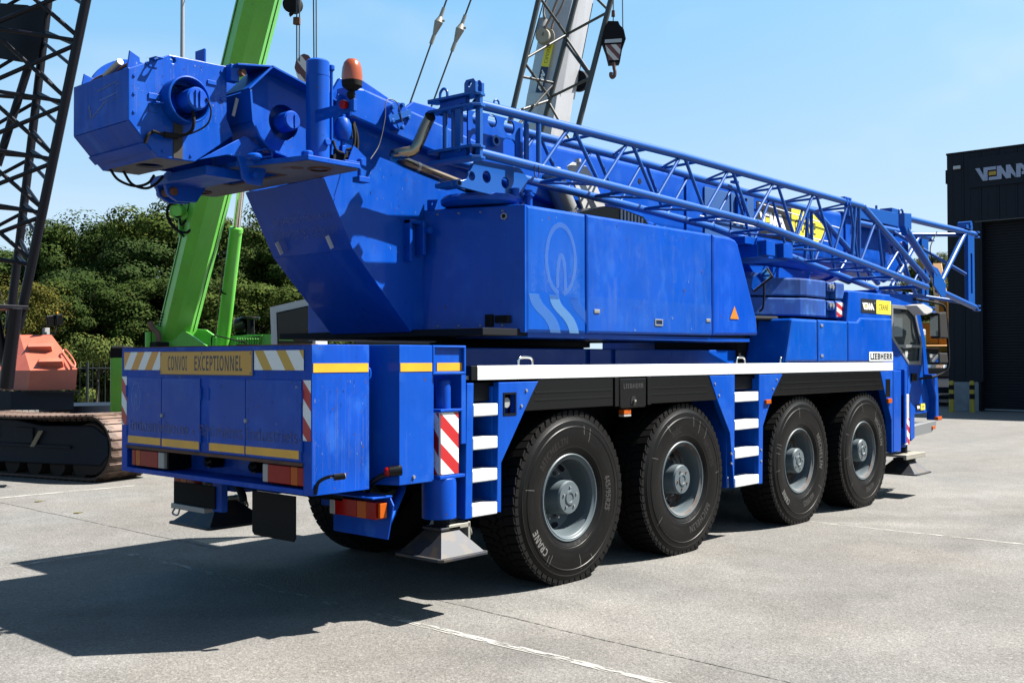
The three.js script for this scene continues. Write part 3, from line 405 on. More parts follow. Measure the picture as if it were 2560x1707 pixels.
// ---- outriggers
const rearJackX = 1.165;
function outrigger(s) {
  const o = sub('outrigger', crane), Z = (a, b) => s > 0 ? [a, b] : [-b, -a];
  part('box', prismY([[0.50, s * 0.86], [0.668, s * 1.36], [0.985, s * 1.36], [0.985, s * 0.86]], 0.990, 1.970, 0.006), M.blue, o);
  if (s > 0) { rectZ('paint_wear', 0.675, 0.98, 1.0, 1.77, 1.3625, P_wearB, o); }
  part('reflective_strip', box(0.675, 0.98, 1.783, 1.843, s * 1.3605, s * 1.3635, 0), M.yellow, o);
  part('jack_frame', [prism([[0.990, 1.755], [1.335, 1.755], [1.335, 1.970], [0.990, 1.970]], ...Z(1.30, 1.362), 0.008, [[[1.012, 1.778], [1.312, 1.778], [1.312, 1.950], [1.012, 1.950]]]), box(1.0, 1.32, 1.765, 1.96, s * 1.28, s * 1.335, 0.003),
    box(1.285, 1.337, 1.24, 1.757, s * 1.05, s * 1.358, 0.006), box(0.990, 1.03, 0.995, 1.757, s * 1.05, s * 1.33, 0.006), box(0.990, 1.33, 1.0, 1.757, s * 1.02, s * 1.06, 0.004), prism([[1.28, 1.24], [1.335, 1.24], [1.20, 0.90], [1.16, 0.90]], ...Z(1.05, 1.30), 0.004)], M.blue, o);
  part('reflective_strip', box(1.055, 1.315, 1.783, 1.843, s * 1.3355, s * 1.3385, 0), M.yellow, o);
  part('jack_tube', [bevCyl(V3(1.185, 1.48, s * 1.27), V3(1.185, 1.72, s * 1.27), 0.055, 0.012), bevCyl(V3(rearJackX, 0.70, s * 1.245), V3(rearJackX, 1.0, s * 1.245), 0.128, 0.006), box(1.06, 1.32, 0.998, 1.022, s * 1.13, s * 1.365, 0.004), box(1.07, 1.30, 1.485, 1.505, s * 1.15, s * 1.36, 0.004)], M.blueWorn, o);
  part('jack_sleeve', box(1.075, 1.275, 1.022, 1.486, s * 1.16, s * 1.345, 0.01), M.white, o);
  if (s > 0) { quadMesh('warning_stripe', V3(1.083, 1.03, 1.3475), V3(1.267, 1.03, 1.3475), V3(1.267, 1.478, 1.3475), V3(1.083, 1.478, 1.3475), P_jack, o); quadMesh('warning_stripe', V3(1.0725, 1.03, 1.20), V3(1.0725, 1.03, 1.335), V3(1.0725, 1.478, 1.335), V3(1.0725, 1.478, 1.20), P_chevS, o); }
  if (s > 0) { part('strip_bolt', cyl(V3(0.80, 1.04, 1.358), V3(0.80, 1.04, 1.372), 0.014, 0.012, 8), M.galv, o); const m = sub('marker_lamp', crane); part('arm', tube([V3(0.54, 0.95, 1.16), V3(0.545, 1.03, 1.24), V3(0.60, 1.09, 1.345)], 0.022, 8, 20), M.black, m); part('lamp', cyl(V3(0.58, 1.095, 1.345), V3(0.66, 1.10, 1.385), 0.037, 0.037, 18), M.black, m); part('red_lens', ball(V3(0.578, 1.094, 1.343), 0.032), M.lampRed, m); }
  if (s > 0) foot(rearJackX + 0.02, 0.43, 1.25, o, 0.70, 0.225); else foot(1.0, 0.42, -1.36, o, 0.70, 0.30);
  return o;
}
function foot(x, y, z, parent, top, W = 0.26) {
  const f = parent;
  const pad = new THREE.BufferGeometry(), c = [[-W, -W], [W, -W], [W, W], [-W, W]], t = 0.085, P = [];
  const quad = (a, b, d, e) => P.push(...a, ...b, ...d, ...a, ...d, ...e);
  for (let i = 0; i < 4; i++) { const [a, b] = c[i], [d, e] = c[(i + 1) % 4]; quad([x + a, y + 0.018, z + b], [x + d, y + 0.018, z + e], [x + d * 0.33, y + 0.20, z + e * 0.33], [x + a * 0.33, y + 0.20, z + b * 0.33]); }
  pad.setAttribute('position', new THREE.Float32BufferAttribute(P, 3)); pad.computeVertexNormals();
  pad.setAttribute('uv', new THREE.Float32BufferAttribute(new Float32Array(P.length / 3 * 2), 2));
  part('float_pad', [strip(pad), prismY([[x - W - 0.03, z - W], [x - W, z - W - 0.03], [x + W, z - W - 0.03], [x + W + 0.03, z - W], [x + W + 0.03, z + W], [x + W, z + W + 0.03], [x - W, z + W + 0.03], [x - W - 0.03, z + W]], y, y + 0.022, 0.004), box(x - 0.10, x + 0.10, y + 0.19, y + 0.21, z - 0.10, z + 0.10, 0.004)], M.footSteel, f);
  part('float_clamp', [box(x - 0.02, x + 0.20, y + 0.19, y + 0.225, z + 0.07, z + 0.10, 0.004), box(x - 0.02, x + 0.20, y + 0.19, y + 0.225, z - 0.06, z - 0.03, 0.004), box(x + 0.18, x + 0.205, y + 0.10, y + 0.23, z - 0.06, z + 0.10, 0.004), tube([V3(x + 0.21, y + 0.18, z - 0.05), V3(x + 0.23, y + 0.13, z - 0.04), V3(x + 0.23, y + 0.13, z + 0.08), V3(x + 0.21, y + 0.18, z + 0.09)], 0.008, 6)], M.galvWarm, f);
  part('jack_rod', [cyl(V3(x, y + 0.20, z), V3(x, top + 0.02, z), 0.06, 0.06, 18)], M.dark, f);
}
M.footSteel = std({ map: dataTex(256, 256, (u, v) => { const n = fbm(u * 6, v * 6, 6, 51, 4), k = sstep(0.50, 0.62, n); return [mix(0.016, 0.055, k), mix(0.022, 0.042, k), mix(0.040, 0.030, k)]; }, true, 2), roughness: 0.62, metalness: 0.05 });
M.galvWarm = std({ color: raw(0.30, 0.285, 0.24), roughness: 0.5, metalness: 0.3 });
outrigger(1); outrigger(-1);
{
  for (const s of [1, -1]) {
    const o = sub('outrigger', crane);
    part('jack_tube', [bevCyl(V3(10.0, 0.66, s * 1.20), V3(10.0, 1.45, s * 1.20), 0.10, 0.006)], M.blueWorn, o);
    part('jack_sleeve', box(9.86, 10.06, 0.92, 1.38, s * 1.20, s * 1.335, 0.008), M.white, o); if (s > 0) rectZ('warning_stripe', 9.87, 10.05, 0.70, 1.05, 1.3375, P_jack, o);
    part('side_plate', [prism([[10.06, 1.28], [10.22, 1.20], [10.22, 0.78], [10.10, 0.74], [10.06, 0.80]], s > 0 ? 1.28 : -1.345, s > 0 ? 1.345 : -1.28, 0.005), box(9.86, 9.93, 0.72, 1.72, s * 1.24, s * 1.35, 0.006)], M.blue, o);
    foot(10.06, 0.30, s * 1.24, o, 0.68);
    part('folding_plate', [box(9.72, 10.42, 0.545, 0.575, s * 1.02, s * 1.42, 0.004), box(9.72, 10.42, 0.51, 0.545, s * 1.38, s * 1.42, 0.004)], M.galvWarm, o);
  }
}
// ---- superstructure: slew ring, pedestal, engine house, operator's cab
{
  part('slew_ring', [cyl(V3(3.35, 1.95, 0), V3(3.35, 2.06, 0), 0.72, 0.72, 64), cyl(V3(3.35, 1.98, 0), V3(3.35, 2.03, 0), 0.78, 0.78, 64)], M.dark, crane);
  part('turntable', [box(1.58, 5.6, 2.055, 2.11, -1.30, 1.30, 0.004)], M.dark, crane);
  const p = sub('pedestal', crane);
  const rear = [[1.571, 2.10], [0.964, 2.725], [0.685, 3.24]];
  part('rear_plate', slab(rear, -0.512, 0.512, 0.022), M.blueDeep, p);
  for (const s of [1, -1]) {
    part('side_plate', prism([[1.585, 2.10], [0.978, 2.73], [0.70, 3.24], [0.82, 3.90], [1.2, 3.92], [4.6, 3.30], [4.9, 2.10]], s * 0.475, s * 0.502, 0.004), M.blue, p);
    part('upper_beam', prism([[0.86, 3.955], [1.0, 3.965], [5.3, 3.255], [5.3, 3.00], [0.86, 3.72]], s * 0.42, s * 0.590, 0.022), M.blue, p);
  }
  for (const [u0, v0, u1, v1] of [[310, 425, 375, 520], [733, 370, 800, 472]]) { const a = px('A', u0 + 12, v0, 0.86), c = px('A', u1 - 12, v1, 0.92); const d = V3(0.62, -0.63, 0).normalize(); part('reflector', [orient(new THREE.BoxGeometry(0.03, 0.105, 0.014), V3(a.x - 0.02, a.y, a.z), V3(a.x - 0.02, a.y, a.z).addScaledVector(V3(0.50, -0.87, 0), 0.105))], M.white, p); }
  quadMesh('faded_lettering', V3(0.915, 2.79, -0.42), V3(0.915, 2.79, 0.47), V3(0.765, 3.07, 0.47), V3(0.765, 3.07, -0.42), P_ghostPlate, p);
  rectZ('paint_wear', 1.05, 1.70, 2.70, 3.55, 0.5045, P_wearC, p);
  part('hatch_bracket', [box(1.50, 1.53, 2.66, 3.0, 0.50, 0.57, 0.004), box(1.62, 1.65, 2.72, 3.0, 0.50, 0.60, 0.004), box(1.50, 1.65, 2.97, 3.0, 0.50, 0.58, 0.004), cyl(V3(1.66, 2.92, 0.60), V3(1.66, 2.92, 0.64), 0.03, 0.03, 6)], M.blue, p);
}
{ // engine house; side face at z = 1.34
  const h = sub('engine_house', crane), z = 1.34;
  part('rear_panel', prismY([[1.72, 0.505], [2.03, z], [2.10, z - 0.02], [2.10, 0.505]], 2.08, 3.105, 0.012), M.blue, h);
  part('corner_panel', prism([[2.045, 2.08], [2.827, 2.08], [2.827, 3.108], [2.045, 3.105]], 0.52, z, 0.028), M.blueA, h);
  part('side_door', prism([[2.837, 2.085], [4.893, 2.10], [4.893, 3.118], [2.837, 3.108]], 0.52, z, 0.024), M.blue, h);
  part('front_panel', prism([[4.903, 2.10], [5.83, 2.118], [5.80, 2.30], [5.42, 3.06], [5.36, 3.10], [5.26, 3.118], [4.903, 3.118]], 0.52, z, 0.028), M.blueB, h);
  part('skirt', box(2.1, 5.7, 2.045, 2.084, 0.5, z - 0.03, 0.003), M.blueDeep, h);
  for (const [x, y] of [[2.975, 2.28], [4.81, 2.25]]) part('latch', box(x - 0.04, x + 0.04, y - 0.016, y + 0.016, z - 0.002, z + 0.008, 0.003), M.galv, h);
  { const x = 3.93, y = 2.205; part('handle', [prism([[x - 0.065, y - 0.03], [x + 0.065, y - 0.03], [x + 0.065, y + 0.033], [x - 0.065, y + 0.033]], z - 0.002, z + 0.008, 0.002, [[[x - 0.05, y - 0.017], [x + 0.05, y - 0.017], [x + 0.05, y + 0.02], [x - 0.05, y + 0.02]]])], M.galv, h); part('handle_flap', box(x - 0.052, x + 0.052, y - 0.02, y + 0.022, z - 0.001, z + 0.002, 0), M.black, h); }
  rectZ('warning_triangle', 5.225, 5.42, 2.275, 2.415, z + 0.006, P_tri, h);
  rectZ('faded_logo', 2.20, 2.77, 2.36, 3.01, z + 0.003, P_ghostLogo, h); rectZ('faded_waves', 2.05, 2.825, 2.085, 2.395, z + 0.003, P_wave, h); rectZ('paint_specks', 2.05, 2.80, 2.40, 2.86, z + 0.005, P_specks, h);
  rectZ('weathering', 2.85, 3.88, 2.11, 3.08, z + 0.003, P_dirt, h); rectZ('weathering', 3.88, 4.88, 2.11, 3.08, z + 0.003, P_dirt, h);
  rectZ('paint_wear', 4.92, 5.38, 2.14, 3.05, z + 0.003, P_wearB, h); rectZ('paint_wear', 2.86, 4.87, 2.12, 3.07, z + 0.0045, P_wearB, h);
  part('tail_bolt', [cyl(V3(1.985, 3.015, 1.17), V3(1.955, 3.015, 1.18), 0.030, 0.030, 6)], M.galv, h); part('tail_bolt', cyl(V3(1.956, 3.015, 1.18), V3(1.953, 3.015, 1.181), 0.017, 0.017, 12), M.blackMatte, h);
  for (const zz of [0.62, 0.80, 0.98, 1.16]) for (const yy of [2.14, 3.06]) part('panel_screw', cyl(V3(1.72 + (zz - 0.505) * 0.371 + 0.003, yy, zz), V3(1.72 + (zz - 0.505) * 0.371 - 0.008, yy, zz), 0.010, 0.009, 8), M.galv, h);
  part('latch_lamp', [box(1.93, 1.98, 2.16, 2.22, 1.10, 1.24, 0.006), box(1.90, 1.95, 2.13, 2.23, 1.02, 1.09, 0.006)], M.blackMatte, h);
  part('mounting_tab', prismX([[0.52, 3.10], [0.60, 3.10], [0.64, 3.18], [0.52, 3.19]], 1.74, 1.75, 0.002, [[0.575, 3.15, 0.016]]), M.blue, h);
  { const v = sub('air_outlet', crane); part('cowl', prism([[2.86, 3.11], [4.02, 3.115], [3.90, 3.205], [3.55, 3.245], [3.30, 3.24], [2.95, 3.155]], 0.75, 1.20, 0.01), M.black, v); for (let k = 0; k < 7; k++) part('louvre', box(3.52 + 0.055 * k, 3.545 + 0.055 * k, 3.13, 3.235 - 0.008 * k, 1.195, 1.212, 0.002), M.grey, v); }
  { const a = sub('air_intake', crane); part('bowl', [lathe([[0, 0], [0.30, 0], [0.345, 0.02], [0.35, 0.05], [0.33, 0.075], [0.12, 0.10], [0, 0.10]], 40, V3(2.05, 3.125, 0.86), V3(2.05, 4, 0.86))], M.blueDeep, a); part('clip', [box(1.80, 1.86, 3.22, 3.26, 0.90, 0.96, 0.004), box(2.02, 2.16, 3.21, 3.235, 0.98, 1.02, 0.004)], M.dark, a); part('post', [cyl(V3(2.12, 3.10, 1.16), V3(2.12, 3.26, 1.16), 0.035, 0.035, 14), cyl(V3(2.22, 3.10, 1.22), V3(2.22, 3.25, 1.22), 0.03, 0.03, 14), cyl(V3(2.22, 3.20, 1.22), V3(2.22, 3.215, 1.22), 0.045, 0.045, 14)], M.blue, a); }
}
{ // operator's cab on the far side, mostly hidden
  const c = sub('operator_cab', crane);
  part('rear_wall', [box(2.0, 2.06, 2.08, 3.55, -1.42, -0.56, 0.02)], M.blueDeep, c); part('roof', box(2.0, 3.75, 3.55, 3.64, -1.42, -0.56, 0.03), M.blue, c); part('floor', box(2.0, 3.8, 2.05, 2.12, -1.42, -0.56, 0.01), M.blueDeep, c);
  part('post', [box(3.70, 3.78, 2.1, 3.56, -1.42, -1.36, 0.01), box(2.80, 2.86, 2.1, 3.56, -1.42, -1.36, 0.01), box(3.70, 3.78, 2.1, 3.56, -0.62, -0.56, 0.01)], M.blue, c); part('window', box(2.86, 3.70, 2.6, 3.54, -1.40, -1.39, 0), M.glass, c);
}
{ // rope winch housing at the tail
  const t = sub('winch_housing', crane);
  const prof = [[-0.83, 3.779], [-0.829, 3.44], [-0.713, 3.319], [-0.614, 3.225], [-0.338, 3.232], [-0.03, 3.462], [-0.085, 3.575], [-0.086, 3.948], [-0.157, 3.944], [-0.536, 3.932]];
  for (const s of [1, -1]) part('side_plate', prism(prof, s * 0.345, s * 0.383, 0.006, [[-0.448, 3.625, 0.118], [-0.508, 3.898, 0.020]]), M.blue, t);
  part('rear_plate', slab([[-0.822, 3.785], [-0.822, 3.44], [-0.706, 3.319], [-0.606, 3.232]], -0.378, 0.378, 0.016), M.blueWorn, t);
  part('bottom_plate', prismY([[-0.61, -0.37], [-0.34, -0.37], [-0.34, 0.37], [-0.61, 0.37]], 3.229, 3.243, 0.002, [[-0.48, 0.03, 0.095]]), M.underplate, t);
  part('front_plate', slab([[-0.34, 3.24], [-0.04, 3.46], [-0.095, 3.57], [-0.095, 3.94]], -0.37, 0.37, 0.014), M.blue, t);
  part('lower_seam', slab([[-0.717, 3.308], [-0.668, 3.262]], -0.379, 0.381, 0.012), M.blueWorn, t);
  { const q = rectZ('paint_wear', -0.80, -0.10, 3.46, 3.93, 0.3855, P_wearA, t); }
  rectX('scrape', -0.36, 0.37, 3.46, 3.775, -0.8325, P_scrape, t);
  part('rope_drum', [cyl(V3(-0.448, 3.625, -0.30), V3(-0.448, 3.625, 0.28), 0.20, 0.20, 30), cyl(V3(-0.41, 3.685, -0.335), V3(-0.41, 3.685, -0.305), 0.365, 0.365, 52), cyl(V3(-0.47, 3.62, 0.29), V3(-0.47, 3.62, 0.315), 0.30, 0.30, 44)], M.blue, t);
  part('motor_ring', [lathe([[0.118, 0], [0.158, 0], [0.158, 0.115], [0.150, 0.120], [0.144, 0.115], [0.140, 0.01]], 44, V3(-0.448, 3.625, 0.38), V3(-0.448, 3.625, 1))], M.blue, t);
  part('motor', [bevCyl(V3(-0.42, 3.625, 0.36), V3(-0.42, 3.628, 0.555), 0.078, 0.012), lathe([[0.09, 0], [0.10, 0.03], [0.10, 0.06]], 30, V3(-0.43, 3.625, 0.375), V3(-0.43, 3.625, 1)), box(-0.445, -0.432, 3.57, 3.68, 0.553, 0.566, 0.002), box(-0.412, -0.399, 3.57, 3.68, 0.553, 0.566, 0.002)], M.blueWorn, t);
  part('hose', [tube([V3(-0.43, 3.55, 0.50), V3(-0.43, 3.47, 0.52), V3(-0.44, 3.41, 0.50), V3(-0.50, 3.375, 0.44), V3(-0.62, 3.375, 0.42)], 0.011, 8, 40), tube([V3(-0.36, 3.64, 0.56), V3(-0.325, 3.56, 0.56), V3(-0.34, 3.47, 0.54), V3(-0.45, 3.39, 0.47), V3(-0.52, 3.375, 0.43)], 0.006, 6, 40)], M.blackMatte, t);
  part('hose_coupling', [cyl(V3(-0.50, 3.375, 0.43), V3(-0.60, 3.372, 0.43), 0.021, 0.021, 10), cyl(V3(-0.60, 3.372, 0.43), V3(-0.68, 3.385, 0.42), 0.011, 0.011, 8), tube([V3(-0.66, 3.385, 0.41), V3(-0.70, 3.36, 0.41), V3(-0.72, 3.30, 0.395)], 0.012, 6)], M.blackMatte, t);
  for (const [bx, by] of [[-0.79, 3.74], [-0.79, 3.62], [-0.79, 3.50], [-0.58, 3.27], [-0.37, 3.27], [-0.13, 3.90], [-0.13, 3.70], [-0.70, 3.84]]) part('bolt', cyl(V3(bx, by, 0.381), V3(bx, by, 0.391), 0.011, 0.010, 6), M.blue, t);
  part('cable_strip', box(-0.505, -0.435, 3.235, 3.535, 0.383, 0.3895, 0.001), M.rubberStrip, t);
  part('bracket', [box(-0.69, -0.61, 3.605, 3.645, 0.383, 0.393, 0.004), box(-0.245, -0.175, 3.79, 3.82, 0.383, 0.392, 0.003)], M.blue, t);
  const ring = (x, y) => part('eye_bracket', [box(x - 0.03, x + 0.03, y - 0.055, y, 0.383, 0.389, 0.001), prismY([[x - 0.03, 0.383], [x + 0.03, 0.383], [x + 0.038, 0.46], [x - 0.02, 0.46]], y - 0.004, y + 0.003, 0.001, [[x + 0.004, 0.425, 0.020]])], M.blue, t);
  ring(-0.655, 3.575); ring(-0.655, 3.875);
  part('top_tab', [prism([[-0.82, 3.77], [-0.72, 3.80], [-0.73, 3.88], [-0.80, 3.91]], 0.33, 0.345, 0.003), prism([[-0.82, 3.77], [-0.72, 3.80], [-0.73, 3.85], [-0.80, 3.87]], -0.30, -0.285, 0.003), box(-0.36, -0.22, 3.94, 3.955, 0.2, 0.34, 0.004), box(-0.24, -0.225, 3.94, 4.05, 0.22, 0.34, 0.004), cyl(V3(-0.40, 3.955, 0.10), V3(-0.24, 3.975, 0.12), 0.02, 0.02, 10)], M.blue, t);
  part('roller', cyl(V3(-0.80, 3.80, 0.02), V3(-0.80, 3.86, 0.22), 0.022, 0.022, 16), M.galvWarm, t); part('rope', tube([V3(-0.80, 3.78, -0.24), V3(-0.79, 3.81, -0.10), V3(-0.76, 3.83, 0.03), V3(-0.72, 3.87, 0.22)], 0.012, 6), M.rust, t);
  part('slack_hose', [tube([V3(-0.60, 3.23, -0.30), V3(-0.55, 3.16, -0.28), V3(-0.43, 3.125, -0.26), V3(-0.33, 3.16, -0.25), V3(-0.29, 3.22, -0.24)], 0.010, 8, 30), tube([V3(-0.50, 3.23, -0.30), V3(-0.44, 3.14, -0.28), V3(-0.34, 3.12, -0.26), V3(-0.26, 3.17, -0.25), V3(-0.22, 3.22, -0.24)], 0.010, 8, 30)], M.blackMatte, t);
}
{ // second winch frame, ballast platform and cylinders
  const f = sub('winch_frame', crane);
  const out = [[-0.075, 3.945], [0.215, 3.99], [0.80, 3.84], [0.80, 3.30], [0.46, 3.30], [0.33, 3.36], [0.20, 3.38], [0.10, 3.46], [0.045, 3.56], [0.025, 3.77]];
  for (const s of [1, -1]) {
    part('side_plate', prism([[0.03, 3.78], [0.215, 3.97], [0.80, 3.83], [0.80, 3.28], [0.30, 3.28], [0.10, 3.46], [0.045, 3.56]], s * 0.375, s * 0.395, 0.003, [[0.392, 3.625, 0.135]]), M.blue, f);
    part('flange', [slab([[0.025, 3.775], [0.045, 3.56], [0.10, 3.455], [0.20, 3.375], [0.33, 3.355], [0.46, 3.29]], s * 0.20, s * 0.515, 0.016), slab([[0.015, 3.785], [0.215, 3.985], [0.80, 3.845]], s * 0.20, s * 0.51, 0.014), slab([[-0.08, 3.94], [0.215, 3.985]], s * 0.22, s * 0.51, 0.012)], M.blue, f);
    part('motor', [bevCyl(V3(0.40, 3.625, s * 0.34), V3(0.40, 3.628, s * 0.50), 0.072, 0.012), box(0.41, 0.42, 3.58, 3.67, s * 0.498, s * 0.508, 0.001)], M.blueWorn, f);
    part('ballast_cylinder', [bevCyl(V3(0.415, 3.28, s * 0.77), V3(0.415, 4.02, s * 0.77), 0.084, 0.014, 36), cyl(V3(0.415, 3.90, s * 0.77), V3(0.415, 3.906, s * 0.77), 0.0855, 0.0855, 36), cyl(V3(0.515, 3.35, s * 0.80), V3(0.515, 3.98, s * 0.80), 0.012, 0.012, 8), bevCyl(V3(0.515, 3.96, s * 0.80), V3(0.515, 4.0, s * 0.80), 0.024, 0.006, 10), bevCyl(V3(0.43, 3.42, s * 0.84), V3(0.43, 3.42, s * 0.875), 0.026, 0.005, 12)], M.blue, f);
    part('stub', [bevCyl(V3(0.30, 3.275, s * 0.80), V3(0.30, 3.345, s * 0.80), 0.042, 0.01), bevCyl(V3(0.03, 3.275, s * 0.55), V3(0.03, 3.32, s * 0.55), 0.055, 0.015)], M.blue, f);
  }
  part('cross_plate', [box(0.05, 0.75, 3.30, 3.95, -0.02, 0.02, 0), cyl(V3(0.39, 3.62, -0.30), V3(0.39, 3.62, 0.30), 0.22, 0.22, 24)], M.blueDeep, f);
  part('pulley', cyl(V3(-0.03, 3.90, 0.40), V3(-0.01, 3.90, 0.48), 0.025, 0.025, 12), M.rust, f);
  part('block', [box(-0.10, -0.03, 3.83, 3.95, 0.385, 0.455, 0.006)], M.blue, f); part('lever', orient(new THREE.BoxGeometry(0.022, 0.13, 0.010), V3(-0.045, 3.60, 0.40), V3(-0.02, 3.72, 0.41)), M.grey, f);
  const p = sub('ballast_platform', crane);
  part('plate', prismY([[0.10, -0.93], [0.14, -0.97], [0.64, -0.97], [0.68, -0.93], [0.68, 0.93], [0.64, 0.97], [0.18, 0.97], [0.06, 0.50], [-0.02, 0.40], [-0.02, -0.40]], 3.245, 3.28, 0.004, [[[0.04, -0.30], [0.40, -0.30], [0.40, 0.36], [0.12, 0.36]]]), M.blue, p);
  part('underside', prismY([[0.11, -0.92], [0.15, -0.955], [0.63, -0.955], [0.67, -0.92], [0.67, 0.92], [0.63, 0.955], [0.19, 0.955], [0.07, 0.49], [-0.01, 0.39], [-0.01, -0.39]], 3.2415, 3.2445, 0, [[[0.04, -0.30], [0.40, -0.30], [0.40, 0.36], [0.12, 0.36]]]), M.underplate, p);
  part('opening_rim', prismY([[0.02, -0.33], [0.43, -0.33], [0.43, 0.39], [0.10, 0.39]], 3.2385, 3.241, 0, [[[0.04, -0.30], [0.40, -0.30], [0.40, 0.36], [0.12, 0.36]]]), M.rust, p);
  for (const s of [1, -1]) { part('collar', lathe([[0.062, 0], [0.082, 0], [0.082, 0.012], [0.062, 0.012]], 30, V3(0.43, 3.230, s * 0.77), V3(0.43, 4, s * 0.77)), M.rust, p); part('bolt_hole', cyl(V3(0.30, 3.2395, s * 0.68), V3(0.30, 3.2408, s * 0.68), 0.05, 0.05, 20), M.rust, p); }
  for (const s of [1, -1]) { part('hinge_lug', [prism([[-0.34, 3.24], [-0.13, 3.30], [-0.04, 3.30], [0.0, 3.16], [0.05, 3.12], [0.16, 3.12], [0.20, 3.24], [0.16, 3.40], [0.02, 3.46]], s * 0.43, s * 0.455, 0.006), cyl(V3(0.075, 3.18, s * 0.43), V3(0.075, 3.18, s * 0.50), 0.020, 0.020, 14)], M.blue, p); part('catch', [tube([V3(0.10, 3.36, s * 0.47), V3(0.20, 3.38, s * 0.50), V3(0.20, 3.27, s * 0.50), V3(0.10, 3.25, s * 0.47), V3(0.10, 3.36, s * 0.47)], 0.010, 6, 40), tube([V3(0.12, 3.31, s * 0.49), V3(0.21, 3.33, s * 0.51)], 0.010, 6)], M.blue, p); }
  part('lower_lug', [prism([[-0.18, 3.22], [-0.14, 3.10], [-0.06, 3.06], [0.10, 3.07], [0.14, 3.13], [0.20, 3.22]], -0.46, -0.42, 0.006), prism([[-0.18, 3.22], [-0.14, 3.10], [-0.06, 3.06], [0.10, 3.07], [0.14, 3.13], [0.20, 3.22]], -0.34, -0.30, 0.006), box(-0.20, 0.10, 3.17, 3.24, -0.46, 0.3, 0.005)], M.blueDeep, p); part('hinge_pin', bevCyl(V3(-0.10, 3.13, -0.50), V3(-0.10, 3.13, -0.28), 0.032, 0.008, 20), M.rust, p);
  // hydraulic accumulator, hoses, valve
  const a = sub('hydraulic_accumulator', crane);
  part('vessel', [lathe([[0, 0], [0.04, 0.01], [0.062, 0.05], [0.066, 0.09], [0.062, 0.13], [0.045, 0.165], [0.02, 0.18], [0.02, 0.20], [0, 0.20]], 28, V3(0.62, 3.46, 0.80), V3(0.62, 4, 0.80)), cyl(V3(0.62, 3.42, 0.80), V3(0.62, 3.47, 0.80), 0.018, 0.018, 10), box(0.60, 0.64, 3.37, 3.43, 0.78, 0.82, 0.004), prism([[0.62, 3.30], [0.80, 3.30], [0.80, 3.36], [0.68, 3.44]], 0.84, 0.852, 0.002), bevCyl(V3(0.74, 3.29, 0.86), V3(0.74, 3.345, 0.86), 0.026, 0.006, 14), box(0.56, 0.70, 3.28, 3.31, 0.76, 0.90, 0.004), box(0.66, 0.76, 3.16, 3.20, 0.86, 0.94, 0.004), cyl(V3(0.70, 3.18, 0.90), V3(0.70, 3.25, 0.90), 0.02, 0.02, 8)], M.blue, a);
  part('filter', cyl(V3(0.68, 3.50, 0.78), V3(0.68, 3.60, 0.78), 0.04, 0.04, 16), M.dark, a); part('valve', box(0.54, 0.72, 3.31, 3.40, 0.70, 0.79, 0.006), M.dark, a);
  part('hose', [tube([V3(0.515, 3.45, 0.82), V3(0.53, 3.38, 0.84), V3(0.60, 3.37, 0.83)], 0.010, 8), tube([V3(0.64, 3.40, 0.82), V3(0.68, 3.42, 0.84), V3(0.70, 3.52, 0.84), V3(0.70, 3.60, 0.82)], 0.011, 8), tube([V3(0.72, 3.62, 0.80), V3(0.74, 3.50, 0.82), V3(0.72, 3.38, 0.82), V3(0.66, 3.34, 0.80)], 0.013, 8)], M.blackMatte, a);
  // beacon on its bracket
  const b = sub('warning_beacon', crane), q = (u, v) => px('Q', u, v, 0.31);
  { const A = q(1140, 625), B = q(1560, 520), C2 = q(1560, 640), D = q(1140, 770); quadMesh('bracket', D, C2, B, A, M.blueWorn, b); part('bracket_end', box(0.30, 0.33, C2.y, B.y + 0.01, B.z - 0.005, B.z + 0.035, 0.003), M.blue, b); const L = q(1500, 565); part('red_lamp', [bevCyl(V3(0.308, L.y, L.z), V3(0.265, L.y, L.z), 0.031, 0.008, 20)], M.lampRed, b);
    const S0 = q(1560, 500), bx = 0.315, bz = S0.z, y0 = S0.y; part('stem', [cyl(V3(bx, y0, bz), V3(bx, y0 + 0.07, bz), 0.020, 0.020, 14), ball(V3(bx - 0.01, y0 + 0.03, bz), 0.03)], M.blackMatte, b); part('base', lathe([[0, 0], [0.035, 0], [0.068, 0.025], [0.072, 0.06], [0, 0.06]], 32, V3(bx, y0 + 0.065, bz), V3(bx, 9, bz)), M.blackMatte, b); part('dome', lathe([[0.071, 0], [0.071, 0.04], [0.066, 0.09], [0.056, 0.125], [0.036, 0.147], [0, 0.153]], 36, V3(bx, y0 + 0.125, bz), V3(bx, 9, bz)), M.beacon, b); }
  // boom foot pulley on the right cheek
  const g = sub('hose_reel', crane); part('disc', [cyl(V3(1.30, 3.79, 0.58), V3(1.30, 3.79, 0.66), 0.105, 0.105, 30)], M.blue, g); part('plate', [orient(new THREE.BoxGeometry(0.05, 0.25, 0.014), V3(1.19, 3.745, 0.672), V3(1.41, 3.835, 0.672)), ...[0, 1, 2, 3, 4].map((k) => bevCyl(V3(1.30 + 0.095 * Math.cos(k * 1.257), 3.79 + 0.095 * Math.sin(k * 1.257), 0.655), V3(1.30 + 0.095 * Math.cos(k * 1.257), 3.79 + 0.095 * Math.sin(k * 1.257), 0.685), 0.017, 0.004, 10))], M.blueTube, g); part('cable', tube([V3(1.32, 3.73, 0.68), V3(1.25, 3.88, 0.69), V3(1.14, 3.88, 0.70), V3(1.10, 3.72, 0.72), V3(1.02, 3.50, 0.74), V3(0.92, 3.38, 0.76)], 0.004, 6, 60), M.galvDark, g);
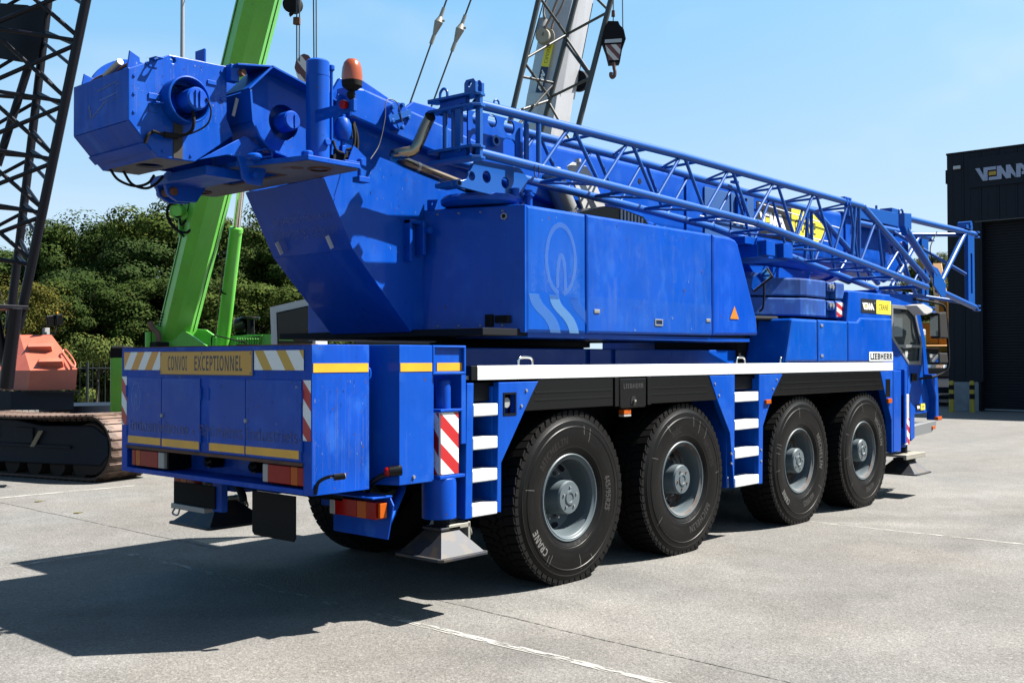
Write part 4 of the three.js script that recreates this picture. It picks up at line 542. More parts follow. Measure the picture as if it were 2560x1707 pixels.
  const cheek = sub('boom_foot', crane); for (const s of [1, -1]) part('cheek_plate', prism([[0.82, 3.9], [0.92, 4.06], [1.12, 4.10], [1.45, 3.99], [1.62, 3.96], [1.70, 4.02], [2.35, 4.0], [2.55, 3.92], [2.6, 3.55], [0.82, 3.6]], s * 0.36, s * 0.40, 0.006), M.blue, cheek);
}
{ // exhaust
  const e = sub('exhaust', crane);
  part('pipe', tube([V3(2.75, 3.185, 0.72), V3(2.0, 3.305, 0.72), V3(1.40, 3.40, 0.72), V3(1.24, 3.428, 0.73), V3(1.155, 3.445, 0.775), V3(1.17, 3.45, 0.85), V3(1.225, 3.47, 0.90), V3(1.255, 3.52, 0.92), V3(1.34, 3.67, 0.92)], 0.045, 20, 120), M.stainless, e);
  { // slant-cut tail end and its dark mouth
    const A = V3(1.335, 3.661, 0.92), ax = V3(0.14, 0.245, 0).normalize(), p = V3(0, 0, 1), o = ax.clone().cross(p), cut = V3(-0.55, 0, 0.83), N = 28, P = [], Mo = [], top = [], bot = [];
    for (let k = 0; k <= N; k++) { const t = k / N * 6.2832, v = p.clone().multiplyScalar(Math.cos(t) * 0.045).addScaledVector(o, Math.sin(t) * 0.045); bot.push(A.clone().add(v)); top.push(A.clone().add(v).addScaledVector(ax, 0.115 - v.dot(cut) * 1.5)); }
    const c = A.clone().addScaledVector(ax, 0.110); for (let k = 0; k < N; k++) { P.push(bot[k], bot[k + 1], top[k + 1], bot[k], top[k + 1], top[k]); Mo.push(c, top[k], top[k + 1]); }
    const G = (L) => { const g = new THREE.BufferGeometry(); g.setAttribute('position', new THREE.Float32BufferAttribute(L.flatMap((q) => [q.x, q.y, q.z]), 3)); g.setAttribute('uv', new THREE.Float32BufferAttribute(new Float32Array(L.length * 2), 2)); g.computeVertexNormals(); return g; };
    part('pipe_end', toCreasedNormals(G(P), 1.0), M.stainless, e); part('pipe_mouth', G(Mo), M.blackMatte, e);
  }
  part('clamp', cyl(V3(1.42, 3.397, 0.72), V3(1.45, 3.392, 0.72), 0.046, 0.046, 20), M.steel, e);
  part('muffler', [bevCyl(V3(3.22, 3.62, 0.62), V3(3.55, 3.10, 0.66), 0.10, 0.02)], M.galv, e);
  part('heat_shield', [prism([[3.34, 3.66], [3.42, 3.71], [3.62, 3.70], [3.72, 3.62], [4.06, 3.16], [4.02, 3.12], [3.68, 3.12]], 0.72, 0.74, 0.004), cyl(V3(3.5, 3.70, 0.73), V3(3.5, 3.75, 0.73), 0.03, 0.03, 10)], M.white, e);
}
{ // telescopic boom, lying forward
  const b = sub('telescopic_boom', crane);
  const sec = (w, y0, y1, r) => { const p = []; const N = 14; for (let i = 0; i <= N; i++) { const a = Math.PI * i / N; p.push([w * Math.cos(a), y0 + w * 0.95 - w * 0.95 * Math.sin(a)]); } for (const [cx, s] of [[-w + r, -1], [w - r, 1]]) for (let i = 0; i <= 5; i++) { const a = (s < 0 ? Math.PI : Math.PI / 2) - i / 5 * Math.PI / 2; p.push([cx + r * Math.cos(a), y1 - r + r * Math.sin(a)]); } return p; };
  part('base_section', prismX(sec(0.36, 3.02, 3.975, 0.07), 1.5, 10.35, 0.004), M.blue, b);
  part('collar', prismX(sec(0.385, 2.99, 4.0, 0.07), 10.2, 10.42, 0.004), M.blueDeep, b); part('collar', prismX(sec(0.382, 3.0, 3.99, 0.07), 5.95, 6.12, 0.004), M.blueDeep, b);
  part('inner_section', prismX(sec(0.31, 3.10, 3.93, 0.06), 10.35, 11.9, 0.004), M.blueDeep, b);
  for (const [a, c] of [[6.35, 6.92], [6.96, 7.52]]) part('side_cover', prism([[a, 3.88], [c, 3.88], [c, 3.25], [a, 3.25]], 0.362, 0.380, 0.006), M.boomCover, b);
  part('rope_guide', [box(7.05, 7.11, 3.55, 3.84, 0.38, 0.42, 0.004), box(7.22, 7.28, 3.55, 3.84, 0.38, 0.42, 0.004), box(7.05, 7.28, 3.80, 3.84, 0.38, 0.42, 0.004)], M.blueDeep, b); part('boom_pad', cyl(V3(5.05, 3.78, 0.358), V3(5.05, 3.78, 0.364), 0.03, 0.03, 16), M.dark, b);
  part('head', [prism([[11.4, 4.12], [12.2, 4.16], [12.75, 4.10], [12.80, 3.65], [12.55, 3.25], [11.8, 3.05], [11.4, 3.1]], 0.27, 0.30, 0.005), prism([[11.4, 4.12], [12.2, 4.16], [12.75, 4.10], [12.80, 3.65], [12.55, 3.25], [11.8, 3.05], [11.4, 3.1]], -0.30, -0.27, 0.005), box(11.3, 12.6, 4.08, 4.15, -0.28, 0.28), cyl(V3(12.55, 3.6, -0.32), V3(12.55, 3.6, 0.32), 0.16, 0.16, 24), cyl(V3(12.4, 4.05, -0.32), V3(12.4, 4.05, 0.32), 0.14, 0.14, 24)], M.blueDeep, b);
  part('head_beam', [prism([[10.2, 4.10], [11.9, 4.14], [12.1, 4.02], [12.0, 3.93], [10.2, 3.92]], 0.36, 0.44, 0.006), tube([V3(11.75, 4.12, 0.2), V3(11.75, 4.26, 0.2)], 0.02, 6), box(12.0, 12.25, 4.1, 4.24, 0.15, 0.35), tube([V3(12.4, 4.12, 0.3), V3(12.42, 4.25, 0.3), V3(12.55, 4.25, 0.3), V3(12.57, 4.1, 0.3)], 0.018, 6), prism([[12.0, 4.1], [12.6, 4.22], [12.75, 4.0]], 0.30, 0.33, 0.003)], M.blueTube, b);
  part('guard_rail', [cyl(V3(6.2, 3.52, 0.40), V3(9.7, 3.50, 0.40), 0.008, 0.008, 6), cyl(V3(7.6, 3.82, 0.40), V3(10.0, 3.72, 0.40), 0.008, 0.008, 6)], M.alu, b);
  { const z = 0.366, a = pz('V', 262, 400, z), c = pz('V', 735, 500, z); rectZ('boom_sign', 7.62, 9.62, 3.42, 3.86, z, P_vemaArrow, b); }
  part('boom_rest', [box(8.3, 9.2, 2.62, 3.03, -0.75, 0.32, 0.02), box(8.5, 9.0, 2.3, 2.64, -0.5, 0.2, 0.02)], M.blue, b);
  part('luffing_cylinder', [cyl(V3(4.4, 2.2, 0), V3(7.3, 3.02, 0), 0.19, 0.19, 24), cyl(V3(7.1, 2.97, 0), V3(8.2, 3.2, 0), 0.12, 0.12, 20)], M.blueDeep, b);
  part('under_bracket', [prism([[7.4, 3.05], [9.2, 3.05], [8.2, 2.78], [7.7, 2.82]], -0.2, 0.36, 0.006)], M.blueDeep, b);
}
{ // lattice jib folded along the right side of the boom
  const j = sub('lattice_jib', crane), tube1 = M.blueTube;
  const topY = (x) => x < 4.4 ? 3.82 + 0.006 * (x - 1.5) : mix(3.838, 3.80, (x - 4.4) / 4.25), botY = (x) => x < 5.85 ? mix(3.45, 3.33, (x - 1.5) / 4.35) : mix(3.33, 2.885, (x - 5.85) / 5.0), zi = (x) => 0.93 - 0.038 * (x - 1.5), ZO = 1.30;
  const T = (x, z = ZO) => V3(x, topY(x), z), Bt = (x, z = ZO) => V3(x, botY(x), z);
  const XT = [2.68, 3.54, 4.42, 5.34, 6.32, 7.29, 8.24], XB = [2.28, 3.11, 3.97, 4.85, 5.79, 6.81, 7.80, 8.53, 9.33, 10.27], E = [8.65, 10.88];
  const chord = (f, r) => { const pts = [1.50, 5.85, E[0]].map(f); bar('chord', f(1.50), f(5.85), r, tube1, j); };
  for (const inner of [0, 1]) {
    const z = (x) => inner ? zi(x) : ZO, r = 0.038;
    bar('chord', T(1.5, z(1.5)), T(4.4, z(4.4)), r, tube1, j); bar('chord', T(4.4, z(4.4)), T(E[0], z(E[0])), r, tube1, j);
    bar('chord', Bt(1.5, z(1.5)), Bt(5.85, z(5.85)), r, tube1, j); bar('chord', Bt(5.85, z(5.85)), Bt(10.85, z(10.85)), r * 1.1, tube1, j);
    bar('chord', T(E[0], z(E[0])), V3(10.88, 2.98, z(10.88)), r * 1.1, tube1, j);
    part('chord_end', ball(V3(10.85, botY(10.85), z(10.85)), 0.038), tube1, j); part('chord_end', ball(T(E[0], z(E[0])), 0.040), tube1, j);
    const slope = (x) => mix(topY(E[0]), 2.98, (x - E[0]) / (10.88 - E[0]));
    const d = inner ? 0.05 : 0;
    XT.forEach((x, k) => { bar('brace', Bt(XB[k] + d, z(XB[k])), T(x - 0.03 + d, z(x)), 0.017, tube1, j); bar('brace', T(x + 0.03 + d, z(x)), Bt(XB[k + 1] - 0.04 + d, z(XB[k + 1])), 0.017, tube1, j); });
    bar('brace', Bt(XB[7], z(8.5)), T(E[0] - 0.12, z(E[0])), 0.024, tube1, j); bar('brace', Bt(XB[7] - 0.22, z(8.3)), T(8.42, z(8.4)), 0.024, tube1, j);
    for (const [xt, k] of [[9.05, 7], [9.85, 8]]) { bar('brace', Bt(XB[k] + 0.04, z(XB[k])), V3(xt, slope(xt), z(xt)), 0.019, tube1, j); bar('brace', V3(xt + 0.06, slope(xt + 0.06), z(xt)), Bt(XB[k + 1] - 0.05, z(XB[k + 1])), 0.019, tube1, j); }
    bar('brace', Bt(10.35, z(10.3)), V3(10.55, slope(10.55), z(10.5)), 0.016, tube1, j);
  }
  for (let k = 0; k < 7; k++) { const x = XT[k] + 0.35, x2 = XT[k]; bar('cross_brace', T(x, ZO), T(x + 0.05, zi(x)), 0.015, tube1, j); bar('cross_brace', T(x2, ZO), T(x + 0.02, zi(x)), 0.013, tube1, j); }
  for (let k = 0; k < 9; k++) { const x = XB[k] + 0.42; bar('cross_brace', Bt(x, ZO), Bt(x + 0.04, zi(x)), 0.016, tube1, j); bar('cross_brace', Bt(XB[k] + 0.9 > 10.8 ? 10.8 : XB[k] + 0.9, ZO), Bt(x + 0.02, zi(x)), 0.013, tube1, j); }
  // narrow end with forked lugs
  const f = sub('jib_fork', crane), fork = (y) => [1, -1].map((q) => prismY([[1.40, 0.88], [1.44, 0.84], [1.52, 0.87], [1.54, 1.10], [1.56, 1.20], [1.56, 1.35], [1.49, 1.37], [1.43, 1.33], [1.42, 1.12]], y + q * 0.042 - 0.011, y + q * 0.042 + 0.011, 0.004));
  for (const y of [3.845, 3.445]) for (const g of fork(y)) part('lug', g, M.blueTube, f);
  for (const y of [3.815, 3.415]) part('lug_web', box(1.455, 1.505, y, y + 0.06, 0.96, 1.24, 0.003), M.blueDeep, f);
  part('end_post', [box(1.50, 1.535, 3.40, 3.90, 1.30, 1.35, 0.004), box(1.44, 1.475, 3.46, 3.83, 1.14, 1.20, 0.004), cyl(V3(1.475, 3.46, 1.0), V3(1.475, 3.83, 1.0), 0.02, 0.02, 10), box(1.46, 1.53, 3.46, 3.83, 1.08, 1.10, 0.003)], M.blueTube, f);
  part('lifting_eye', [prismX([[1.24, 3.89], [1.36, 3.89], [1.36, 3.97], [1.34, 3.995], [1.26, 3.995], [1.24, 3.97]], 1.44, 1.47, 0.004, [[1.30, 3.955, 0.026]]), prismX([[1.24, 3.89], [1.36, 3.89], [1.36, 3.97], [1.34, 3.995], [1.26, 3.995], [1.24, 3.97]], 1.51, 1.54, 0.004, [[1.30, 3.955, 0.026]]), tube([V3(1.47, 3.89, 0.95), V3(1.47, 3.955, 0.955), V3(1.47, 3.98, 0.99), V3(1.47, 3.955, 1.025), V3(1.47, 3.89, 1.03)], 0.011, 8, 30), tube([V3(1.72, 3.85, 1.29), V3(1.73, 3.885, 1.29), V3(1.76, 3.895, 1.29), V3(1.78, 3.88, 1.29), V3(1.78, 3.85, 1.29)], 0.008, 6, 30)], M.blueTube, f);
  const holes = [[1.66, 3.74, 0.062], [1.83, 3.76, 0.055], [2.03, 3.745, 0.068], [1.64, 3.565, 0.062], [1.84, 3.60, 0.042], [[1.96, 3.50], [1.98, 3.48], [2.09, 3.48], [2.11, 3.50], [2.11, 3.62], [2.08, 3.65], [1.99, 3.65], [1.96, 3.62]]];
  part('pierced_plate', prism([[1.55, 3.80], [2.20, 3.80], [2.20, 3.47], [1.55, 3.47]], 1.16, 1.175, 0.002, holes), M.blueDeep, f);
  part('boss', lathe([[0.026, 0], [0.044, 0], [0.044, 0.05], [0.026, 0.05]], 28, V3(1.84, 3.60, 1.16), V3(1.84, 3.60, 2)), M.blueTube, f);
  part('end_bar', [cyl(V3(2.25, 3.46, 1.30), V3(2.25, 3.81, 1.30), 0.022, 0.022, 12), cyl(V3(2.19, 3.46, 1.22), V3(2.19, 3.81, 1.22), 0.022, 0.022, 12)], M.blueTube, f);
  const cr = sub('jib_cradle', crane);
  part('plate', prism([[1.46, 3.23], [1.57, 3.27], [1.68, 3.44], [2.20, 3.44], [2.32, 3.36], [2.22, 3.22], [2.1, 3.16], [1.50, 3.20]], 1.12, 1.14, 0.003, [[1.63, 3.30, 0.04], [1.80, 3.315, 0.052], [2.02, 3.295, 0.05], [1.64, 3.39, 0.012]]), M.blueTube, cr);
  part('tube', [cyl(V3(1.47, 3.225, 0.95), V3(1.47, 3.225, 1.16), 0.028, 0.028, 16), box(1.42, 1.56, 3.20, 3.235, 0.94, 1.12, 0.004)], M.blueTube, cr); part('tube_end', cyl(V3(1.47, 3.225, 1.155), V3(1.47, 3.225, 1.163), 0.018, 0.018, 14), M.blackMatte, cr);
  part('post', [box(2.12, 2.24, 3.10, 3.24, 1.00, 1.16), box(2.02, 2.30, 3.17, 3.20, 0.9, 1.18, 0.004)], M.blueDeep, cr);
  part('clamp', [box(6.05, 6.75, 2.98, 3.12, 0.70, 1.22, 0.004), box(6.10, 6.30, 3.0, 3.16, 1.18, 1.30, 0.004), box(6.5, 6.72, 3.0, 3.16, 1.18, 1.30, 0.004), box(5.9, 6.5, 3.12, 3.2, 0.9, 1.15, 0.004)], M.blueDeep, cr);
  part('wire_clip', tube([V3(2.16, 3.44, 1.335), V3(2.155, 3.36, 1.335), V3(2.17, 3.335, 1.335), V3(2.195, 3.335, 1.335), V3(2.21, 3.36, 1.335), V3(2.205, 3.44, 1.335)], 0.004, 6, 30), M.blackMatte, cr);
  part('clip', [box(8.05, 8.25, 3.83, 3.86, 1.27, 1.33, 0.004), box(6.2, 6.3, 3.85, 3.88, 0.80, 0.86, 0.004), box(8.1, 8.13, 3.76, 3.85, 1.262, 1.338, 0.003), box(8.18, 8.21, 3.76, 3.85, 1.262, 1.338, 0.003)], M.blueDeep, cr);
  // wide front end
  const w = sub('jib_front_frame', crane);
  for (const z of [1.15, 0.42]) {
    bar('chord', V3(10.45, 3.85, z), V3(13.40, 3.875, z), 0.045, tube1, w); bar('chord', V3(11.70, 2.89, z), V3(13.42, 2.685, z), 0.045, tube1, w);
    part('clevis', [box(13.38, 13.50, 3.90, 3.925, z - 0.05, z + 0.05, 0.004), box(13.38, 13.50, 3.82, 3.845, z - 0.05, z + 0.05, 0.004), box(13.38, 13.50, 2.705, 2.73, z - 0.05, z + 0.05, 0.004), box(13.38, 13.50, 2.635, 2.66, z - 0.05, z + 0.05, 0.004)], tube1, w);
    bar('brace', V3(12.90, 3.84, z), V3(11.78, 2.98, z), 0.042, tube1, w); part('post', prism([[12.98, 3.84], [13.28, 3.84], [13.28, 2.72], [12.98, 2.74]], z - 0.03, z + 0.03, 0.006, [[[13.08, 3.55], [13.18, 3.55], [13.18, 2.90], [13.08, 2.90]]]), tube1, w);
  }
  bar('brace', V3(12.95, 3.83, 1.15), V3(11.9, 3.8, 0.42), 0.03, tube1, w); bar('brace', V3(12.95, 3.2, 1.15), V3(11.8, 3.85, 0.42), 0.025, tube1, w); bar('brace', V3(12.95, 2.75, 1.15), V3(11.8, 2.9, 0.42), 0.03, tube1, w); bar('brace', V3(12.95, 2.8, 0.42), V3(11.8, 3.6, 0.42), 0.028, tube1, w); bar('brace', V3(12.9, 3.3, 0.42), V3(11.6, 3.3, 1.1), 0.025, tube1, w);
  bar('link_bar', V3(10.42, 3.68, 1.16), V3(11.48, 3.10, 1.18), 0.055, tube1, w); part('link_plate', [prism([[11.36, 3.22], [11.52, 3.20], [11.85, 2.98], [11.82, 2.78], [11.66, 2.78], [11.34, 2.94]], 1.20, 1.225, 0.006), prism([[10.30, 3.90], [10.56, 3.92], [10.56, 3.70], [10.42, 3.60], [10.30, 3.72]], 1.11, 1.20, 0.008), box(12.85, 13.15, 3.92, 3.98, 1.05, 1.20, 0.006), cyl(V3(13.02, 4.0, 1.02), V3(13.02, 4.0, 1.22), 0.05, 0.05, 14)], tube1, w);
  bar('cross_brace', V3(10.85, 2.90, 1.30), V3(10.85, 2.90, 0.60), 0.03, tube1, w); bar('cross_brace', V3(9.9, 2.99, 1.3), V3(9.9, 2.99, 0.6), 0.02, tube1, w); bar('cross_brace', V3(10.5, 2.78, 1.1), V3(12.4, 2.52, 0.9), 0.035, tube1, w);
  part('wire', tube([V3(12.4, 3.85, 0.9), V3(12.1, 3.55, 0.9), V3(12.2, 3.4, 0.9), V3(12.6, 3.5, 0.9)], 0.008, 5), M.blackMatte, w);
  rectX('side_flag', 0.70, 0.78, 3.2, 3.62, 12.15, M.yellow, w);
}

// ---- ballast slabs, front engine cover and carrier cab
{
  for (const [y0, y1, sign] of [[2.36, 2.575, 1], [2.59, 2.80, 0]]) {
    const b = sub('ballast_slab', crane);
    part('slab', prismY([[6.2, -0.78], [6.2, 0.78], [7.0, 1.25], [7.10, 1.28], [7.60, 1.28], [7.62, 1.20], [7.86, 1.20], [7.88, 1.28], [8.12, 1.28], [8.14, -1.28], [7.0, -1.28]], y0, y1, 0.02), M.blueRust, b);
    part('lift_lug', [box(7.635, 7.845, y1 - 0.125, y1 - 0.01, 1.20, 1.285, 0.02)], M.blueRust, b); part('lug_chain', [cyl(V3(7.70, y1 - 0.06, 1.282), V3(7.70, y1 - 0.06, 1.30), 0.032, 0.03, 12), cyl(V3(7.78, y1 - 0.065, 1.282), V3(7.78, y1 - 0.065, 1.30), 0.032, 0.03, 12)], M.galv, b);
    if (sign) rectZ('warning_stripe', 7.90, 8.115, y0 + 0.02, y1 - 0.02, 1.2835, P_chevS, b);
  }
  part('ballast_rest', [box(6.3, 8.1, 2.16, 2.355, -0.9, 0.95, 0.006)], M.dark, crane);
  part('lifting_ring', [cyl(V3(6.86, 2.80, 0.62), V3(6.86, 2.885, 0.62), 0.15, 0.15, 28)], M.blueRust, crane);
  const m = sub('engine_cover', crane), z = 1.36;
  part('panel', prism([[6.41, 1.828], [7.212, 1.828], [7.212, 2.322], [6.59, 2.322], [6.565, 2.30]], 0.85, z, 0.03), M.blueA, m);
  part('panel', prism([[7.222, 1.828], [8.040, 1.828], [8.040, 2.322], [7.222, 2.322]], 0.85, z, 0.022), M.blueC, m);
  part('panel', prism([[8.05, 1.828], [9.438, 1.828], [9.428, 2.395], [8.44, 2.380], [8.35, 2.326], [8.05, 2.324]], 0.85, z, 0.022), M.blue, m);
  part('upper_panel', prism([[8.05, 2.30], [9.435, 2.36], [9.435, 2.712], [8.16, 2.712], [8.12, 2.69]], 0.2, z - 0.022, 0.02), M.blue, m);
  part('rear_wall', [box(6.6, 8.1, 1.83, 2.15, -1.3, 0.86, 0.004), box(8.02, 8.06, 2.3, 2.68, -1.3, 1.25, 0.006)], M.blueDeep, m);
  for (const y of [1.90, 2.255]) part('latch', box(7.285, 7.345, y - 0.016, y + 0.016, z - 0.003, z + 0.008, 0.003), M.galv, m);
  rectZ('paint_wear', 6.62, 7.20, 1.84, 2.28, z + 0.003, P_wearB, m); rectZ('paint_wear', 7.24, 8.03, 1.84, 2.28, z + 0.003, P_wearC, m); rectZ('maker_plate', 8.665, 9.43, 1.835, 1.955, z + 0.004, P_maker, m); rectZ('owner_sign', 8.485, 9.43, 2.445, 2.625, z - 0.018, P_vema, m);
  part('fan_cowl', [lathe([[0.08, 0], [0.11, 0.02], [0.11, 0.14], [0.10, 0.15], [0.09, 0.04]], 32, pz('C', 250, 1005, 0.80), pz('C', 250, 1005, 0.80).add(V3(-0.9, 0.02, 0.35)))], M.blue, m); part('gap_shade_box', box(6.30, 6.55, 1.76, 2.33, -0.3, 0.84, 0.01), M.blackMatte, m); part('cross_tube', cyl(V3(5.5, 2.31, 0.95), V3(6.7, 2.325, 1.1), 0.028, 0.028, 12), M.dark, m);  // matt black box behind the cowl stands in for the gap's deep shade
  part('rag', box(5.72, 5.78, 2.16, 2.27, 1.20, 1.28, 0.03), M.grey, m);
  { const k = sub('service_mirror', crane); const q = (u, v) => px('C', u, v, 6.0); const P = [q(175, 25), q(265, 150), q(40, 365), q(5, 330), q(0, 180)].map((p) => [p.z, p.y]); part('housing', prismX(P, 6.0, 6.035, 0.008), M.blackMatte, k); const c = P.reduce((a, p) => [a[0] + p[0] / 5, a[1] + p[1] / 5], [0, 0]); part('glass', prismX(P.map((p) => [mix(c[0], p[0], 0.9), mix(c[1], p[1], 0.9)]), 5.994, 5.999, 0.001), M.mirror, k); for (const mm of k.children) { const g = mm.geometry; g.translate(-6, -c[1], -c[0]); g.rotateZ(-0.30); g.translate(6, c[1], c[0]); } part('stem', tube([q(150, 230), q(150, 400), q(130, 580), q(90, 615)].map((p) => V3(6.02, p.y, p.z)), 0.012, 8), M.blackMatte, k); }
}
{
  const c = sub('driver_cab', crane), W = 1.22;
  const outline = [[9.48, 1.10], [9.48, 2.66], [9.60, 2.76], [10.55, 2.76], [10.74, 2.64], [10.98, 2.16], [11.09, 1.72], [11.17, 1.12], [11.0, 1.08]];
  const win = [[9.75, 2.58], [10.40, 2.58], [10.62, 2.46], [10.83, 2.09], [10.775, 1.80], [10.34, 1.80], [9.76, 2.15]];
  for (const s of [1, -1]) part('side_wall', prism(outline, s * (W - 0.05), s * W, 0.01, [win]), M.blue, c);
  part('rear_wall', [box(9.48, 9.53, 1.1, 2.7, -W + 0.04, W - 0.04, 0.01)], M.blue, c); part('roof', [prism([[9.48, 2.68], [9.60, 2.765], [10.55, 2.765], [10.74, 2.65], [10.70, 2.62], [10.5, 2.70], [9.6, 2.70]], -W + 0.03, W - 0.03, 0.01), box(9.55, 10.45, 2.765, 2.80, -1.0, 1.1, 0.01)], M.blueDeep, c);
  part('front_wall', slab([[11.165, 1.12], [11.08, 1.74]], -W + 0.04, W - 0.04, 0.03), M.blue, c); part('windscreen', slab([[11.08, 1.74], [10.97, 2.16], [10.73, 2.64]], -W + 0.06, W - 0.06, 0.008), M.glass, c); part('floor', box(9.5, 11.1, 1.1, 1.18, -W + 0.04, W - 0.04, 0.004), M.dark, c);
  const inset = win.map(([x, y]) => [mix(10.3, x, 0.93), mix(2.2, y, 0.93)]), outset = win.map(([x, y]) => [mix(10.3, x, 1.04), mix(2.2, y, 1.05)]);
  part('window_frame', prism(outset, W - 0.004, W + 0.010, 0.003, [inset]), M.galv, c); part('window_bar', prism([[9.92, 2.06], [10.80, 2.06], [10.795, 2.02], [9.98, 2.02]], W - 0.002, W + 0.008, 0.002), M.galv, c); part('window_pane', prism(win, W - 0.03, W - 0.024, 0), M.glass, c);
  part('seat', [box(9.75, 10.1, 1.5, 1.7, 0.45, 0.95, 0.05), box(9.66, 9.82, 1.6, 2.4, 0.45, 0.95, 0.05), box(9.75, 10.1, 1.5, 1.7, -0.95, -0.45, 0.05), box(9.66, 9.82, 1.6, 2.4, -0.95, -0.45, 0.05)], M.blackMatte, c); part('dashboard', box(10.55, 10.95, 1.5, 1.75, -1.1, 1.1, 0.05), M.dark, c); { const g = new THREE.TorusGeometry(0.22, 0.018, 8, 30); g.rotateY(Math.PI / 2); g.rotateZ(0.6); g.translate(10.42, 1.92, -0.7); part('steering_wheel', strip(g), M.blackMatte, c); }
  rectZ('sticker', 10.28, 10.38, 1.88, 1.98, W - 0.02, M.white, c);
  part('door_edge', [box(10.30, 10.318, 1.15, 1.76, W - 0.002, W + 0.004, 0.001), box(9.98, 10.86, 1.70, 1.706, W - 0.001, W + 0.003, 0)], M.blueDeep, c);
  part('door_handle', box(10.42, 10.62, 1.55, 1.66, W, W + 0.02, 0.01), M.black, c); rectZ('owner_sign', 10.60, 10.92, 1.135, 1.225, W + 0.013, P_vema, c);
  part('corner_fairing', [prism([[10.94, 1.64], [11.19, 1.64], [11.23, 1.30], [11.23, 1.01], [11.10, 0.98], [11.12, 1.30]], 1.18, 1.32, 0.02)], M.blue, c);
  part('side_lamp', [box(11.10, 11.27, 0.975, 1.03, 1.29, 1.35, 0.01), box(10.86, 10.98, 0.86, 0.905, 1.33, 1.36, 0.008)], M.lampAmber, c);
  const st = sub('cab_step', crane); part('tread_plate', [prismY([[10.20, 1.0], [11.02, 1.0], [11.06, 1.30], [10.22, 1.34]], 0.93, 0.945, 0.003, Array.from({ length: 27 }, (_, k) => [10.30 + 0.085 * (k % 9), 1.10 + 0.07 * Math.floor(k / 9), 0.017]))], M.galv, st); part('edge', [prism([[10.20, 0.94], [11.05, 0.98], [11.04, 0.90], [10.85, 0.82], [10.20, 0.80]], 1.32, 1.345, 0.004)], M.galv, st); part('bracket', [box(10.15, 10.3, 0.6, 0.93, 1.0, 1.1)], M.dark, st);
  part('underbody', [box(9.5, 11.1, 0.75, 1.1, -1.1, 1.0, 0.02)], M.dark, c);
  const mr = sub('cab_mirror', crane), q = (u, v) => pz('T', u, v, 1.42);
  { const P = [[320, 262], [400, 250], [488, 300], [488, 335], [430, 360], [400, 352]].map(([u, v]) => { const p = q(u, v); return [p.x, p.y]; }); part('kerb_mirror', prism(P, 1.33, 1.50, 0.012), M.white, mr); }
  { const a = q(620, 330), b2 = q(640, 605), a1 = q(530, 340), b1 = q(540, 600); part('main_mirror', prism([[a1.x + 0.05, a1.y], [a.x, a.y], [b2.x, b2.y], [b1.x + 0.05, b1.y]], 1.38, 1.52, 0.02), M.blackMatte, mr); quadMesh('mirror_glass', V3(a1.x + 0.04, b1.y + 0.03, 1.39), V3(a1.x + 0.02, b1.y + 0.03, 1.51), V3(a1.x + 0.02, a1.y - 0.03, 1.51), V3(a1.x + 0.04, a1.y - 0.03, 1.39), M.mirror, mr); }
  { const a = q(630, 750), b2 = q(640, 860), a1 = q(530, 750); part('wide_mirror', prism([[a1.x + 0.05, a.y], [a.x, a.y], [b2.x, b2.y], [a1.x + 0.06, b2.y]], 1.38, 1.52, 0.02), M.blackMatte, mr); quadMesh('mirror_glass', V3(a1.x + 0.04, b2.y + 0.02, 1.39), V3(a1.x + 0.03, b2.y + 0.02, 1.51), V3(a1.x + 0.03, a.y - 0.02, 1.51), V3(a1.x + 0.04, a.y - 0.02, 1.39), M.mirror, mr); }
  part('mirror_arm', [tube([V3(10.45, 2.72, 1.15), V3(10.8, 2.66, 1.40), V3(11.05, 2.62, 1.46), V3(11.15, 2.5, 1.46), V3(11.2, 2.2, 1.46), V3(11.2, 1.72, 1.45), V3(11.05, 1.62, 1.36), V3(10.75, 1.58, 1.22)], 0.018, 8, 60)], M.blackMatte, mr);
}
// ================================================================ ground
const asphaltTex = (() => {
  const N = 2048;
  return dataTex(N, N, (u, v, i, j) => {
    const n = fbm(u * 12, v * 12, 12, 201, 5), g = vnoise(u * 420, v * 420, 420, 205), g2 = vnoise(u * 230, v * 230, 230, 207), f = hash(i, j, 209);
    let m = 0.80 + 0.26 * (n - 0.5) + 0.34 * (g - 0.5) + 0.36 * (g2 - 0.5) + 0.18 * (f - 0.5);
    if (g2 > 0.86) m += 0.22; if (g2 < 0.10) m -= 0.18;
    const w = 0.5 + 0.5 * n; return [0.270 * m, 0.257 * m, mix(0.226, 0.238, w) * m];
  }, true, 1 / 3);
})();
const asphaltBump = dataTex(1024, 1024, (u, v, i, j) => { const h = 0.5 * vnoise(u * 300, v * 300, 300, 221) + 0.35 * vnoise(u * 150, v * 150, 150, 223) + 0.15 * hash(i, j, 225); return [h, h, h]; }, false, 1 / 2.2);
M.asphalt = std({ map: asphaltTex, bumpMap: asphaltBump, bumpScale: 0.006, roughness: 0.93, vertexColors: true });
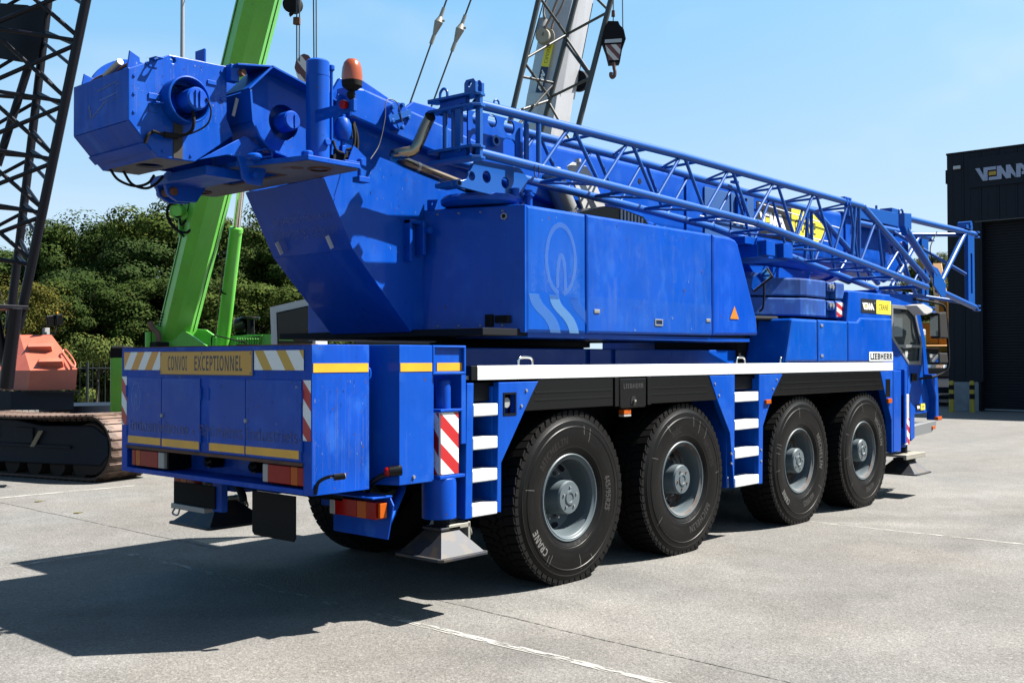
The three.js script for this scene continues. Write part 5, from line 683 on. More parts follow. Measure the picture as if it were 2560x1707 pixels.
{
  const axis = (lo, a, b, hi, fine, n) => { const r = []; for (let k = n; k > 0; k--) r.push(a - (a - lo) * Math.pow(k / n, 2.6)); for (let v = a; v <= b + 1e-6; v += fine) r.push(v); for (let k = 1; k <= n; k++) r.push(b + (hi - b) * Math.pow(k / n, 2.6)); return r; };
  const X = axis(-250, -5, 14, 300, 0.14, 26), Z = axis(-300, -8, 6.5, 250, 0.14, 26), P = [], U = [], Cc = [], I = [];
  const marks = []; const r = rng(71);
  for (let k = 0; k < 46; k++) marks.push([-3 + 14 * r(), -2 + 8 * r(), 0.10 + 0.5 * r(), 0.5 + 2.2 * r(), (r() - 0.5) * 1.2 + (r() < 0.5 ? 0.35 : 1.2), r() < 0.55 ? -0.30 * r() : 0.26 * r()]);
  for (const z of Z) for (const x of X) {
    let c = 1 + 0.46 * (fbm(x * 0.45 + 50, z * 0.45 + 50, 512, 301, 5) - 0.5) + 0.30 * (fbm(x * 1.7 + 80, z * 1.7 + 40, 512, 311, 4) - 0.5), w = 0.10 * (fbm(x * 0.7 + 20, z * 0.7 + 90, 512, 331, 3) - 0.5);
    for (const [mx, mz, a, b, t, s] of marks) { const dx = x - mx, dz = z - mz, p = dx * Math.cos(t) + dz * Math.sin(t), q = -dx * Math.sin(t) + dz * Math.cos(t), d = (p / b) ** 2 + (q / a) ** 2; if (d < 1) c += s * (1 - d) * (0.35 + 1.1 * fbm(x * 3 + 11, z * 3 + 7, 512, 341, 3)); }
    const tread = Math.exp(-(((z - 3.55 + 0.055 * x) / 0.22) ** 2)) * sstep(-4, 1, x) * 0.13 * (0.5 + fbm(x * 2, z * 2 + 40, 512, 351, 3)); c -= tread;
    P.push(x, 0, z); U.push(x, z); Cc.push(c * (1 + w), c, c * (1 - w));
  }
  for (let j = 0; j < Z.length - 1; j++) for (let i = 0; i < X.length - 1; i++) { const a = j * X.length + i, b = a + 1, c = a + X.length, d = c + 1; I.push(a, c, b, b, c, d); }
  const g = new THREE.BufferGeometry(); g.setAttribute('position', new THREE.Float32BufferAttribute(P, 3)); g.setAttribute('uv', new THREE.Float32BufferAttribute(U, 2)); g.setAttribute('color', new THREE.Float32BufferAttribute(Cc, 3)); g.setIndex(I); g.computeVertexNormals();
  const m = shadowed(new THREE.Mesh(g, M.asphalt)); m.name = 'ground'; m.userData.kind = 'structure'; m.userData.label = 'pale weathered asphalt yard under the cranes'; scene.add(m);
}
const ribbon = (pts, w, y, seed, jit = 0.3) => { const P = [], U = [], I = [], r = rng(seed); let L = 0; pts.forEach((p, i) => { const q = pts[Math.min(i + 1, pts.length - 1)], o = pts[Math.max(i - 1, 0)], dx = q[0] - o[0], dz = q[1] - o[1], l = Math.hypot(dx, dz), nx = -dz / l, nz = dx / l, ww = w * (1 + jit * (r() - 0.5)); if (i) L += Math.hypot(p[0] - pts[i - 1][0], p[1] - pts[i - 1][1]); P.push(p[0] + nx * ww / 2, y, p[1] + nz * ww / 2, p[0] - nx * ww / 2, y, p[1] - nz * ww / 2); U.push(L, 0, L, 1); if (i) I.push(2 * i - 2, 2 * i - 1, 2 * i, 2 * i, 2 * i - 1, 2 * i + 1); }); const g = new THREE.BufferGeometry(); g.setAttribute('position', new THREE.Float32BufferAttribute(P, 3)); g.setAttribute('uv', new THREE.Float32BufferAttribute(U, 2)); g.setIndex(I); g.computeVertexNormals(); return g; };
const wander = (a, b, n, amp, seed) => Array.from({ length: n + 1 }, (_, k) => { const t = k / n, dx = b[0] - a[0], dz = b[1] - a[1], l = Math.hypot(dx, dz), o = amp * (fbm(t * l * 1.5 + 7, seed, 256, seed, 3) - 0.5) * 2; return [a[0] + dx * t - dz / l * o, a[1] + dz * t + dx / l * o]; });
{
  const wear = (seed, keep) => { const t = canvasTex(1024, 64, (c, W, H) => { c.clearRect(0, 0, W, H); for (let x = 0; x < W; x += 2) for (let y = 0; y < H; y += 2) { const n = fbm(x / 26, y / 9, 64, seed, 4), e = Math.min(y, H - y) / H; const a = clamp((n - keep) * 5 + 0.7) * clamp(e * 14); if (a > 0.03) { c.fillStyle = `rgba(${214},${212},${204},${a * (0.55 + 0.45 * hash(x, y, seed))})`; c.fillRect(x, y, 2, 2); } } }); t.wrapS = THREE.RepeatWrapping; t.repeat.set(1 / 3, 1); return std({ map: t, transparent: true, roughness: 0.8 }); };
  const line = (pts, w, keep, seed) => { const m = single('parking_line', ribbon(pts, w, 0.004, seed, 0.12), wear(seed, keep), null, null, null, 'structure', false); m.userData.label = 'worn white parking line painted on the asphalt'; };
  line(wander([0.84, 1.12], [0.85, 7.0], 60, 0.01, 5), 0.085, 0.50, 5); line(wander([0.86, -2.9], [0.84, 1.12], 50, 0.01, 6), 0.08, 0.62, 6); line(wander([-7, -3.05], [0.86, -2.93], 60, 0.01, 7), 0.08, 0.53, 7); line(wander([6.99, 1.35], [7.12, 9], 60, 0.01, 8), 0.075, 0.57, 8); line(wander([-4, -8.2], [3.7, -7.8], 50, 0.01, 9), 0.11, 0.45, 9);
  const seamMat = std({ color: raw(0.070, 0.067, 0.060), roughness: 0.95 });
  const seam = (a, b, w, s) => { const m = single('asphalt_seam', ribbon(wander(a, b, 140, 0.025, s), w, 0.003, s, 1.5), seamMat, null, null, null, 'structure', false); m.userData.label = 'dark irregular joint between two asphalt lanes'; };
  seam([1.60, -9.5], [1.58, -2.2], 0.014, 15); seam([1.45, 0.9], [1.30, 4.2], 0.009, 16); seam([1.31, 4.2], [1.30, 9], 0.008, 17);
}
{ // a few dry leaves
  const r = rng(5); [[[1.9, -7.1], 'yellowed'], [[1.75, -5.7], 'brown']].forEach(([[x, z], k]) => { const g = prismY([[0, 0], [0.05, 0.02], [0.09, 0], [0.13, -0.01], [0.08, -0.04], [0.04, -0.05]].map(([a, b]) => [x + a, z + b]), 0.006, 0.012, 0.001); single('leaf', g, std({ color: lin(0.20, 0.17, 0.03), roughness: 0.8 }), `${k} dry leaf lying on the asphalt near the painted line`, 'leaf', 'fallen leaves'); });
}

// ================================================================ warehouse
{
  const X = 34.5, b = thing('warehouse', 'dark navy metal-clad warehouse with large roller door and white lettering', 'building', V3(X, 0, -6.5)), clad = phy({ color: raw(0.0045, 0.0075, 0.0145), roughness: 0.55, specularIntensity: 0.35 }), dk = phy({ color: raw(0.0045, 0.006, 0.010), roughness: 0.6, specularIntensity: 0.35 });
  const at = (x, y, z) => V3(x - X, y, z + 6.5), bb = (x0, x1, y0, y1, z0, z1, r) => box(x0 - X, x1 - X, y0, y1, z0 + 6.5, z1 + 6.5, r);
  part('shell', [bb(34.8, 60, 0, 9.1, -6.5, -6.3, 0), bb(34.8, 60, 9.0, 9.15, -6.5, 22, 0), bb(59.8, 60, 0, 9.1, -6.5, 22, 0), bb(34.8, 60, 0, 9.1, 21.8, 22, 0)], clad, b);
  let z = -6.55; while (z < 9) { const z1 = z + 0.6; if (z1 < -5.3) part('cladding_panel', bb(X, X + 0.28, 1.03, 9.2, z, z1 - 0.012, 0.006), clad, b); else part('cladding_panel', bb(X, X + 0.28, 6.74, 9.2, z, z1 - 0.012, 0.006), clad, b); z = z1; }
  for (let k = 0; k < 12; k++) part('rib', bb(X - 0.008, X, k < 4 ? 1.1 : 6.8, 9.15, -6.35 + k * 0.3 - 0.008, -6.35 + k * 0.3 + 0.008, 0), clad, b);
  part('parapet', bb(X - 0.03, X + 0.3, 9.2, 9.275, -6.57, 22, 0.01), dk, b);
  part('plinth', bb(X - 0.04, X + 0.3, 0, 1.03, -6.40, -5.52, 0.01), std({ map: dataTex(256, 256, (u, v) => { const n = fbm(u * 6, v * 6, 6, 401, 5); return [0.30, 0.33, 0.36].map((c) => c * (0.7 + 0.6 * n)); }), roughness: 0.85 }), b);
  part('door_jamb', bb(X + 0.02, X + 0.5, 0, 6.74, -5.52, -5.44, 0.004), dk, b); part('lintel', bb(X - 0.02, X + 0.35, 6.70, 6.738, -5.6, 9, 0.004), std({ color: lin(0.09, 0.09, 0.10), roughness: 0.4, metalness: 0.3 }), b);
  const d = sub('roller_door', b), slatGeo = triUV(box(-0.02, 0.02, -0.047, 0.047, -7.3, 7.3, 0.012)); for (let k = 0; k < 68; k++) { const m = shadowed(new THREE.Mesh(slatGeo, dk)); m.name = 'slat'; m.position.set(0.40, 0.13 + k * 0.098, 1.06 + 7.3); d.add(m); } part('bottom_seal', bb(X + 0.36, X + 0.44, 0.03, 0.075, -5.44, 9, 0.005), M.grey, d);
  part('sign_panel', bb(X - 0.055, X - 0.012, 7.93, 9.0, -5.78, -2.6, 0.006), clad, b);
  const lg = sub('wall_lettering', b), lm = std({ color: lin(0.50, 0.56, 0.78), roughness: 0.5 }), ym = std({ color: lin(0.72, 0.44, 0.02), roughness: 0.5 }), W = 1.95, Hh = 0.47, z0 = -5.54, y1 = 8.60;
  const letter = (pts, mat, n) => part(n, prismX(pts.map(([a, c]) => [z0 + a * W + 6.5, y1 - c * Hh]), -0.095, -0.056, 0.004), mat, lg);
  letter([[0, 0], [0.075, 0], [0.145, 0.58], [0.145, 0], [0.36, 0], [0.36, 0.24], [0.215, 0.24], [0.215, 1], [0.135, 1]], lm, 'letter'); letter([[0.235, 0.36], [0.36, 0.36], [0.36, 0.64], [0.235, 0.64]], ym, 'yellow_bar');
  letter([[0.235, 0.76], [0.375, 0.76], [0.375, 0], [0.445, 0], [0.53, 0.60], [0.53, 0], [0.60, 0], [0.69, 0.72], [0.69, 1], [0.61, 0.62], [0.61, 1], [0.53, 1], [0.455, 0.55], [0.455, 1], [0.235, 1]], lm, 'letter'); letter([[0.70, 0], [0.79, 0], [1, 1], [0.91, 1], [0.88, 0.82], [0.79, 0.82], [0.79, 0.60], [0.83, 0.60], [0.775, 0.30], [0.775, 1], [0.70, 1]], lm, 'letter');
  part('wall_lamp', [bb(X - 0.10, X - 0.01, 8.66, 8.78, -6.30, -6.05, 0.015)], M.white, b); part('gutter', bb(X + 0.1, X + 0.2, 8.2, 8.7, -6.64, -6.56, 0.01), dk, b);
}
{
  const Y = std({ color: lin(0.62, 0.46, 0.012), roughness: 0.45 });
  [['yellow and black striped steel bollard at the warehouse corner, beside the black car', 33.15, -6.0], ['yellow and black striped steel bollard in front of the grey plinth by the roller door', 33.55, -5.44]].forEach(([l, x, z]) => {
    const b = thing('bollard', l, 'bollard', V3(x, 0, z), 'bollards guarding the warehouse door'), r = 0.082;
    part('post', [cyl(V3(0, 0, 0), V3(0, 1.06, 0), r, r, 24), ball(V3(0, 1.06, 0), r, 20, 10, 0.5)], Y, b); for (const [a, c] of [[0.46, 0.64], [0.79, 0.95]]) part('black_band', cyl(V3(0, a, 0), V3(0, c, 0), r + 0.003, r + 0.003, 24, true), M.blackMatte, b);
  });
}
{ // old black car, only its tail shows beyond the cab
  const c = thing('vintage_car', 'black vintage saloon car with round wings, parked at the warehouse corner', 'car', V3(39.6, 0, -8.75)); c.rotation.y = 0.42;
  const pnt = phy({ color: lin(0.008, 0.012, 0.02), roughness: 0.25, clearcoat: 1, clearcoatRoughness: 0.05 });
  part('body', prism([[-2.0, 0.35], [-2.05, 0.75], [-1.7, 0.98], [-1.25, 1.1], [-0.85, 1.5], [-0.3, 1.62], [0.35, 1.58], [0.75, 1.12], [1.75, 1.0], [1.95, 0.8], [1.95, 0.35]], -0.62, 0.62, 0.14), pnt, c);
  for (const x of [-1.25, 1.3]) for (const s of [1, -1]) { part('wing', ball(V3(x, 0.55, s * 0.66), 0.40, 20, 14, 0.82), pnt, c); const w = sub('wheel', c); part('tyre', cyl(V3(x, 0.33, s * 0.62), V3(x, 0.33, s * 0.82), 0.33, 0.33, 24), M.rubber, w); part('hubcap', cyl(V3(x, 0.33, s * 0.82), V3(x, 0.33, s * 0.835), 0.17, 0.15, 20), M.chrome, w); }
  for (const s of [1, -1]) { part('side_window', prism([[-0.75, 1.15], [-0.65, 1.42], [-0.05, 1.5], [0.0, 1.15]], s * 0.612, s * 0.63, 0.004), M.glassDark, c); part('side_window', prism([[0.06, 1.15], [0.02, 1.5], [0.32, 1.47], [0.55, 1.15]], s * 0.612, s * 0.63, 0.004), M.glassDark, c); }
  part('rear_window', slab([[-1.24, 1.14], [-0.92, 1.46]], -0.42, 0.42, 0.02), M.glassDark, c); part('bumper', box(-2.2, -2.1, 0.4, 0.5, -0.75, 0.75, 0.03), M.chrome, c); part('running_board', box(-0.9, 0.95, 0.28, 0.34, -0.78, 0.78, 0.01), pnt, c);
}
{ // orange excavator behind the warehouse corner
  const e = thing('excavator', 'orange tracked excavator behind the warehouse corner, its arm raised', 'excavator', V3(46.9, 0, -11.1)), O = std({ color: lin(0.70, 0.30, 0.02), roughness: 0.45 }); e.rotation.y = 0.6;
  part('house', [box(-1.6, 1.2, 1.3, 2.5, -1.2, 1.2, 0.08)], O, e); for (let k = 0; k < 4; k++) part('vent', box(-1.62, -1.6, 1.65 + k * 0.16, 1.72 + k * 0.16, -0.5, 0.6, 0), M.blackMatte, e);
  part('base', box(-1.7, 1.3, 0.9, 1.3, -1.2, 1.2, 0.02), M.blackMatte, e); for (const s of [1, -1]) part('track', prism([[-2, 0.3], [-1.8, 0], [1.8, 0], [2, 0.3], [2, 0.6], [1.7, 0.85], [-1.7, 0.85], [-2, 0.6]], s * 0.8, s * 1.35, 0.05), M.blackMatte, e);
  part('boom', prism([[-0.3, 2.2], [0.3, 2.2], [0.5, 4.6], [1.2, 6.2], [0.8, 6.5], [-0.2, 4.8]], -0.22, 0.22, 0.03), O, e); part('arm_cylinder', cyl(V3(0.6, 2.3, 0), V3(0.75, 4.4, 0), 0.09, 0.09, 14), O, e); part('cab', box(-0.2, 1.2, 2.5, 3.6, -1.15, -0.2, 0.08), O, e);
}
{ // green machine seen between mirror and cab
  const g = thing('green_machine', 'green boxy site machine with white roof, behind the crane cab mirrors', 'machine', V3(41.2, 0, -10.9)), G = std({ color: lin(0.02, 0.14, 0.05), roughness: 0.5 });
  part('body', box(-1.0, 1.0, 0.8, 2.85, -1.0, 0.75, 0.04), G, g); part('roof', box(-1.0, 1.0, 2.85, 3.15, -1.0, 0.75, 0.06), M.white, g); part('cabinet', box(-0.9, 0.9, 1.2, 2.2, 0.75, 1.35, 0.03), M.grey, g); part('cabinet_lid', box(-0.92, 0.92, 2.2, 2.32, 0.74, 1.37, 0.03), std({ color: lin(0.6, 0.22, 0.05), roughness: 0.5 }), g); part('skid', box(-0.95, 0.95, 0, 0.8, -0.95, 1.3, 0.03), M.blackMatte, g);
}
// ================================================================ red crawler crane with black lattice boom, left edge
const ROT = 0.263;
{
  const c = thing('crawler_crane', 'red crawler crane with black lattice boom and rusty tracks, in front of the bar fence', 'crane', V3(3.57, 0, -8.28)); c.rotation.y = ROT; c.updateMatrixWorld(true);
  const inv = c.matrixWorld.clone().invert(), lo = (p) => p.clone().applyMatrix4(inv);
  const navy = phy({ color: raw(0.005, 0.010, 0.020), roughness: 0.6, specularIntensity: 0.35 }), blk = phy({ color: raw(0.005, 0.005, 0.009), roughness: 0.42, specularIntensity: 0.4 }), red = std({ map: dataTex(256, 256, (u, v) => { const n = fbm(u * 5, v * 5, 5, 501, 5); return [0.92 * (0.85 + 0.3 * n), 0.22 * (0.8 + 0.4 * n), 0.13 * (0.8 + 0.4 * n)]; }), roughness: 0.5 });
  const padMat = std({ map: dataTex(256, 256, (u, v) => { const n = fbm(u * 7, v * 7, 7, 511, 5), k = sstep(0.45, 0.62, n); return [mix(0.10, 0.26, k), mix(0.055, 0.16, k), mix(0.038, 0.115, k)]; }, true, 1.5), roughness: 0.65, metalness: 0.15 });
  // tracks: local z runs from 0 (near end) to -L, width along local x
  const track = (x0, x1, full) => {
    const t = sub('track', c), R = 0.49, L = 4.6, H = 0.52;
    part('side_frame', [prismX([[-0.30, 0.25], [-0.12, 0.42], [-0.14, 0.70], [-0.45, 0.86], [-1.6, 0.84], [-2.2, 0.92], [-3.2, 0.92], [-L + 0.3, 0.8], [-L + 0.1, 0.5], [-L + 0.3, 0.2]], x0 + 0.06, x1 - 0.06, 0.02), box(x0 + 0.02, x0 + 0.09, 0.50, 0.54, -3.2, -0.9, 0.005), box(x0 + 0.03, x0 + 0.09, 0.55, 0.80, -2.15, -1.75, 0.01), box(x0 + 0.03, x0 + 0.08, 0.62, 0.86, -3.3, -2.6, 0.01)], navy, t);
    if (full) part('marking_stripe', prismX([[-1.80, 0.50], [-1.70, 0.50], [-1.50, 0.76], [-1.60, 0.76]], x0 + 0.015, x0 + 0.026, 0.001), std({ color: lin(0.42, 0.36, 0.22), roughness: 0.7 }), t);
    for (let k = 0; k < 7; k++) part('road_wheel', cyl(V3(x0 + 0.10, 0.22, -0.75 - k * 0.52), V3(x1 - 0.1, 0.22, -0.75 - k * 0.52), 0.17, 0.17, 18), M.rustDark, t);
    part('idler', cyl(V3(x0 + 0.08, 0.50, -0.52), V3(x1 - 0.08, 0.50, -0.52), 0.40, 0.40, 28), M.rustDark, t);
    const loop = []; const per = 2 * (L - 2 * R) + 2 * Math.PI * R, n = 78;
    for (let k = 0; k < n; k++) { let s = k / n * per; let z, y, a; if (s < L - 2 * R) { z = -R - s; y = 2 * R + 0.03 - 0.10 * Math.sin(Math.PI * s / (L - 2 * R)) * 0.5; a = 0; } else if ((s -= L - 2 * R) < Math.PI * R) { a = s / R; z = -(L - R) - R * Math.sin(a); y = R + 0.03 + R * Math.cos(a); } else if ((s -= Math.PI * R) < L - 2 * R) { z = -(L - R) + s; y = 0.03; a = Math.PI; } else { s -= L - 2 * R; a = Math.PI + s / R; z = -R - R * Math.sin(a); y = R + 0.03 + R * Math.cos(a); } loop.push([z, y, a]); }
    const pg = triUV(join([box(x0, x1, -0.028, 0.010, -0.082, 0.082, 0.006), box(x0 + 0.01, x1 - 0.01, 0.006, 0.030, -0.06, -0.03, 0.004), box(x0 + 0.3, x1 - 0.3, -0.08, -0.02, -0.05, 0.05, 0.004)]));
    for (const [z, y, a] of loop) { const m = shadowed(new THREE.Mesh(pg, padMat)); m.name = 'track_pad'; m.position.set(0, Math.max(y, 0.032), z); m.rotation.x = -a; t.add(m); }
  };
  track(0, 0.95, true); track(2.5, 3.45, false);
  part('undercarriage', [box(0.6, 2.9, 0.45, 0.95, -3.4, -1.4, 0.03), cyl(V3(1.7, 0.9, -2.4), V3(1.7, 1.1, -2.4), 0.8, 0.8, 32)], navy, c);
  // red hood: corners found on the photograph at the depth the track gives
  const d0 = 15.8, q = (u, v, d) => lo(pd('L', u, v, d));
  const hull = (n, A, B, mat) => { const P = [], f = (a, b, e, d) => P.push(a, b, e, a, e, d); const k = A.length; for (let i = 0; i < k; i++) f(A[i], A[(i + 1) % k], B[(i + 1) % k], B[i]); for (let i = 1; i < k - 1; i++) { P.push(A[0], A[i], A[i + 1], B[0], B[i + 1], B[i]); } const g = new THREE.BufferGeometry(); g.setAttribute('position', new THREE.Float32BufferAttribute(P.flatMap((p) => [p.x, p.y, p.z]), 3)); g.setAttribute('uv', new THREE.Float32BufferAttribute(new Float32Array(P.length * 2), 2)); g.computeVertexNormals(); return part(n, g, mat, c); };
  const F = [q(200, 800, d0), q(545, 796, d0 + 0.1), q(557, 648, d0 + 0.1), q(215, 656, d0)], back = (p, x, y, z) => p.clone().add(V3(x, y, z));
  hull('hood_front', F, [back(F[0], -0.05, 0, -1.9), back(F[1], 0, 0, -1.9), back(F[2], 0, 0, -1.9), back(F[3], -0.05, 0, -1.9)], red);
  const tl = q(140, 398, d0 + 0.75), tr = q(370, 398, d0 + 0.8);
  hull('hood_slope', [F[3], F[2], tr, tl], [back(F[3], 0, 0, -1.88), back(F[2], 0, 0, -1.88), back(tr, 0, 0, -1.1), back(tl, 0, 0, -1.1)], red);
  const slope = (u, v) => { const t = (656 - v) / (656 - 398); return q(u, v, d0 + 0.02 + 0.76 * t); };
  const nrm = F[2].clone().sub(F[3]).cross(tl.clone().sub(F[3])).normalize();
  for (const [a, b, e, d] of [[[205, 465], [378, 465], [376, 516], [205, 518]], [[285, 573], [457, 573], [457, 625], [283, 627]]]) { const P = [a, b, e, d].map((p) => slope(...p)); hull('vent_box', P.map((p) => p.clone().addScaledVector(nrm, -0.02)), [P[0].clone().addScaledVector(nrm, 0.015), P[1].clone().addScaledVector(nrm, 0.015), P[2].clone().addScaledVector(nrm, 0.09), P[3].clone().addScaledVector(nrm, 0.09)], red); }
  part('handrail', tube([slope(450, 535), slope(465, 515), slope(545, 620), slope(535, 645), slope(450, 535)].map((p) => p.addScaledVector(nrm, 0.03)), 0.012, 6, 40), red, c);
  hull('base_ledge', [q(75, 945, d0 - 0.2), q(530, 940, d0 - 0.1), q(535, 820, d0 - 0.1), q(75, 805, d0 - 0.2)], [q(75, 945, d0 - 0.2), q(530, 940, d0 - 0.1), q(535, 820, d0 - 0.1), q(75, 805, d0 - 0.2)].map((p) => back(p, 0, 0, -2.2)), navy);
  hull('ledge_lip', [q(180, 808, d0 - 0.32), q(570, 822, d0 - 0.2), q(572, 806, d0 - 0.2), q(180, 801, d0 - 0.32)], [q(180, 808, d0), q(570, 822, d0 + 0.2), q(572, 806, d0 + 0.2), q(180, 801, d0)], blk);
  part('work_lamp', (() => { const p = q(340, 372, d0 + 1.0); return [box(p.x - 0.05, p.x + 0.05, p.y - 0.055, p.y + 0.055, p.z - 0.06, p.z, 0.01)]; })(), M.grey, c);
  { const m = sub('mirror', c), p = q(392, 292, d0 + 0.9); const g = box(-0.15, 0.15, -0.085, 0.085, -0.02, 0.02, 0.015); g.rotateZ(0.16); g.translate(p.x, p.y, p.z); part('mirror_head', g, M.black, m); part('mirror_stalk', [tube([q(408, 230, d0 + 0.9), q(408, 300, d0 + 0.88), q(405, 380, d0 + 0.9), q(360, 400, d0 + 0.95)], 0.013, 6)], M.black, m); part('reflector_tip', cyl(q(410, 245, d0 + 0.88), q(410, 228, d0 + 0.88), 0.016, 0.016, 8), M.yellow, m); }
  // lattice boom
  const bm = sub('lattice_boom', c), z7 = (u, v, d) => lo(pd('Z7', u, v, d));
  const dA = 15.0, A = (v) => z7(560 - (v / 1568) * 325, v, dA + 0.00015 * v), D = (v) => z7(-20 - (v / 1568) * 240, v - 85, dA + 0.00015 * v), Bk = (v) => z7(312 - (v / 1568) * 187, v, dA + 1.1), Ek = (v) => z7(-220 - (v / 1568) * 150, v - 60, dA + 1.15);
  const V0 = -500, V1 = 2150, rC = 0.068, rB = 0.030;
  bar('chord', A(V0), A(V1), rC, blk, bm); bar('chord', D(V0), D(V1), rC, blk, bm); bar('chord', Bk(V0), Bk(V1), rC * 0.95, blk, bm); bar('chord', Ek(V0), Ek(V1), rC * 0.95, blk, bm); bar('chord', z7(190, 410, dA + 0.9), z7(-20, 1080, dA + 0.9), 0.06, blk, bm);
  const nodes = [-500, -130, 265, 665, 1040, 1390, 1730];
  nodes.forEach((v, i) => {
    bar('brace', A(v), D(v), rB, blk, bm); bar('brace', A(v + 30), Bk(v - 60), rB, blk, bm); bar('brace', Bk(v - 20), Ek(v), rB, blk, bm); if (i % 2) bar('brace', D(v), Ek(v), rB, blk, bm);
    const w = nodes[i + 1]; if (w !== undefined) { const m = (v + w) / 2; bar('brace', A(v + 25), D(w - 20), rB * 1.05, blk, bm); bar('brace', D(v + 15), A(w - 25), rB * 1.05, blk, bm); bar('brace', Bk(m), A(w - 20), rB * 0.9, blk, bm); bar('brace', Bk(v + 10), A(v + (w - v) * 0.42), rB * 0.9, blk, bm); bar('brace', Bk(v), Ek(w), rB * 0.9, blk, bm); }
  });
  { const pts = [[-260, -10], [0, 20], [280, 45], [285, 200], [235, 400], [190, 412], [0, 380], [-260, 330]], dp = dA + 0.55, s = new THREE.Shape(pts.map(([u, v]) => new THREE.Vector2(u, -v))); for (const [u, v] of [[173, 40], [150, 57], [168, 82], [146, 98], [164, 125], [141, 140], [160, 165], [137, 182]]) { const h = new THREE.Path(); h.absellipse(u, -v, 10.5, 11.5, 0, 7, false); s.holes.push(h); }
    const g = new THREE.ShapeGeometry(s, 12), gp = g.attributes.position; const back2 = g.clone(), bp = back2.attributes.position; for (let i = 0; i < gp.count; i++) { const p = z7(gp.getX(i), -gp.getY(i), dp); gp.setXYZ(i, p.x, p.y, p.z); bp.setXYZ(i, p.x, p.y, p.z - 0.03); } g.computeVertexNormals(); back2.computeVertexNormals(); part('pierced_plate', [strip(g), strip(back2)], blk, bm); }
  part('foot_section', (() => { const a = q(55, 480, d0 - 0.6), b = q(0, 820, d0 - 0.5); return [cyl(q(110, 200, d0 - 0.7), q(40, 780, d0 - 0.5), 0.09, 0.10, 12), cyl(q(-40, 250, d0 - 0.7), q(35, 620, d0 - 0.5), 0.07, 0.07, 10), box(a.x - 0.9, a.x - 0.18, a.y - 1.9, a.y - 0.9, a.z - 0.9, a.z - 0.3, 0.03)]; })(), blk, bm);
  part('boom_platform', (() => { const a = q(60, 200, d0 - 0.6); return [box(a.x - 0.9, a.x + 0.18, a.y - 0.03, a.y + 0.03, a.z - 0.3, a.z + 0.2, 0.01)]; })(), blk, bm);
}

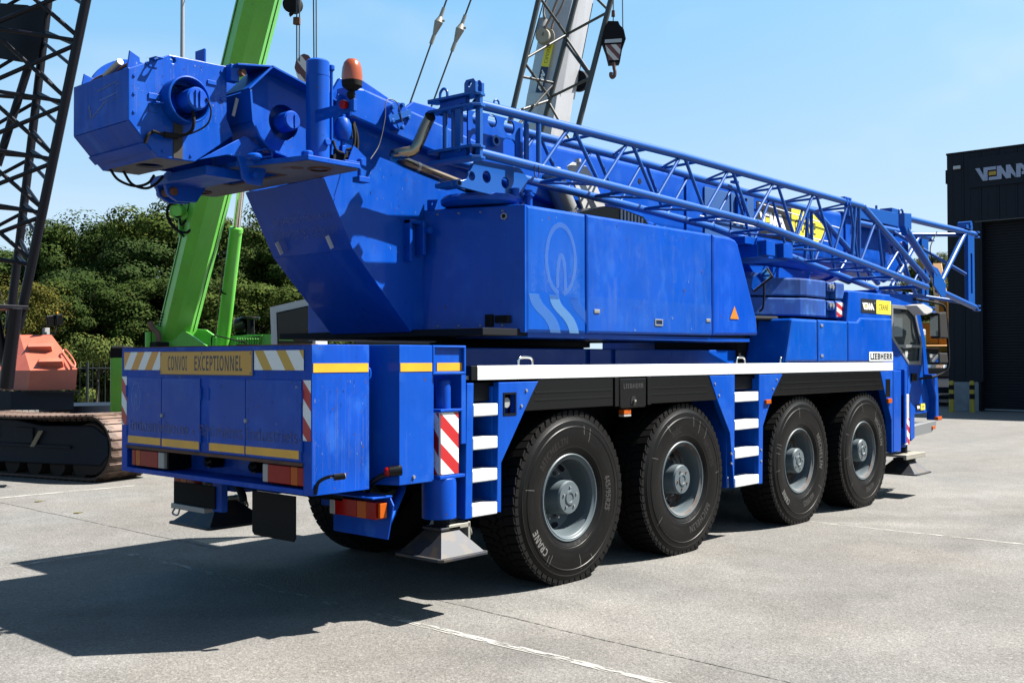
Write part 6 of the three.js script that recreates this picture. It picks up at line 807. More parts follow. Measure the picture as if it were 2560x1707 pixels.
// ================================================================ green crane behind
{
  const d = 21.5, KS = d / 19, c0 = py('N', 560, 1155, 0), c = thing('telescopic_crane', 'bright green telescopic crane with raised boom, behind the blue crane', 'crane', c0); const off = c0.clone().negate(), lo = (p) => p.clone().add(off), q = (u, v, k = d) => lo(pd('E', u, v, k)), mq = (u, v, k) => lo(pd('M', u, v, k));
  const G = phy({ map: paintTex([0.20, 0.86, 0.07], 33, 1.0, 0.5), roughness: 0.5, clearcoat: 0.25, clearcoatRoughness: 0.3 }); G.map.repeat.set(0.5, 0.5);
  const a = q(285, 1400, d), b = mq(930, -420, 15.6 * KS), ax = b.clone().sub(a), L = ax.length();
  const rx = R2.clone(), nz = ax.clone().normalize(); const e1 = rx.clone().addScaledVector(nz, -rx.dot(nz)).normalize(), e2 = e1.clone().cross(nz).normalize();     // e2 points to the camera side
  if (e2.dot(FW) > 0) e2.negate();
  const sec = [[-0.30, -0.30], [-0.295, 0.10], [-0.14, 0.33], [0.04, 0.33], [0.265, 0.14], [0.315, -0.30]].map(([p, r]) => [p * KS, r * KS]);
  { const P = [], V = (p, t) => a.clone().addScaledVector(ax, t).addScaledVector(e1, p[0]).addScaledVector(e2, p[1]); sec.forEach((p, i) => { const n = sec[(i + 1) % sec.length]; P.push(V(p, 0), V(n, 0), V(n, 1), V(p, 0), V(n, 1), V(p, 1)); }); for (let i = 1; i < sec.length - 1; i++) P.push(V(sec[0], 1), V(sec[i], 1), V(sec[i + 1], 1)); const g = new THREE.BufferGeometry(); g.setAttribute('position', new THREE.Float32BufferAttribute(P.flatMap((p) => [p.x, p.y, p.z]), 3)); g.computeVertexNormals(); g.setAttribute('uv', new THREE.Float32BufferAttribute(new Float32Array(P.length * 2), 2)); part('boom', g, G, c); 
    const st = (x, z, y0, y1) => cyl(V([x, z], y0), V([x, z], y1), 0.012, 0.012, 6); part('boom_seam', [st(-0.26 * KS, 0.16 * KS, 0.02, 0.99), st(0.29 * KS, -0.05 * KS, 0.02, 0.99)], std({ color: lin(0.05, 0.16, 0.03), roughness: 0.7 }), c);
    part('access_steps', Array.from({ length: 6 }, (_, k) => cyl(V([-0.302 * KS, 0.1 * KS], 0.01 + k * 0.009), V([-0.242 * KS, 0.2 * KS], 0.02 + k * 0.009), 0.012, 0.012, 6)), M.dark, c); }
  const l0 = q(715, 1600, d + 0.2), l1 = q(858, 410, d - 0.7), l2 = q(905, 20, d - 1.0); const cy = sub('luffing_cylinder', c); part('barrel', [cyl(l0, l1, 0.125 * KS, 0.110 * KS, 28), cyl(q(853, 450, d - 0.68), l1, 0.118 * KS, 0.118 * KS, 28)], G, cy); part('rod', cyl(l1, l2, 0.068 * KS, 0.066 * KS, 24), M.chrome, cy); part('hose_band', cyl(q(770, 1005, d - 0.25), q(771, 995, d - 0.26), 0.128 * KS, 0.128 * KS, 24), M.dark, cy); part('pipe', cyl(q(660, 1430, d - 0.15), q(735, 740, d - 0.5), 0.012, 0.012, 6), std({ color: lin(0.2, 0.12, 0.05), roughness: 0.6 }), cy);
  const plate = (n, pts, k, t, mat = G) => { const f = pts.map(([u, v]) => q(u, v, k)), s = FW.clone().multiplyScalar(t), P = []; for (let i = 1; i < f.length - 1; i++) P.push(f[0], f[i], f[i + 1]); const bk = f.map((p) => p.clone().add(s)); for (let i = 1; i < f.length - 1; i++) P.push(bk[0], bk[i + 1], bk[i]); f.forEach((p, i) => { const j = (i + 1) % f.length; P.push(p, bk[i], bk[j], p, bk[j], f[j]); }); const g = new THREE.BufferGeometry(); g.setAttribute('position', new THREE.Float32BufferAttribute(P.flatMap((p) => [p.x, p.y, p.z]), 3)); g.computeVertexNormals(); g.setAttribute('uv', new THREE.Float32BufferAttribute(new Float32Array(P.length * 2), 2)); return part(n, g, mat, c); };
  plate('near_cheek', [[70, 1318], [350, 1352], [440, 1415], [590, 1515], [640, 1640], [70, 1640]], d - 0.35, 0.12); plate('far_cheek', [[430, 1345], [575, 1362], [665, 1425], [720, 1640], [400, 1640]], d + 0.5, 0.12);
  plate('engine_hood', [[780, 1420], [1000, 1405], [1180, 1400], [1190, 1640], [770, 1640]], d + 0.2, 1.4); plate('grille_frame', [[850, 1425], [1098, 1405], [1070, 1515], [840, 1520]], d + 0.12, 0.06); plate('grille', [[866, 1440], [1080, 1422], [1060, 1500], [855, 1508]], d + 0.10, 0.02, M.blackMatte);
  for (let k = 0; k < 18; k++) { const u = 872 + (k % 9) * 24, v = 1452 + Math.floor(k / 9) * 30; const p0 = q(u, v, d + 0.09); part('grille_web', [cyl(q(u - 8, v - 12, d + 0.09), q(u + 8, v + 12, d + 0.09), 0.012, 0.012, 5), cyl(q(u + 8, v - 12, d + 0.09), q(u - 8, v + 12, d + 0.09), 0.012, 0.012, 5)], G, c); }
  { const e = sub('exhaust', c); part('pipe', tube([q(48, 1285, d - 0.5), q(75, 1340, d - 0.5), q(125, 1400, d - 0.5), q(135, 1470, d - 0.5)], 0.055, 12, 30), std({ color: lin(0.28, 0.15, 0.10), roughness: 0.6, metalness: 0.4 }), e); part('box', (() => { const p = q(140, 1510, d - 0.5); return [box(p.x - 0.14, p.x + 0.14, p.y - 0.15, p.y + 0.08, p.z - 0.14, p.z + 0.14, 0.02)]; })(), M.blackMatte, e); part('post', cyl(q(35, 1520, d - 0.5), q(35, 1380, d - 0.5), 0.06, 0.06, 10), G, e); }
  { const f = sub('air_filter', c); part('drum', [bevCyl(q(850, 1340, d + 0.4), q(960, 1330, d + 0.4), 0.20, 0.03), cyl(q(985, 1400, d + 0.35), q(985, 1260, d + 0.35), 0.10, 0.09, 18)], M.black, f); part('cap', bevCyl(q(985, 1262, d + 0.35), q(985, 1238, d + 0.35), 0.21, 0.02), M.black, f); }
  part('handrail', tube([q(628, 1510, d - 0.5), q(632, 1425, d - 0.5), q(650, 1415, d - 0.5), q(900, 1470, d - 0.5), q(940, 1475, d - 0.5), q(945, 1500, d - 0.5)], 0.014, 6, 40), M.blackMatte, c);
  { const w = sub('boom_winch', c), p = (u, v, k = 17.6) => q(u, v, k * KS); part('disc', cyl(p(330, 240), p(390, 250, 17.9), 0.20, 0.20, 24), G, w); part('motor', cyl(p(300, 250, 17.4), p(340, 250, 17.6), 0.10, 0.10, 18), G, w); part('cheek', (() => { const m = p(430, 280, 17.9); return [box(m.x - 0.25, m.x + 0.25, m.y - 0.45, m.y + 0.35, m.z - 0.03, m.z + 0.03, 0.02)]; })(), G, w); part('hose', [tube([p(300, 180), p(230, 200), p(215, 300), p(260, 390), p(330, 440), p(400, 450), p(440, 410)], 0.025, 7, 50), tube([p(320, 160), p(250, 170), p(210, 260), p(250, 360), p(310, 430), p(370, 490)], 0.022, 7, 50), tube([p(300, 200), p(270, 260), p(310, 310), p(370, 250), p(330, 160), p(390, 190)], 0.02, 7, 50)], M.blackMatte, w); part('hose', tube([p(330, 320), p(340, 380), p(390, 340)], 0.02, 7, 20), M.blackMatte, w); }
  { const cb = sub('cab', c); plate('cab_shell', [[1172, 1150], [1493, 1075], [1600, 1060], [1600, 1640], [1195, 1640]], d - 0.9, 1.3, std({ color: lin(0.85, 0.86, 0.88), roughness: 0.5 })); plate('cab_window', [[1240, 1210], [1500, 1150], [1560, 1140], [1560, 1505], [1250, 1500]], d - 0.925, 0.02, M.glassDark); plate('window_edge', [[1232, 1200], [1570, 1125], [1570, 1515], [1243, 1510]], d - 0.91, 0.008, M.blackMatte); plate('hatch', [[1258, 1403], [1360, 1405], [1392, 1462], [1258, 1460]], d - 0.95, 0.02); cb.removeFromParent(); }
  part('carrier', (() => { const p = q(900, 1620, d + 2.2); const g = box(-2.6, 2.6, 0.75, 1.75, -1.2, 1.2, 0.05); g.rotateY(-YAW); g.translate(p.x, -c0.y, p.z); return [g]; })(), G, c);
  { const t0 = q(900, 1620, d + 2.2), th = -YAW; for (const k of [-1.7, -0.4, 0.9, 2.0]) for (const s of [1, -1]) { const w = sub('wheel', c); const x = t0.x + k * Math.cos(th) + s * 1.05 * Math.sin(th), z = t0.z - k * Math.sin(th) + s * 1.05 * Math.cos(th), ux = Math.sin(th), uz = Math.cos(th); part('tyre', bevCyl(V3(x - ux * 0.17, 0.55, z - uz * 0.17), V3(x + ux * 0.17, 0.55, z + uz * 0.17), 0.55, 0.05), M.rubber, w); } }
  { const p = lo(pd('L', 880, 720, 17.5)), s = sub('tail_cabinet', c), m = RT; const g = box(-0.2, 0.2, -0.72, 0.55, -0.13, 0.13, 0.05); g.rotateY(-YAW); part('cabinet', g.translate(p.x, p.y, p.z) && [g], G, s); const h = box(-0.203, 0.203, 0.32, 0.555, -0.133, 0.133, 0.05); h.rotateY(-YAW); h.translate(p.x, p.y, p.z); part('black_band', [h], M.blackMatte, s); const k = box(-0.18, 0.18, -0.95, -0.70, -0.11, 0.11, 0.05); k.rotateY(-YAW); k.translate(p.x, p.y, p.z); part('base', [k], M.grey, s); }
  { const h = sub('boom_head_winch', c); part('drum', cyl(mq(1085, 30, 15.4 * KS), mq(1120, 45, 15.6 * KS), 0.14, 0.14, 20), M.blackMatte, h); part('tangle', [tube([mq(1080, -20, 15.4 * KS), mq(1140, 30, 15.4 * KS), mq(1100, 100, 15.4 * KS), mq(1075, 120, 15.4 * KS), mq(1130, 60, 15.4 * KS), mq(1140, 0, 15.4 * KS)], 0.03, 6, 40)], M.blackMatte, h); }
}
{ // red and white hook block on its ropes
  const d = 15.4, base = pd('M', 1185, 580, d), t = thing('hook_block', 'red and white striped hook block hanging on wire ropes behind the ballast cylinder', 'hook block', base), q = (u, v, k = d) => pd('M', u, v, k).sub(base);
  const P = [[1115, 530], [1125, 480], [1160, 432], [1190, 420], [1225, 432], [1262, 480], [1270, 560], [1230, 640], [1150, 640]].map(([u, v]) => q(u, v)); const s = FW.clone().multiplyScalar(0.18), tri = []; for (let i = 1; i < P.length - 1; i++) tri.push(P[0], P[i], P[i + 1]); P.forEach((p, i) => { const n = P[(i + 1) % P.length], a = p.clone().add(s), b = n.clone().add(s); tri.push(p, a, b, p, b, n); });
  const g = new THREE.BufferGeometry(); g.setAttribute('position', new THREE.Float32BufferAttribute(tri.flatMap((p) => [p.x, p.y, p.z]), 3)); g.computeVertexNormals(); g.setAttribute('uv', new THREE.Float32BufferAttribute(tri.flatMap((p) => [p.dot(R2) * 1.6 + 0.5, p.y * 1.6]), 2));
  const sm = print(256, 256, stripes(256, 256, '#d8d4cc', '#5a2420', 2.4, 0.8, 14)); sm.map.wrapS = sm.map.wrapT = THREE.RepeatWrapping; part('block', g, sm, t, false);
  for (const [u0, u1] of [[1133, 1133], [1152, 1158], [1268, 1262], [1287, 1285]]) bar('rope', q(u0, 480), q(u1, -300), 0.010, M.galvDark, t); part('socket', cyl(q(1133, 190), q(1134, 140), 0.055, 0.055, 12), M.rust, t);
}

// ================================================================ grey lattice boom and pale telescopic boom beyond
{
  const d = 20, base = py('N', 1330, 1143, 0), c = thing('lattice_boom_crane', 'grey-green lattice boom crane rising behind the blue jib', 'crane', base), q = (u, v, k = d) => pd('S', u, v, k).sub(base), grey = std({ color: lin(0.085, 0.088, 0.080), roughness: 0.5, metalness: 0.2 });
  const ch = (u0, u1, k) => (v) => q(u0 + (u1 - u0) * (v / 1000), v, k), A = ch(1253, 1020, 19.6), B = ch(1592, 1330, 20.4), Cc = ch(1908, 1650, 19.6), Dd = ch(1560, 1290, 21.5);
  const bm = sub('lattice_boom', c); for (const f of [A, B, Cc]) bar('chord', f(-500), f(2900), 0.052, grey, bm);
  for (const [f, v0, g, v1] of [[A, 530, B, 310], [B, 310, Cc, 110], [A, 560, B, 890], [A, 690, B, 750], [B, 880, Cc, 700], [B, 320, A, -30], [Cc, 680, B, 340], [Cc, 90, B, -160], [A, 1020, B, 905], [B, 930, Cc, 1320], [B, 750, A, 1250], [Cc, 700, B, 380], [A, 1300, B, 1500], [B, 1500, Cc, 1300]]) bar('brace', f(v0), g(v1), 0.026, grey, bm);
  part('carrier', (() => { const g = box(-3.5, 3.5, 0.6, 2.0, -1.3, 1.3, 0.05); g.rotateY(0.3); g.translate(0.5, 0, -0.5); return [g]; })(), grey, c); for (const s of [1, -1]) part('track', (() => { const g = box(-3.2, 3.2, 0, 0.9, s * 1.3 - 0.35, s * 1.3 + 0.35, 0.2); g.rotateY(0.3); g.translate(0.5, 0, -0.5); return [g]; })(), M.blackMatte, c);
}
{
  const d = 23, base = py('N', 1345, 1111, 0), c = thing('telescopic_crane', 'pale grey telescopic crane boom with owner lettering, behind the lattice boom', 'crane', base), q = (u, v, k = d) => pd('S', u, v, k).sub(base), wh = phy({ map: paintTex([0.74, 0.75, 0.79], 71, 0.7, 0.4), roughness: 0.4, clearcoat: 0.3 }); wh.map.repeat.set(0.5, 0.5);
  const solid = (n, edges, v0, v1, mat) => { const P = [], pt = (e, v) => q(e[0] + (e[1] - e[0]) * v / 1000, v, e[2]); edges.forEach((e, i) => { const f = edges[(i + 1) % edges.length]; P.push(pt(e, v0), pt(f, v0), pt(f, v1), pt(e, v0), pt(f, v1), pt(e, v1)); }); for (let i = 1; i < edges.length - 1; i++) P.push(pt(edges[0], v1), pt(edges[i], v1), pt(edges[i + 1], v1)); const g = new THREE.BufferGeometry(); g.setAttribute('position', new THREE.Float32BufferAttribute(P.flatMap((p) => [p.x, p.y, p.z]), 3)); g.computeVertexNormals(); g.setAttribute('uv', new THREE.Float32BufferAttribute(new Float32Array(P.length * 2), 2)); return part(n, g, mat, c); };
  solid('upper_boom', [[1318, 1125, 23.3], [1400, 1200, 23.0], [1560, 1330, 22.9], [1640, 1440, 23.1], [1750, 1560, 23.6], [1660, 1480, 24.2], [1400, 1200, 24.2]], -600, 900, wh);
  solid('base_boom', [[1290, 1128, 23.2], [1390, 1240, 22.8], [1560, 1400, 22.7], [1700, 1552, 23.3], [1600, 1480, 24.4], [1350, 1200, 24.4]], 840, 2600, wh);
  const on = (u, v) => q(u, v, 22.86); const sg = (u0, u1, v) => [on(u0, v), on(u1, v)];
  { const sgM = print(768, 150, (c2, W, H) => { c2.fillStyle = '#12224a'; c2.fillRect(0, 0, W * 0.5, H); c2.fillStyle = '#f0e020'; c2.fillRect(W * 0.5, 0, W * 0.5, H); vemaLogo(c2, 30, 40, 310, 78, '#f4f4f0', '#f3e23c'); fitText(c2, 'CRANE', 430, 112, 260, 66, '%px sans-serif', '#4a4620'); }); const BL = q(1290, 845, 22.84), BR = q(1225, 835, 22.9), TR = q(1330, 360, 22.9), TL = q(1398, 368, 22.84); quadMesh('boom_sign', BR, TR, TL, BL, sgM, c); const bk = quadMesh; }
  { const w = sub('rope_pulley', c); part('sheave', [cyl(q(1285, 320, 22.6), q(1305, 325, 22.8), 0.15, 0.15, 24), cyl(q(1316, 330, 22.8), q(1320, 331, 22.85), 0.20, 0.20, 24)], M.galvWarm, w); part('bracket', [cyl(q(1300, 170, 22.7), q(1270, 300, 22.7), 0.09, 0.12, 8)], M.grey, w); part('hose', [tube([q(1440, -40, 22.6), q(1400, 60, 22.6), q(1370, 140, 22.6), q(1330, 220, 22.6), q(1290, 320, 22.6)], 0.03, 6, 30), tube([q(1500, -40, 22.6), q(1460, 60, 22.6), q(1390, 190, 22.6), q(1370, 260, 22.6)], 0.025, 6, 30), tube([q(1330, -30, 22.6), q(1300, 100, 22.6), q(1310, 170, 22.6)], 0.025, 6, 30)], std({ color: lin(0.30, 0.22, 0.17), roughness: 0.6 }), w); part('side_sheave', cyl(q(1600, 730, 23.6), q(1625, 735, 23.75), 0.24, 0.24, 24), M.dark, w); }
  part('wire', [cyl(q(1745, 30, 22.8), q(1625, 640, 22.9), 0.010, 0.010, 5), cyl(q(1300, 10, 22.6), q(1120, 660, 22.6), 0.014, 0.014, 5)], M.galvDark, c);
  part('carrier', (() => { const g = box(-4, 4, 0.6, 1.7, -1.3, 1.3, 0.05); g.rotateY(0.2); return [g]; })(), wh, c); for (const x of [-3, -1.3, 1.6, 3.1]) for (const s of [1, -1]) { const w = sub('wheel', c), k = V3(x, 0.6, s * 1.1).applyAxisAngle(YA, 0.2), u = V3(0, 0, 0.18).applyAxisAngle(YA, 0.2); part('tyre', bevCyl(k.clone().sub(u), k.clone().add(u), 0.6, 0.05), M.rubber, w); }
}
{ // black hook block
  const d = 19.5, base = pd('S', 1935, 700, d), t = thing('hook_block', 'black hook block with red and white stripes hanging against the sky', 'hook block', base), q = (u, v, k = d) => pd('S', u, v, k).sub(base);
  const pl = (n, pts, k, th, mat, uv) => { const P = pts.map(([u, v]) => q(u, v, k)), s = FW.clone().multiplyScalar(th), tri = []; for (let i = 1; i < P.length - 1; i++) tri.push(P[0], P[i], P[i + 1]); P.forEach((p, i) => { const m = P[(i + 1) % P.length], a = p.clone().add(s), b = m.clone().add(s); tri.push(p, a, b, p, b, m); }); const g = new THREE.BufferGeometry(); g.setAttribute('position', new THREE.Float32BufferAttribute(tri.flatMap((p) => [p.x, p.y, p.z]), 3)); g.computeVertexNormals(); g.setAttribute('uv', new THREE.Float32BufferAttribute(tri.flatMap((p) => [p.dot(R2) * 2.2 + 0.5, p.y * 2.2]), 2)); return part(n, g, mat, t, !uv); };
  pl('side_plate', [[1885, 188], [1975, 190], [1990, 225], [2025, 260], [2045, 350], [2010, 450], [1990, 565], [1895, 570], [1870, 470], [1833, 370], [1850, 270]], d, 0.22, M.blackMatte); pl('white_band', [[1855, 358], [2008, 347], [2005, 380], [1853, 388]], d - 0.01, 0.008, M.white); const sm = print(256, 256, stripes(256, 256, '#cfcabd', '#6a2a28', 2.2, 0.9, 21)); sm.map.wrapS = sm.map.wrapT = THREE.RepeatWrapping; pl('striped_plate', [[1858, 405], [2003, 398], [1985, 540], [1890, 545]], d - 0.01, 0.008, sm, true);
  part('hook', [tube([q(1935, 565), q(1938, 610), q(1945, 645), q(1940, 685), q(1920, 700), q(1908, 680), q(1912, 655)], 0.034, 8, 40)], std({ color: lin(0.16, 0.06, 0.045), roughness: 0.6 }), t); part('rope_socket', [cyl(q(1930, 150), q(1930, 95), 0.035, 0.03, 10)], M.rust, t); bar('rope', q(1930, 190), q(1932, -300), 0.010, M.galvDark, t); bar('rope', q(2017, 265), q(2010, -300), 0.010, M.galvDark, t);
}
[[420, 85, 170, 0, 'steel pendant rope with cast socket, its upper one against the sky'], [640, 290, 235, 1, 'steel pendant rope with cast socket, ending beside the jib fork']].forEach(([u0, u1, vs, i, l]) => {
  const d = 18.5, base = pd('S', u1 - 20, 980, d), t = thing('pendant_rope', l, 'rope', base, 'pendant ropes of the lattice boom'), q = (u, v, k = d) => pd('S', u, v, k).sub(base), U = (v) => u0 + (u1 - u0) * v / 945;
  bar('rope', q(U(-300), -300), q(U(vs - 60), vs - 60), 0.016, M.galvDark, t); bar('rope', q(U(vs + 150), vs + 150), q(U(1500), 1500), 0.015, M.galvDark, t);
  part('socket', [cyl(q(U(vs - 100), vs - 100), q(U(vs - 20), vs - 20), 0.030, 0.034, 12), cyl(q(U(vs - 20), vs - 20), q(U(vs + 30), vs + 30), 0.035, 0.075, 12), cyl(q(U(vs + 30), vs + 30), q(U(vs + 150), vs + 150), 0.078, 0.028, 12), cyl(q(U(vs + 150), vs + 150), q(U(vs + 225), vs + 225), 0.034, 0.034, 12), cyl(q(U(vs + 5) - 40, vs + 20), q(U(vs + 5) + 45, vs + 15), 0.025, 0.025, 10)], M.galvWarm, t);
});

// ================================================================ lamp post, fence, verge
{
  const b = py('N', 452, 1061, 0), t = thing('lamp_post', 'tall pale grey lamp post standing behind the green boom', 'lamp post', b), pm = std({ color: lin(0.42, 0.44, 0.50), roughness: 0.45 }); const h = 13;
  part('pole', [cyl(V3(0, 0, 0), V3(0, h, 0), 0.10, 0.055, 18)], pm, t); part('hatch', box(-0.10, -0.09, 0.6, 1.0, -0.04, 0.04, 0.002), M.grey, t); part('arm', tube([V3(0, h, 0), V3(0.1, h + 0.3, 0.2), V3(0.3, h + 0.4, 0.9)], 0.04, 8), pm, t); part('lantern', box(0.15, 0.45, h + 0.3, h + 0.42, 0.8, 1.5, 0.04), M.grey, t); part('wire', tube([pd('Z7', 1180, 0, 30).sub(b), pd('Z7', 1190, 40, 29.95).sub(b), pd('Z7', 1205, 0, 29.9).sub(b)], 0.012, 5), M.galv, t);
}
{
  const A = py('L', -80, 1003, 0), B = py('L', 985, 990, 0), t = thing('bar_fence', 'dark green steel bar fence along the yard edge, in front of the grass', 'fence', A), fm = std({ color: lin(0.018, 0.030, 0.026), roughness: 0.5 }), dir = B.clone().sub(A), L = dir.length(); dir.normalize(); const H = 1.78;
  const n = Math.floor(L / 0.197), bg = new THREE.CylinderGeometry(0.013, 0.013, H - 0.05, 8); for (let k = 0; k <= n; k++) { const m = shadowed(new THREE.Mesh(bg, fm)); m.name = 'fence_bar'; m.position.copy(dir).multiplyScalar(k * 0.197).setY(0.07 + (H - 0.05) / 2); t.add(m); }
  bar('rail', V3(0, 0.18, 0), dir.clone().multiplyScalar(L).setY(0.18), 0.022, fm, t); bar('rail', V3(0, H - 0.17, 0), dir.clone().multiplyScalar(L).setY(H - 0.17), 0.022, fm, t); for (let s = 0.4; s < L; s += 2.6) bar('post', dir.clone().multiplyScalar(s).setY(0), dir.clone().multiplyScalar(s).setY(H + 0.03), 0.035, fm, t);
}
{
  const st = (name, z0, z1, y, mat, label, x0 = -60, x1 = 90) => { const g = new THREE.PlaneGeometry(x1 - x0, z0 - z1); g.rotateX(-Math.PI / 2); g.translate((x0 + x1) / 2, y, (z0 + z1) / 2); const m = single(name, g, mat, label, null, null, 'structure'); return m; };
  const pale = std({ map: dataTex(256, 256, (u, v) => { const n = fbm(u * 9, v * 9, 9, 601, 4); return [0.40, 0.385, 0.36].map((c) => c * (0.8 + 0.4 * n)); }, true, 0.4), roughness: 0.9 }), dry = std({ map: dataTex(256, 256, (u, v) => { const n = fbm(u * 30, v * 30, 30, 611, 4); return [0.26 * (0.7 + 0.6 * n), 0.21 * (0.7 + 0.6 * n), 0.09]; }, true, 0.5), roughness: 1 }), lawn = std({ map: dataTex(512, 512, (u, v) => { const n = fbm(u * 40, v * 40, 40, 621, 4), b = fbm(u * 6, v * 6, 6, 625, 3); return [0.085 + 0.05 * n + 0.05 * b, 0.13 + 0.07 * n, 0.035 + 0.02 * n]; }, true, 0.25), roughness: 1 });
  st('pavement', -31.0, -33.6, 0.008, pale, 'pale paving beyond the bar fence'); st('dry_verge', -33.6, -36.2, 0.012, dry, 'strip of dry grass beyond the fence'); st('path', -36.2, -38.8, 0.016, pale, 'pale path in front of the wood'); st('grass', -38.8, -160, 0.02, lawn, 'rough grass in front of the wood', -120, 160);
  // kerbs give the strips a real edge
  for (const z of [-31.0, -36.2]) single('kerb', box(-60, 90, 0, 0.12, z - 0.08, z + 0.08, 0.02), pale, 'pale concrete kerb beyond the bar fence', null, null, 'structure');
}

// ================================================================ vegetation
const leafMat = (r, g, b) => phy({ color: raw(r, g, b), vertexColors: true, roughness: 0.8, specularIntensity: 0.12, side: THREE.DoubleSide });
const LEAF = leafMat(1, 1, 1);
function crownGeo(seed, clumps, leaves, R, H, size, tint) {                 // leaf faces spread over many clumps; vertex colours vary leaf by leaf
  const r = rng(seed), P = [], Nn = [], Cl = [], cs = [];
  for (let k = 0; k < clumps; k++) { const a = r() * 6.283, y = Math.pow(r(), 0.8), w = Math.sqrt(Math.max(0.04, 1 - Math.pow(Math.abs(y - 0.42) / 0.62, 2.2))) * (0.45 + 0.55 * Math.sqrt(r())); cs.push([R * w * Math.cos(a), H * (0.04 + 0.92 * y), R * w * Math.sin(a), R * (0.20 + 0.26 * r() * r()), 0.82 + 0.4 * r()]); }
  const v = V3(), t1 = V3(), t2 = V3(), n = V3();
  for (const [cx, cy, cz, cr, tone] of cs) for (let k = 0; k < leaves; k++) {
    const u = 2 * r() - 1, a = r() * 6.283, s = Math.sqrt(1 - u * u), rad = cr * (0.55 + 0.5 * Math.sqrt(r())); v.set(s * Math.cos(a), u * 0.8, s * Math.sin(a)); n.copy(v).add(V3(r() - 0.5, r() - 0.35, r() - 0.5).multiplyScalar(0.7)).normalize();
    t1.set(r() - 0.5, r() - 0.5, r() - 0.5).cross(n).normalize(); t2.crossVectors(n, t1); const L = size * (0.6 + 0.8 * r()), W = L * 0.62, px0 = cx + v.x * rad, py0 = cy + v.y * rad, pz0 = cz + v.z * rad;
    const c = [[-L / 2, 0], [0, -W / 2], [L / 2, 0], [0, W / 2]].map(([p, q]) => [px0 + t1.x * p + t2.x * q, py0 + t1.y * p + t2.y * q, pz0 + t1.z * p + t2.z * q]); const m = tone * (0.82 + 0.36 * r()), warm = r() < 0.08 ? 1.5 : 1;
    for (const i of [0, 1, 2, 0, 2, 3]) { P.push(...c[i]); Nn.push(n.x, n.y, n.z); Cl.push(tint[0] * m * warm, tint[1] * m, tint[2] * m); }
  }
  const g = new THREE.BufferGeometry(); g.setAttribute('position', new THREE.Float32BufferAttribute(P, 3)); g.setAttribute('normal', new THREE.Float32BufferAttribute(Nn, 3)); g.setAttribute('color', new THREE.Float32BufferAttribute(Cl, 3)); return g;
}
const bark = std({ color: lin(0.07, 0.055, 0.04), roughness: 0.95 });
function trunkGeo(seed, h, r0) { const r = rng(seed), L = [tube([V3(0, -0.1, 0), V3(0.05, h * 0.3, 0.03), V3(-0.08, h * 0.6, 0.05), V3(0.04, h * 0.9, 0)], r0, 8, 16)]; const p = L[0].attributes.position; for (let i = 0; i < p.count; i++) { const k = 1 - 0.7 * clamp(p.getY(i) / h); p.setX(i, p.getX(i) * k); p.setZ(i, p.getZ(i) * k); } for (let k = 0; k < 7; k++) { const a = r() * 6.28, y = h * (0.3 + 0.5 * r()), l = h * (0.2 + 0.15 * r()); L.push(cyl(V3(0, y, 0), V3(l * Math.cos(a), y + l * 0.8, l * Math.sin(a)), r0 * 0.4, r0 * 0.12, 6)); } return join(L); }
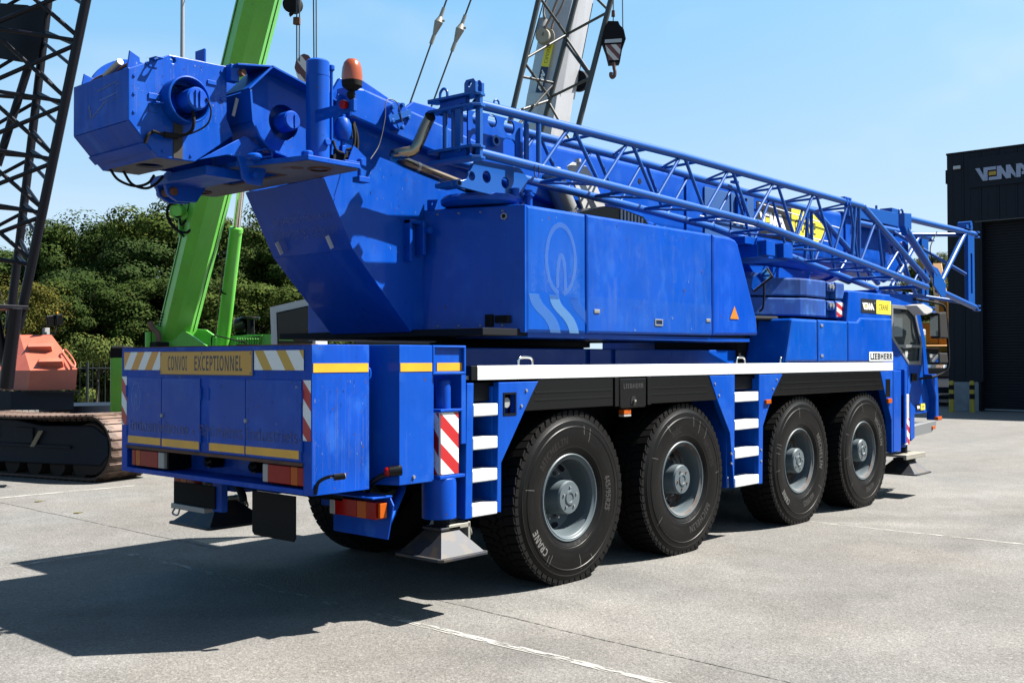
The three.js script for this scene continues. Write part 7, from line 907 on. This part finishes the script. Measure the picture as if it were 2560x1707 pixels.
{
  const tints = [[0.027, 0.047, 0.0080], [0.040, 0.062, 0.0095], [0.022, 0.042, 0.0090], [0.055, 0.066, 0.011]];
  const variants = tints.map((t, i) => ({ crown: crownGeo(700 + i, 62, 820, 3.2, 8.6, 0.125, t), trunk: trunkGeo(720 + i, 7.5, 0.22) }));
  const labels = ['dark oak with a rounded crown, ', 'fresh green leafy tree with a broad crown, ', 'deep green leafy tree, ', 'yellow-green leafy tree, '];
  const tree = (u, top, d, w, k, where, turn) => { const b = pd('N', u, 900, d); b.y = 0; const H = (898 - top) / FPX * d + 1.866, s = H / 8.75, t = thing('broadleaf_tree', labels[k] + where, 'tree', b, 'trees of the wood behind the fence'); t.rotation.y = turn; t.scale.set(w / 3.6, s, w / 3.6); const c = shadowed(new THREE.Mesh(variants[k].crown, LEAF)); c.name = 'crown'; t.add(c); const tr = shadowed(new THREE.Mesh(variants[k].trunk, bark)); tr.name = 'trunk'; t.add(tr); return t; };
  [[-60, 640, 50, 5.0, 0, 'behind the black lattice boom', 0.3], [55, 625, 52, 4.2, 2, 'beside the black lattice boom', 1.1], [150, 590, 54, 4.4, 1, 'between the lattice boom and the tall oak', 2.0], [215, 545, 50, 4.0, 0, 'left of the lamp post and lower than its neighbour', 0.7], [375, 500, 50, 4.4, 1, 'the tallest crown beside the lamp post', 1.7], [300, 600, 47, 3.8, 2, 'under the tallest crown by the lamp post', 2.6], [470, 530, 51, 4.2, 0, 'right behind the green boom', 0.2], [560, 560, 52, 4.4, 2, 'behind the green luffing cylinder', 1.4], [640, 515, 51, 4.2, 1, 'beside the chrome cylinder rod', 0.9], [700, 600, 49, 4.0, 0, 'below the blue winch platform', 2.2], [760, 690, 45, 3.6, 1, 'over the pale cab of the green crane', 0.5], [830, 640, 50, 4.4, 2, 'behind the blue pedestal', 1.9], [120, 680, 45, 3.4, 2, 'low, in front of the wood by the lattice boom', 2.9], [440, 690, 45, 3.6, 0, 'low, behind the green boom', 2.4], [600, 700, 45, 3.6, 1, 'low, beside the luffing cylinder', 0.1], [930, 700, 50, 4.6, 0, 'hidden behind the blue counterweight frame', 1.2], [215, 690, 44, 3.2, 0, 'dense and low behind the red hood', 1.0]].forEach((a) => tree(...a));
  // yellowing tree behind the red crane
  { const t = tree(20, 690, 34.5 + 6, 2.6, 3, 'turning yellow behind the red crawler crane', 0.4); t.name = named('yellowing_tree'); t.children[0].geometry = crownGeo(760, 60, 420, 3.2, 8.6, 0.12, [0.058, 0.060, 0.010]); }
  // right side: trees between cab and warehouse
  [[2305, 700, 62, 3.6, 3, 'behind the cab mirrors'], [2370, 640, 66, 3.8, 3, 'beside the warehouse corner, taller'], [2250, 740, 60, 4.0, 1, 'behind the driver cab'], [2430, 650, 80, 4.5, 0, 'hidden by the warehouse corner'], [2345, 800, 58, 3.0, 1, 'low, behind the orange excavator']].forEach(([u, t, d, w, k, s]) => tree(u, t, d, w, k, s, u * 0.37));
  // bushes and tall grass by the fence
  const bushG = crownGeo(780, 30, 330, 1.5, 2.1, 0.09, [0.060, 0.082, 0.018]); const bush = (u, v, d, s, l) => { const b = pd('N', u, v, d); b.y = 0; const t = thing('bush', l, 'bush', b, 'bushes beyond the fence'); t.scale.setScalar(s); t.rotation.y = u; const c = shadowed(new THREE.Mesh(bushG, LEAF)); c.name = 'foliage'; t.add(c); const st = shadowed(new THREE.Mesh(trunkGeo(5, 1.4, 0.05), bark)); st.name = 'stem'; t.add(st); };
  bush(240, 900, 41, 1.25, 'round pale green bush rising behind the fence rail'); bush(190, 900, 43, 0.8, 'smaller pale bush beside the round one behind the fence'); bush(285, 900, 44, 1.0, 'bush behind the fence next to the green cabinet'); bush(700, 860, 42, 1.2, 'bush behind the pale cab of the green crane'); bush(560, 900, 43, 1.3, 'bush hidden behind the green crane');
  { // undergrowth closing the wood's foot
    const g = crownGeo(790, 1, 2, 0.1, 0.1, 0.1, [0.03, 0.05, 0.015]); const r = rng(12), blade = new THREE.BufferGeometry(); blade.setAttribute('position', new THREE.Float32BufferAttribute([-0.03, 0, 0, 0.03, 0, 0, 0.01, 1, 0.1], 3)); blade.computeVertexNormals(); const n = 14000, im = new THREE.InstancedMesh(blade, std({ color: lin(0.15, 0.19, 0.055), roughness: 0.9 }), n), m = new THREE.Matrix4(), qn = new THREE.Quaternion(), col = new THREE.Color();
    for (let k = 0; k < n; k++) { const b = pd('N', -40 + 420 * r(), 900, 42.5 + 6 * r()); qn.setFromEuler(new THREE.Euler((r() - 0.5) * 0.7, r() * 6.28, (r() - 0.5) * 0.7)); m.compose(V3(b.x, 0.02, b.z), qn, V3(1, 0.35 + 0.75 * r(), 1)); im.setMatrixAt(k, m); im.setColorAt(k, col.setRGB(0.7 + 0.7 * r(), 0.75 + 0.5 * r(), 0.5 + 0.5 * r())); }
    shadowed(im); im.name = 'tall_grass'; im.userData = { kind: 'stuff', label: 'tall pale grass between the path and the wood', category: 'grass' }; scene.add(im);
    const ug = crownGeo(795, 40, 260, 1.5, 2.6, 0.13, [0.030, 0.045, 0.009]); const um = new THREE.InstancedMesh(ug, LEAF, 46); for (let k = 0; k < 46; k++) { const b = pd('N', -160 + 1250 * k / 46 + 20 * r(), 900, 48 + 6 * r()); m.compose(V3(b.x, -0.2, b.z), qn.setFromEuler(new THREE.Euler(0, r() * 6.28, 0)), V3(1.6 + r(), 1.1 + 0.7 * r(), 1.6 + r())); um.setMatrixAt(k, m); } shadowed(um); um.name = 'undergrowth'; um.userData = { kind: 'stuff', label: 'dark leafy undergrowth at the foot of the wood', category: 'undergrowth' }; scene.add(um);
  }
}
{ // blue truck glimpsed through the gap over the rear deck
  const p = py('N', 1040, 1050, 0), t = thing('blue_truck', 'light blue truck glimpsed through the gap above the rear outrigger box', 'truck', pd('N', 1020, 1040, 27).setY(0)), bl = std({ color: lin(0.05, 0.22, 0.5), roughness: 0.4 });
  part('body', (() => { const g = box(-1.6, 1.6, 0.9, 2.12, -1, 1, 0.05); g.rotateY(0.75); return [g]; })(), bl, t); part('windscreen', (() => { const g = box(-3.2, -1.7, 1.4, 2.35, -1, 1, 0.05); g.rotateY(0.75); return [g]; })(), M.glassDark, t); for (const x of [-1.2, 1.2]) for (const s of [1, -1]) { const k = V3(x, 0.5, s * 0.8).applyAxisAngle(YA, 0.75), u = V3(0, 0, 0.14).applyAxisAngle(YA, 0.75); part('wheel', bevCyl(k.clone().sub(u), k.clone().add(u), 0.5, 0.04), M.rubber, t); }
}
renderer.render(scene, camera);
